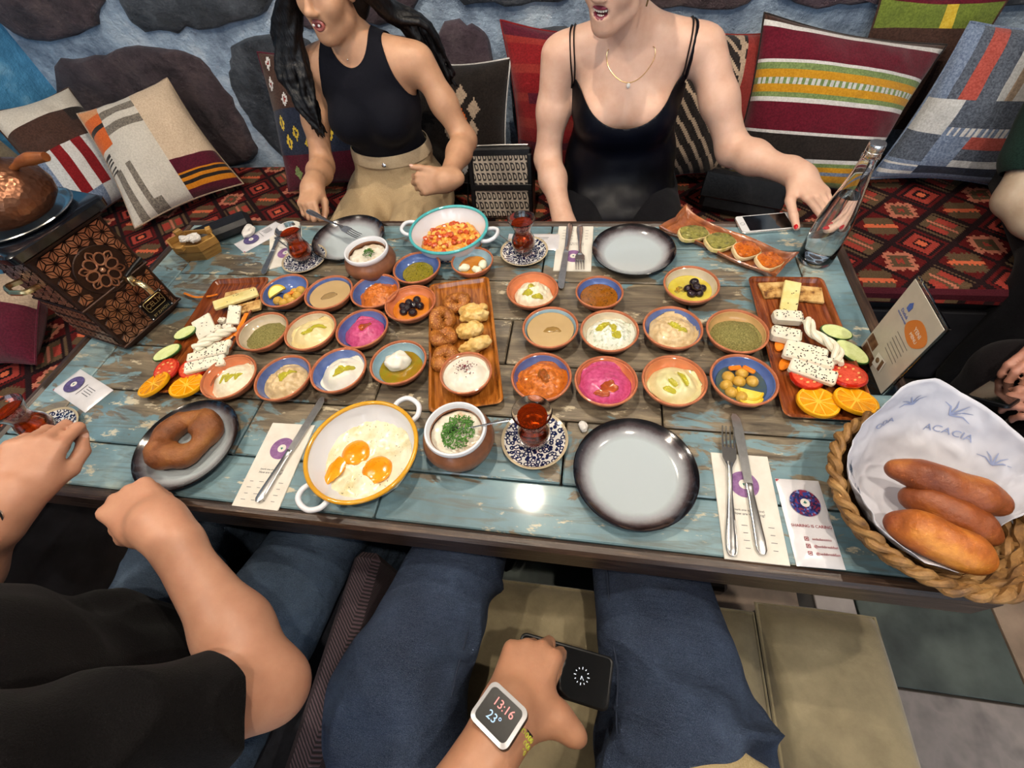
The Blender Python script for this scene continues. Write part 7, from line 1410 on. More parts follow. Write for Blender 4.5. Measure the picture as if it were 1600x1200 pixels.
for k in range(40):                       # her left side: swept behind the shoulder
    a = rg.uniform(0, 1); r0 = hl(0.066+0.02*rg.uniform(), -0.05+0.07*a, 0.02+0.04*rg.uniform()); r1 = np.array([-0.300+0.03*rg.uniform(), 0.875+0.05*rg.uniform(), 1.125+rg.uniform(-.01, .03)]); r2 = np.array([-0.215+rg.uniform(-.04, .03), 0.925+rg.uniform(-.01, .04), 1.060+rg.uniform(-.02, .02)]); r3 = np.array([-0.165+rg.uniform(-.04, .025), 0.945+rg.uniform(-.01, .04), 0.95-0.05*rg.uniform()])
    Q = spline([r0, r1, r2, r3], 4); hr += chain(list(Q), list(np.interp(np.linspace(0, 1, len(Q)), [0, 0.5, 1], [0.011, 0.010, 0.0040])), 0.003)
V, Fa = body(hr, 0.004); obj('hair', (V, Fa), m_hair, w1, angle=None, label='long black hair')
obj('necklace_stud', shift(ball(0.0025, 6, 8), snap([atY(545, 91, 0.79)], V1, F1_, 0.001)[0]), m_silver, w1); obj('earring', shift(ball(0.004, 6, 10), L1(-0.080, 0.0, -0.035)), m_silver, w1)
# fork in her right hand, tines on the plate
fa, fb = at(481, 331, 0.805), at(563, 372, 0.778); dv = fb-fa; Lf = np.linalg.norm(dv); d2 = unit(dv); Lr = max(Lf, 0.18)
fork((481, 331), (563, 372), 0.8, 'table fork held over the plate by the dark haired woman', (0, -math.asin(d2[2]), math.atan2(d2[1], d2[0])), tuple(fb-d2*Lr), Lr)

# ---------------------------------------------------------------- woman in the camisole
tp2, sl2, sr2, l2 = torso((0.405, 0.915, 0.585), (0.402, 0.850, 0.905), (0.402, 0.850, 1.055), F0, 0.160, 1.12, 0.020, 1.05)
f2 = unit((-0.45, -0.88, -0.08)); hp2, L2, fr2 = head((0.352, 0.742, 1.212), f2, (-0.02, -0.10, 1), 1.0, mouth='open')
neck2 = [cone((0.400, 0.852, 1.03), (0.374, 0.795, 1.13), 0.054, 0.050, 0.03)]
SL, EL, WL = (0.600, 0.848, 1.010), (0.722, 0.755, 0.782), (0.855, 0.560, 0.806); SR, ER, WR = (0.205, 0.848, 1.010), (0.172, 0.795, 0.745), (0.240, 0.585, 0.650)
aL, aR = arm(SL, EL, WL, (0.052, 0.047, 0.041, 0.041, 0.026)), arm(SR, ER, WR, (0.050, 0.045, 0.039, 0.040, 0.026))
h2L, tip2L = hand(WL, (0.30, -0.95, -0.08), (0.05, -0.08, 1), (-1, -0.2, 0), 0.98, curls=[(0.05, 0.12, 0.10), (0.08, 0.18, 0.15), (0.12, 0.25, 0.2), (0.2, 0.25, 0.2)], spread=-0.03, thumb=((0.020, 0.026, -0.006), (0.070, 0.058, -0.014), (0.118, 0.070, -0.022), (0.152, 0.076, -0.030)))
h2R, tip2R = hand(WR, (0.3, -0.90, -0.32), (-0.2, -0.2, 1), (1, 0.2, 0), 0.92, (0.4, 0.5, 0.4))
w2, V2, F2_ = make_person('laughing woman in a black satin camisole reaching towards the water bottle', tp2+neck2+hp2+aL+aR+h2L+h2R, sk2, 0.0042)
face_parts(L2, fr2, w2, M('lip_mauve', '7a3040', 0.3, coat=0.4), mouth='open', iris='44603a', brow='3a281c'); nails(tip2L, m_rnail, w2); nails(tip2R, m_rnail, w2)
m_satin = N('black_satin'); _n = m_satin; _n.set(Base__Color=_n.ramp(_n.noise(4, 3), [(0.35, rgb('060609')), (0.7, rgb('0e111c'))]), Roughness=0.42); _n.b.inputs['Specular IOR Level'].default_value = 0.16; _n.bump(_n.noise(9, 3, 0.5, _n.map((1.6, 1.6, 0.5))), 0.25, 0.010); m_satin = _n.m
def cami(V):
    x = abs(V[:, 0]-0.402); z = V[:, 2]; fr_ = V[:, 1] < 0.85; zn = np.where(fr_, 0.872+4.6*x**2, 0.90)
    wz = np.interp(z, [0.80, 0.86, 0.90, 0.94, 0.98, 1.02], [0.4, 0.34, 0.19, 0.158, 0.145, 0.13]); return np.minimum(zn-z, wz-x)
cm = garment('camisole', tp2+[ell((0.402, 0.835, 0.70), (0.165, 0.115, 0.16), None, 0.06), ell((0.402, 0.78, 0.60), (0.190, 0.16, 0.085), None, 0.06), ell((0.402, 0.775, 0.86), (0.125, 0.065, 0.06), None, 0.04)], m_satin, w2, 0.007, cami, 0.0055, 0.0028, 11, seed=4)
cv = np.array([v.co for v in cm.data.vertices])
for s_ in (-1, 1):
    q_ = cv[(cv[:, 0]-0.402)*s_ > 0.09]; q_ = q_[q_[:, 1] < 0.84]; top = q_[np.argmax(q_[:, 2])]
    for k in (0, 1):
        a0 = top+np.array([s_*0.010*k, 0.012*k, -0.006-0.02*k]); a1 = np.array([0.402+s_*(0.150+0.010*k), 0.845, 1.075]); a2 = np.array([0.402+s_*0.12, 0.965, 0.93]); strap_on('strap', lin(a0, a1, 14)+lin(a1, a2, 10)[1:], 0.0058, 0.35, V2, F2_, m_satin, cm, 0.0045)
garment('trousers', tp2[:2]+[cone((0.305, 0.86, 0.575), (0.27, 0.44, 0.570), 0.098, 0.074, 0.04), cone((0.505, 0.86, 0.575), (0.55, 0.44, 0.570), 0.098, 0.074, 0.04), cone((0.27, 0.44, 0.565), (0.28, 0.48, 0.10), 0.068, 0.046, 0.03), cone((0.55, 0.44, 0.565), (0.54, 0.48, 0.10), 0.068, 0.046, 0.03)], cloth('black_trouser', '0d0d10', '15151a', 300), w2, 0.009, lambda V: 0.70-V[:, 2], 0.007, 0.004, 14, seed=6)
for x in (0.27, 0.55): obj('shoe', place(scale(ball(1, 10, 16), (0.042, 0.115, 0.045)), np.eye(3), (x, 0.44, 0.058)), m_blk, w2)
nk = [(0.402+0.062*math.sin(a), 0.80-0.05*math.cos(a)**2, 1.055-0.085*(0.5+0.5*math.cos(a))**1.4) for a in np.linspace(-2.0, 2.0, 31)]; ch = obj('necklace', tube(snap(nk, V2, F2_, 0.0016), 0.0011, 5), m_gold, w2); obj('pendant', shift(scale(ball(0.0055, 8, 12), (1, 0.6, 1.2)), snap([(0.402, 0.735, 0.966)], V2, F2_, 0.003)[0]), M('pearl', 'd8d4d0', 0.2, coat=0.6), ch)
obj('earring', tube(spline([L2(0.078, -0.004, -0.034), L2(0.081, 0.0, -0.050), L2(0.079, 0.002, -0.066)], 5), 0.0022, 6), m_gold, w2)
hq = [ell(L2(0, -0.030, 0.056), np.array([0.083, 0.090, 0.080]), np.stack([fr2[2], fr2[0], fr2[1]], 1), 0.01), ell(L2(0, -0.105, 0.03), np.array([0.04, 0.035, 0.04]), np.stack([fr2[2], fr2[0], fr2[1]], 1), 0.02)]
for k in range(14): a = rg.uniform(0, 1); hq += chain(list(spline([L2(-0.055+0.11*a, 0.045, 0.10), L2(-0.075+0.15*a, -0.03, 0.11+0.02*rg.uniform()), L2(-0.02+0.04*a, -0.10, 0.05)], 4)), [0.009]*9, 0.003)
for s_ in (-1, 1): hq += chain(list(spline([L2(s_*0.072, 0.015, 0.05), L2(s_*0.080, -0.015, 0.0), L2(s_*0.06, -0.07, -0.02)], 4)), [0.010]*9, 0.004)
V, Fa = body(hq, 0.004); obj('hair', (V, Fa), M('brown_hair', '2a1a12', 0.4, '3d281a', 60, bump=0.6), w2, angle=None, label='dark hair tied back')

# ---------------------------------------------------------------- man in black at the left
fm = unit((0.15, 1, 0)); tpm, slm, srm, lm = torso((-0.40, -0.80, 0.56), (-0.395, -0.755, 0.90), (-0.385, -0.760, 1.085), fm, 0.19, 1.22, 0.0, 1.22)
SR, ER, WR = (-0.165, -0.785, 1.020), (-0.082, -0.680, 0.760), (-0.325, -0.500, 0.838); SL, EL, WL = (-0.60, -0.755, 1.03), (-0.66, -0.66, 0.80), (-0.545, -0.505, 0.895)
aR, aL = arm(SR, ER, WR, (0.056, 0.050, 0.043, 0.047, 0.029)), arm(SL, EL, WL, (0.056, 0.050, 0.043, 0.046, 0.028))
hmR, tipmR = hand(WR, (-0.90, 0.36, 0.02), (0.22, -0.10, 1), (-0.36, -0.90, 0.1), 1.16, curls=[(0.75, 1.1, 0.6), (0.95, 1.2, 0.7), (1.1, 1.2, 0.7), (1.2, 1.2, 0.7)], spread=0.03, thumb=((0.020, 0.024, -0.010), (0.055, 0.040, -0.024), (0.085, 0.040, -0.032), (0.108, 0.032, -0.036)))
hmL, tipmL = hand(WL, (0.02, 0.93, 0.30), (0.50, -0.35, 0.75), (0.85, 0.0, -0.5), 1.06, curls=[(0.7, 1.2, 0.7), (0.9, 1.3, 0.7), (1.0, 1.3, 0.7), (1.1, 1.2, 0.7)], spread=0.03, thumb=((0.020, 0.024, -0.008), (0.055, 0.044, -0.020), (0.085, 0.046, -0.030), (0.106, 0.036, -0.040)))
hpm, Lm, frm = head((-0.375, -0.735, 1.285), (0.1, 1, -0.1), (0, 0.05, 1), 1.08, False); neckm = [cone((-0.385, -0.765, 1.06), (-0.378, -0.75, 1.19), 0.060, 0.056, 0.03)]
wm, Vm, Fm = make_person('man in a black T-shirt at the left front, arms raised over the table', tpm+neckm+hpm+aL+aR+hmL+hmR, sk3, 0.005)
face_parts(Lm, frm, wm, M('lip_man', '8a5a4c', 0.4), female=False); nails(tipmR, m_pnail, wm); nails(tipmL, m_pnail, wm)
m_tee = cloth('black_tee', '0b0a0b', '131112', 500, 0.5, 0.9, 0.02)
def slv(S, E_, t0, V): S, E_ = np.array(S), np.array(E_); d = E_-S; return t0-((V-S)@d)/(d@d)
def tee(V):
    dR = np.linalg.norm(V-np.array([-0.09, -0.69, 0.85]), axis=1) < 0.30; gR = slv(SR, ER, 0.66, V)*0.3; gL = slv(SL, EL, 0.66, V)*0.3
    nk_ = np.sqrt(((V[:, 0]+0.385)/0.075)**2+((V[:, 1]+0.745)/0.085)**2)-1; g = np.where(V[:, 2] > 1.06, nk_*0.05, 1.0); return np.minimum.reduce([np.where(V[:, 0] > -0.22, gR, 1.0), np.where(V[:, 0] < -0.57, gL, 1.0), g, V[:, 2]-0.50])
SRe, SLe = np.array(SR)*0.3+np.array(ER)*0.7, np.array(SL)*0.3+np.array(EL)*0.7
garment('t_shirt', tpm+[cone(SR, SRe, 0.066, 0.062, 0.04), cone(SL, SLe, 0.066, 0.062, 0.04), ell((-0.395, -0.74, 0.70), (0.17, 0.135, 0.16), None, 0.06)], m_tee, wm, 0.010, tee, 0.006, 0.006, 11, seed=2, st=(1, 1, 0.6), ridge=0.011)
dn1 = denim('denim_grey_blue', '27313d', '374454', '4c5a6a'); dn2 = denim('denim_blue', '1b2232', '293346', '3e4a60')
garment('jeans', [tpm[0], cone((-0.305, -0.74, 0.53), (-0.215, -0.38, 0.545), 0.100, 0.082, 0.04), cone((-0.49, -0.74, 0.53), (-0.54, -0.40, 0.545), 0.100, 0.082, 0.04), cone((-0.215, -0.37, 0.54), (-0.22, -0.33, 0.10), 0.078, 0.052, 0.03), cone((-0.54, -0.39, 0.54), (-0.53, -0.35, 0.10), 0.078, 0.052, 0.03)], dn1, wm, 0.008, lambda V: np.where(V[:, 1] > -0.66, 0.3, 0.66-V[:, 2]), 0.007, 0.006, 12, seed=8, ridge=0.006)
for x in (-0.22, -0.53): obj('shoe', place(scale(ball(1, 10, 16), (0.048, 0.14, 0.05)), np.eye(3), (x, -0.28, 0.062)), m_blk, wm)
hh_ = [ell(Lm(0, -0.022, 0.060), np.array([0.086, 0.095, 0.078]), np.stack([frm[2], frm[0], frm[1]], 1), 0.01)]; V, Fa = body(hh_, 0.006); obj('hair', clip((V, Fa), lambda V: (V-Lm(0, 0.03, 0.03))@frm[1]+0.6*((Lm(0, 0.02, 0)-V)@frm[0])), M('dark_hair', '15100d', 0.5, '221a15', 80, bump=0.5), wm)
wd = unit(np.array(WL)-np.array(EL)); wx = unit(np.cross([0, 0, 1], wd)); bk = obj('wrist_watch', place(lathe([(0.0335, -0.008), (0.0365, -0.008), (0.0365, 0.008), (0.0335, 0.008), (0.0335, -0.008)], 28), np.stack([wx, np.cross(wd, wx), wd], 1), np.array(WL)-wd*0.022), m_brass, wm, label='metal watch bracelet'); obj('watch_case', place(lathe([(0, 0), (0.018, 0), (0.019, 0.004), (0.017, 0.009), (0, 0.009)], 24), orient(wd, (0.6, -0.3, 0.7)), np.array(WL)-wd*0.022+unit((0.6, -0.3, 0.7))*0.032), m_silver, bk)
obj('thread_bracelet', place(lathe([(0.0335, -0.004), (0.0365, -0.004), (0.0365, 0.004), (0.0335, 0.004), (0.0335, -0.004)], 24), np.stack([wx, np.cross(wd, wx), wd], 1), np.array(WL)-wd*0.004), m_blk, wm)

# ---------------------------------------------------------------- the photographer
fp = np.array([0, 1.0, 0]); tpp, slp, srp, lp_ = torso((0.30, -0.98, 0.57), (0.31, -1.00, 0.88), (0.31, -1.03, 1.06), fp, 0.19, 1.2, 0, 1.2)
SL, EL, WL = (0.10, -1.02, 1.03), (0.100, -0.930, 0.800), (0.252, -0.672, 0.752)
hpL, tippL = hand(WL, (0.26, 0.90, -0.34), (-0.03, 0.2, 1), (0.95, -0.28, 0), 1.14, curls=[(1.0, 1.2, 0.6), (0.95, 1.2, 0.6), (1.05, 1.2, 0.6), (1.15, 1.2, 0.6)], spread=0.02, thumb=((0.016, 0.024, -0.010), (0.030, 0.050, -0.020), (0.030, 0.070, -0.030), (0.032, 0.082, -0.040)))
SRp, ERp, WRp = (0.50, -1.02, 1.00), (0.60, -0.96, 0.76), (0.50, -0.86, 0.98); hpR, tippR = hand(WRp, (-0.45, 0.15, 0.88), (0.4, 0.85, 0.1), (-0.6, 0.2, -0.4), 1.08, (0.5, 0.6, 0.4)); hpp, Lp, frp = head((0.315, -1.00, 1.275), (0, 0.85, -0.5), (0, 0.5, 0.85), 1.08, False)
hf_, hu_ = frame((0.26, 0.90, -0.34), (-0.03, 0.2, 1)); ht_ = unit(np.array([0.95, -0.28, 0])-hf_*(np.array([0.95, -0.28, 0])@hf_)-hu_*(np.array([0.95, -0.28, 0])@hu_)); HL = lambda x, y, z: np.array(WL)+hf_*x+ht_*y+hu_*z
hpL += [cone(HL(0.012, 0.020, -0.012), HL(0.040, 0.058, -0.022), 0.021, 0.019, 0.02), cone(HL(0.040, 0.058, -0.022), HL(0.036, 0.086, -0.036), 0.018, 0.0150, 0.012)]
wp, Vp, Fp = make_person('photographer in blue jeans seated in the foreground with a watch on the wrist', tpp+arm(SL, EL, WL, (0.054, 0.048, 0.042, 0.046, 0.032))+hpL+arm(SRp, ERp, WRp, (0.054, 0.048, 0.042, 0.046, 0.029))+hpR+hpp+[cone((0.31, -1.035, 1.03), (0.315, -1.02, 1.17), 0.058, 0.055, 0.03)], sk4, 0.0050)
face_parts(Lp, frp, wp, M('lip_photographer', '8a5a4c', 0.4), female=False)
V, Fa = body([ell(Lp(0, -0.022, 0.060), np.array([0.086, 0.095, 0.078]), np.stack([frp[2], frp[0], frp[1]], 1), 0.01)], 0.006); obj('hair', clip((V, Fa), lambda V: (V-Lp(0, 0.03, 0.03))@frp[1]+0.6*((Lp(0, 0.02, 0)-V)@frp[0])), M('photographer_hair', '1c1510', 0.5, bump=0.4), wp)
nails(tippL, m_pnail, wp, range(4))
jn = garment('jeans', [tpp[0], cone((0.155, -0.93, 0.540), (0.030, -0.68, 0.535), 0.112, 0.108, 0.04), cone((0.030, -0.68, 0.535), (0.125, -0.30, 0.545), 0.104, 0.082, 0.04), cone((0.45, -0.93, 0.540), (0.525, -0.66, 0.530), 0.120, 0.124, 0.04), cone((0.525, -0.66, 0.530), (0.455, -0.30, 0.545), 0.124, 0.090, 0.04), cone((0.125, -0.29, 0.54), (0.13, -0.24, 0.10), 0.078, 0.056, 0.03), cone((0.455, -0.29, 0.54), (0.45, -0.24, 0.10), 0.084, 0.056, 0.03), ell((0.30, -0.90, 0.53), (0.20, 0.12, 0.09), None, 0.06)], dn2, wp, 0.006, lambda V: 0.70-V[:, 2], 0.006, 0.006, 9, seed=5, st=(0.55, 1.5, 1), ridge=0.013)
Vj = np.array([v.co for v in jn.data.vertices]); Tj = np.array([tuple(p.vertices) for p in jn.data.polygons])
for P in (lin((0.135, -0.72, 0.60), (0.165, -0.40, 0.59), 24), lin((0.42, -0.75, 0.62), (0.39, -0.40, 0.60), 24), lin((0.20, -0.72, 0.56), (0.28, -0.745, 0.56), 10)): obj('seam', tube(snap(P, Vj, Tj, 0.0035), 0.0016, 5), M('seam_thread', '222a3a', 0.9), jn)
for x in (0.13, 0.45): obj('shoe', place(scale(ball(1, 10, 16), (0.048, 0.14, 0.05)), np.eye(3), (x, -0.19, 0.062)), m_blk, wp)
garment('shirt', tpp+[cone(SL, np.array(SL)*0.3+np.array(EL)*0.7, 0.064, 0.060, 0.04), cone(SRp, np.array(SRp)*0.3+np.array(ERp)*0.7, 0.064, 0.060, 0.04), ell((0.55, -0.775, 0.655), (0.105, 0.105, 0.050), None, 0.05), ell((0.40, -0.90, 0.66), (0.16, 0.09, 0.08), None, 0.06)], cloth('khaki_shirt', '8f7f5c', 'a39270', 400, 0.3), wp, 0.010, lambda V: np.minimum.reduce([np.where(V[:, 2] > 1.03, np.hypot(V[:, 0]-0.312, V[:, 1]+1.03)-0.074, 1.0), V[:, 2]-0.625, np.where(V[:, 0] < 0.145, slv(SL, EL, 0.66, V)*0.3, 1.0), np.where(V[:, 0] > 0.475, np.where(V[:, 2] > 0.74, slv(SRp, ERp, 0.66, V)*0.3, 1.0), 1.0)]), 0.007, 0.004, 10, seed=7, ridge=0.006)
# watch on that wrist
wd = unit(np.array(WL)-np.array(EL)); wu = unit(np.array([-0.15, 0.05, 1])-wd*(np.array([-0.15, 0.05, 1])@wd)); wl_ = np.cross(wu, wd); WM = np.stack([wd, wl_, wu], 1); wc = np.array(WL)-wd*0.004+wu*0.008
wt = obj('smart_watch', place(scale(rings_geo([(rrect(0.0205, 0.0245, 0.007), 0.0), (rrect(0.0225, 0.0265, 0.008), 0.002), (rrect(0.0225, 0.0265, 0.008), 0.010), (rrect(0.0205, 0.0245, 0.007), 0.0125)]), (1, 1, 1)), WM*1.15, wc+wu*0.026), m_blk, wp, label='square smart watch with a silver bezel')
obj('bezel', place(rings_geo([(rrect(0.0222, 0.0262, 0.0078), 0.0), (rrect(0.0222, 0.0262, 0.0078), 0.0022), (rrect(0.0180, 0.0220, 0.0058), 0.0034), (rrect(0.0172, 0.0212, 0.005), 0.0005)]), WM*1.15, wc+wu*0.0375), M('bezel_silver', 'b4b4b6', 0.3, metal=0.2), wt); obj('watch_screen', place(rings_geo([(rrect(0.0172, 0.0212, 0.005), 0.0), (rrect(0.0172, 0.0212, 0.005), 0.0018)]), WM*1.15, wc+wu*0.0377), M('watch_glass', '4a4e4e', 0.12, coat=0.6), wt)
dig = lambda s_, z_, x_, y_, m_: obj('watch_digits', place(rotz(shift(text_geo(s_, z_, 0.0004), (x_, y_, 0)), -PI/2), WM*1.15, wc+wu*0.0406), m_, wt)
def glow(name, c, e):
    n = N(name); n.set(Base__Color=c, Emission__Color=c, Emission__Strength=e); return n.m
dig('13:16', 0.0125, 0.001, 0.0075, glow('digit_red', rgb('d07a78'), 0.5)); dig('23°', 0.0125, -0.002, -0.0065, glow('digit_blue', rgb('8fb0d8'), 0.5))
st = obj('watch_strap', place(roty(scale(lathe([(0.0315, -0.0125), (0.0350, -0.0125), (0.0352, 0.0125), (0.0317, 0.0125), (0.0315, -0.0125)], 40), (1.02, 1.20, 1)), PI/2), WM, wc-wu*0.007), m_blk, wt); gs = []
for row in range(3):
    for k in range(5):
        a = 0.62+k*0.19+(0.095 if row % 2 else 0); x_ = (-0.0075+0.0075*row)
        for s_ in (1,):
            c_ = np.array([x_, s_*0.0424*math.sin(a), 0.0362*math.cos(a)-0.007]); nn_ = unit((0, math.sin(a)*s_, math.cos(a)))
            obj('strap_hole', place(place(lumpless(0.0024, 0.0009, 14, 6), orient((1, 0, 0), nn_), c_), WM*np.array([1, -1, 1]) if False else WM, wc) if False else (lambda g: (A(g[0])@np.stack([wd, -wl_, wu], 1).T+wc, g[1]))(place(lumpless(0.0024, 0.0009, 14, 6), orient((1, 0, 0), nn_), c_)), M('strap_lime', 'b5c040', 0.5), st)
# phone under that hand
pa = np.array([0.397, -0.607, 0.648]); px2 = unit((-0.98, 0.12, -0.02)); pu = unit(np.array([0.05, -0.08, 1])-px2*(np.array([0.05, -0.08, 1])@px2)); PM = np.stack([px2, np.cross(pu, px2), pu], 1)
ph = thing('smartphone', 'black smartphone with a clock face held on the lap', 'phone', pa+px2*0.075-pu*0.0)
obj('phone_case', place(rings_geo([(rrect(0.073, 0.034, 0.008), 0), (rrect(0.0755, 0.0365, 0.010), 0.002), (rrect(0.0755, 0.0365, 0.010), 0.010), (rrect(0.0735, 0.0345, 0.009), 0.0115)]), PM, (0, 0, 0)), m_blk, ph); obj('screen', place(rings_geo([(rrect(0.0715, 0.0330, 0.007), 0.0112), (rrect(0.0715, 0.0330, 0.007), 0.0119)]), PM, (0, 0, 0)), m_screen, ph)
m_clk = glow('clock_white', (0.6, 0.66, 0.75), 0.5); cx = -0.030
obj('clock_face', place(join(*[shift(rotz(box(0.0022 if k % 3 else 0.0034, 0.0011, 0.0002), k*PI/6), (cx+0.0105*math.cos(k*PI/6), 0.0105*math.sin(k*PI/6), 0.0120)) for k in range(12)], shift(rotz(shift(box(0.0065, 0.0007, 0.0002), (0.0032, 0, 0)), 2.2), (cx, 0, 0.0120)), shift(rotz(shift(box(0.0050, 0.0009, 0.0002), (0.0025, 0, 0)), 1.4), (cx, 0, 0.0120))), PM, (0, 0, 0)), m_clk, ph)

# ---------------------------------------------------------------- guests at the right edge
fg = unit((-0.55, -0.83, 0)); tpg, slg, srg, lg_ = torso((1.84, 1.00, 0.585), (1.80, 0.94, 0.90), (1.79, 0.93, 1.06), fg, 0.18, 1.15, 0, 1.15)
SR, ER, WR = (1.60, 1.00, 1.00), (1.525, 0.720, 0.640), (1.60, 0.49, 0.60); SL, EL, WL = (1.93, 0.83, 1.01), (1.98, 0.68, 0.76), (1.80, 0.50, 0.62)
hgR, tg1 = hand(WR, (0.3, -0.9, -0.1), (0, -0.1, 1), (1, 0.3, 0), 1.0); hgL, tg2 = hand(WL, (-0.4, -0.9, -0.1), (0, -0.1, 1), (-1, 0.3, 0), 1.0); hpg, Lg, frg = head((1.77, 0.90, 1.26), fg, (0, 0, 1), 1.05, False)
wg, Vg, Fg = make_person('guest in a dark green T-shirt at the right end of the wall bench', tpg+hpg+[cone((1.79, 0.93, 1.04), (1.775, 0.91, 1.17), 0.056, 0.054, 0.03)]+arm(SR, ER, WR, (0.054, 0.050, 0.046, 0.048, 0.030))+arm(SL, EL, WL, (0.054, 0.050, 0.046, 0.048, 0.030))+hgR+hgL, skin('skin_guest', '9a8672', 'a99682'), 0.0065)
face_parts(Lg, frg, wg, M('lip_guest', '8a5a4c', 0.4), female=False)
SRe, SLe = np.array(SR)*0.25+np.array(ER)*0.75, np.array(SL)*0.35+np.array(EL)*0.65
def teeg(V): return np.minimum.reduce([np.where((V[:, 0] < 1.62), slv(SR, ER, 0.86, V)*0.3, 1.0), np.where(V[:, 0] > 1.93, slv(SL, EL, 0.62, V)*0.3, 1.0), np.where(V[:, 2] > 1.06, np.hypot(V[:, 0]-1.785, V[:, 1]-0.92)-0.075, 1.0), V[:, 2]-0.52])
garment('t_shirt', tpg+[cone(SR, SRe, 0.068, 0.066, 0.04), cone(SL, SLe, 0.066, 0.062, 0.04)], cloth('green_tee', '14221e', '1f312b', 300, 0.3), wg, 0.010, teeg, 0.008, 0.005, 10, seed=9)
garment('trousers', [tpg[0], cone((1.74, 0.98, 0.57), (1.62, 0.55, 0.56), 0.095, 0.075, 0.04), cone((1.92, 0.90, 0.57), (1.84, 0.50, 0.56), 0.095, 0.075, 0.04), cone((1.62, 0.54, 0.555), (1.63, 0.50, 0.10), 0.072, 0.05, 0.03), cone((1.84, 0.49, 0.555), (1.85, 0.46, 0.10), 0.072, 0.05, 0.03)], cloth('dark_trouser', '0e0e11', '16161a', 300), wg, 0.008, lambda V: 0.72-V[:, 2], 0.009)
for x, y in ((1.62, 0.45), (1.84, 0.41)): obj('shoe', place(scale(ball(1, 10, 16), (0.045, 0.13, 0.05)), np.eye(3), (x, y, 0.062)), m_blk, wg)
V, Fa = body([ell(Lg(0, -0.022, 0.060), np.array([0.086, 0.095, 0.078]), np.stack([frg[2], frg[0], frg[1]], 1), 0.01)], 0.007); obj('hair', clip((V, Fa), lambda V: (V-Lg(0, 0.03, 0.03))@frg[1]+0.6*((Lg(0, 0.02, 0)-V)@frg[0])), M('guest_hair', '1c1510', 0.5, bump=0.4), wg)
# seated neighbour whose hands hold a phone
fn_ = unit((-1, -0.1, 0)); tpn, sln, srn, ln_ = torso((1.78, 0.05, 0.58), (1.76, 0.05, 0.90), (1.75, 0.05, 1.06), fn_, 0.17, 1.1, 0, 1.1)
SR, ER, WR = (1.75, 0.235, 1.00), (1.64, 0.27, 0.74), (1.400, 0.165, 0.625); SL, EL, WL = (1.75, -0.14, 1.00), (1.62, -0.17, 0.74), (1.360, -0.035, 0.610)
hnR, tnR = hand(WR, (-0.85, -0.45, 0.05), (-0.1, 0.25, 0.9), (-0.3, 0.2, 0.9), 1.0, (0.7, 0.8, 0.5), thumb=((0.018, 0.022, 0.006), (0.050, 0.034, 0.012), (0.076, 0.030, 0.008), (0.096, 0.020, 0.002))); hnL, tnL = hand(WL, (-0.85, 0.40, 0.05), (-0.2, -0.3, 0.85), (0.2, 0.5, 0.8), 1.0, (0.7, 0.8, 0.5))
hpn, Ln, frn = head((1.72, 0.05, 1.26), (-1, -0.1, -0.3), (0, 0, 1), 1.0, False)
wn, Vn, Fn = make_person('neighbour beyond the basket holding a black phone in both hands', tpn+hpn+[cone((1.75, 0.05, 1.04), (1.735, 0.05, 1.17), 0.054, 0.052, 0.03)]+arm(SR, ER, WR)+arm(SL, EL, WL)+hnR+hnL, skin('skin_neighbour', 'a4705e', 'b58270'), 0.006)
face_parts(Ln, frn, wn, M('lip_neighbour', '8a5a4c', 0.4), female=False)
garment('shirt', tpn+[cone(SR, np.array(SR)*0.3+np.array(ER)*0.7, 0.062, 0.058, 0.04), cone(SL, np.array(SL)*0.3+np.array(EL)*0.7, 0.062, 0.058, 0.04)], cloth('grey_shirt', '232329', '2e2e35', 300), wn, 0.010, lambda V: np.minimum.reduce([np.where(V[:, 1] > 0.225, slv(SR, ER, 0.66, V)*0.3, 1.0), np.where(V[:, 1] < -0.125, slv(SL, EL, 0.66, V)*0.3, 1.0), np.where(V[:, 2] > 1.06, np.hypot(V[:, 0]-1.74, V[:, 1]-0.05)-0.072, 1.0), V[:, 2]-0.52]), 0.009, 0.004, 10)
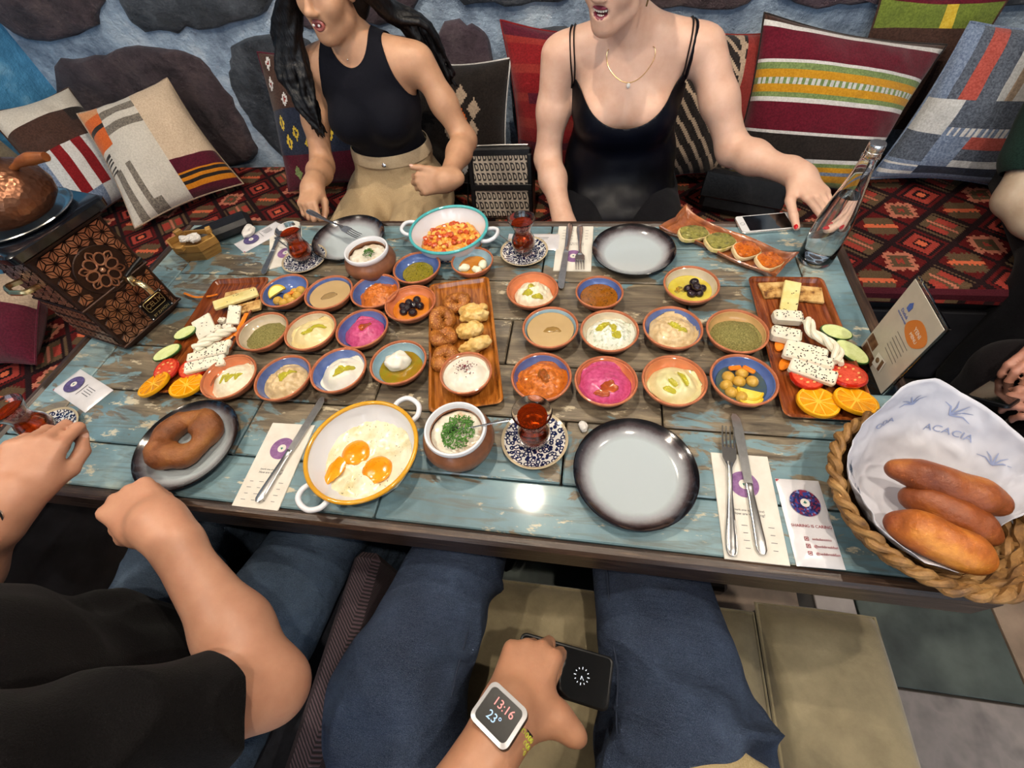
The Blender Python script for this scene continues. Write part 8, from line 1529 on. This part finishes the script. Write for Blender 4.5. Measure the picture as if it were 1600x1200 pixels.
garment('trousers', [tpn[0], cone((1.76, 0.15, 0.56), (1.36, 0.17, 0.52), 0.090, 0.068, 0.04), cone((1.76, -0.05, 0.56), (1.36, -0.03, 0.50), 0.090, 0.068, 0.04), cone((1.36, 0.17, 0.515), (1.38, 0.17, 0.10), 0.066, 0.05, 0.03), cone((1.36, -0.03, 0.495), (1.38, -0.03, 0.10), 0.066, 0.05, 0.03)], cloth('mauve_trouser', '141113', '1c181a', 300), wn, 0.008, lambda V: 0.72-V[:, 2], 0.009)
for y in (0.17, -0.03): obj('shoe', place(scale(ball(1, 10, 16), (0.13, 0.045, 0.05)), np.eye(3), (1.33, y, 0.062)), m_blk, wn)
V, Fa = body([ell(Ln(0, -0.022, 0.060), np.array([0.084, 0.093, 0.076]), np.stack([frn[2], frn[0], frn[1]], 1), 0.01)], 0.007); obj('hair', clip((V, Fa), lambda V: (V-Ln(0, 0.03, 0.03))@frn[1]+0.6*((Ln(0, 0.02, 0)-V)@frn[0])), M('neighbour_hair', '1c1510', 0.5, bump=0.4), wn)
q_ = at(1568, 615, 0.585); ph = thing('smartphone', 'black smartphone in the hands of the neighbour beyond the basket', 'phone', (q_[0]+0.01, q_[1]+0.01, 0.575)); PM2 = orient((-0.75, -0.55, 0.15), (-0.35, 0.3, 0.9)); obj('phone_case', place(rings_geo([(rrect(0.072, 0.034, 0.008), 0), (rrect(0.075, 0.0365, 0.010), 0.002), (rrect(0.075, 0.0365, 0.010), 0.008), (rrect(0.073, 0.0345, 0.009), 0.0095)]), PM2, (0, 0, 0)), m_blk, ph); obj('screen', place(rings_geo([(rrect(0.071, 0.033, 0.007), 0.0094), (rrect(0.071, 0.033, 0.007), 0.0099)]), PM2, (0, 0, 0)), m_screen, ph)
t = thing('stool', 'dark upholstered stool of the neighbour holding a phone', 'stool', (1.82, 0.05, 0.012)); obj('stool_seat', shift(box(0.44, 0.44, 0.09, 0.02), (0, 0, 0.36)), m_twill, t)
for sx in (-1, 1):
    for sy in (-1, 1): obj('leg', shift(box(0.035, 0.035, 0.36, 0.004), (sx*0.19, sy*0.19, 0)), m_edge, t)
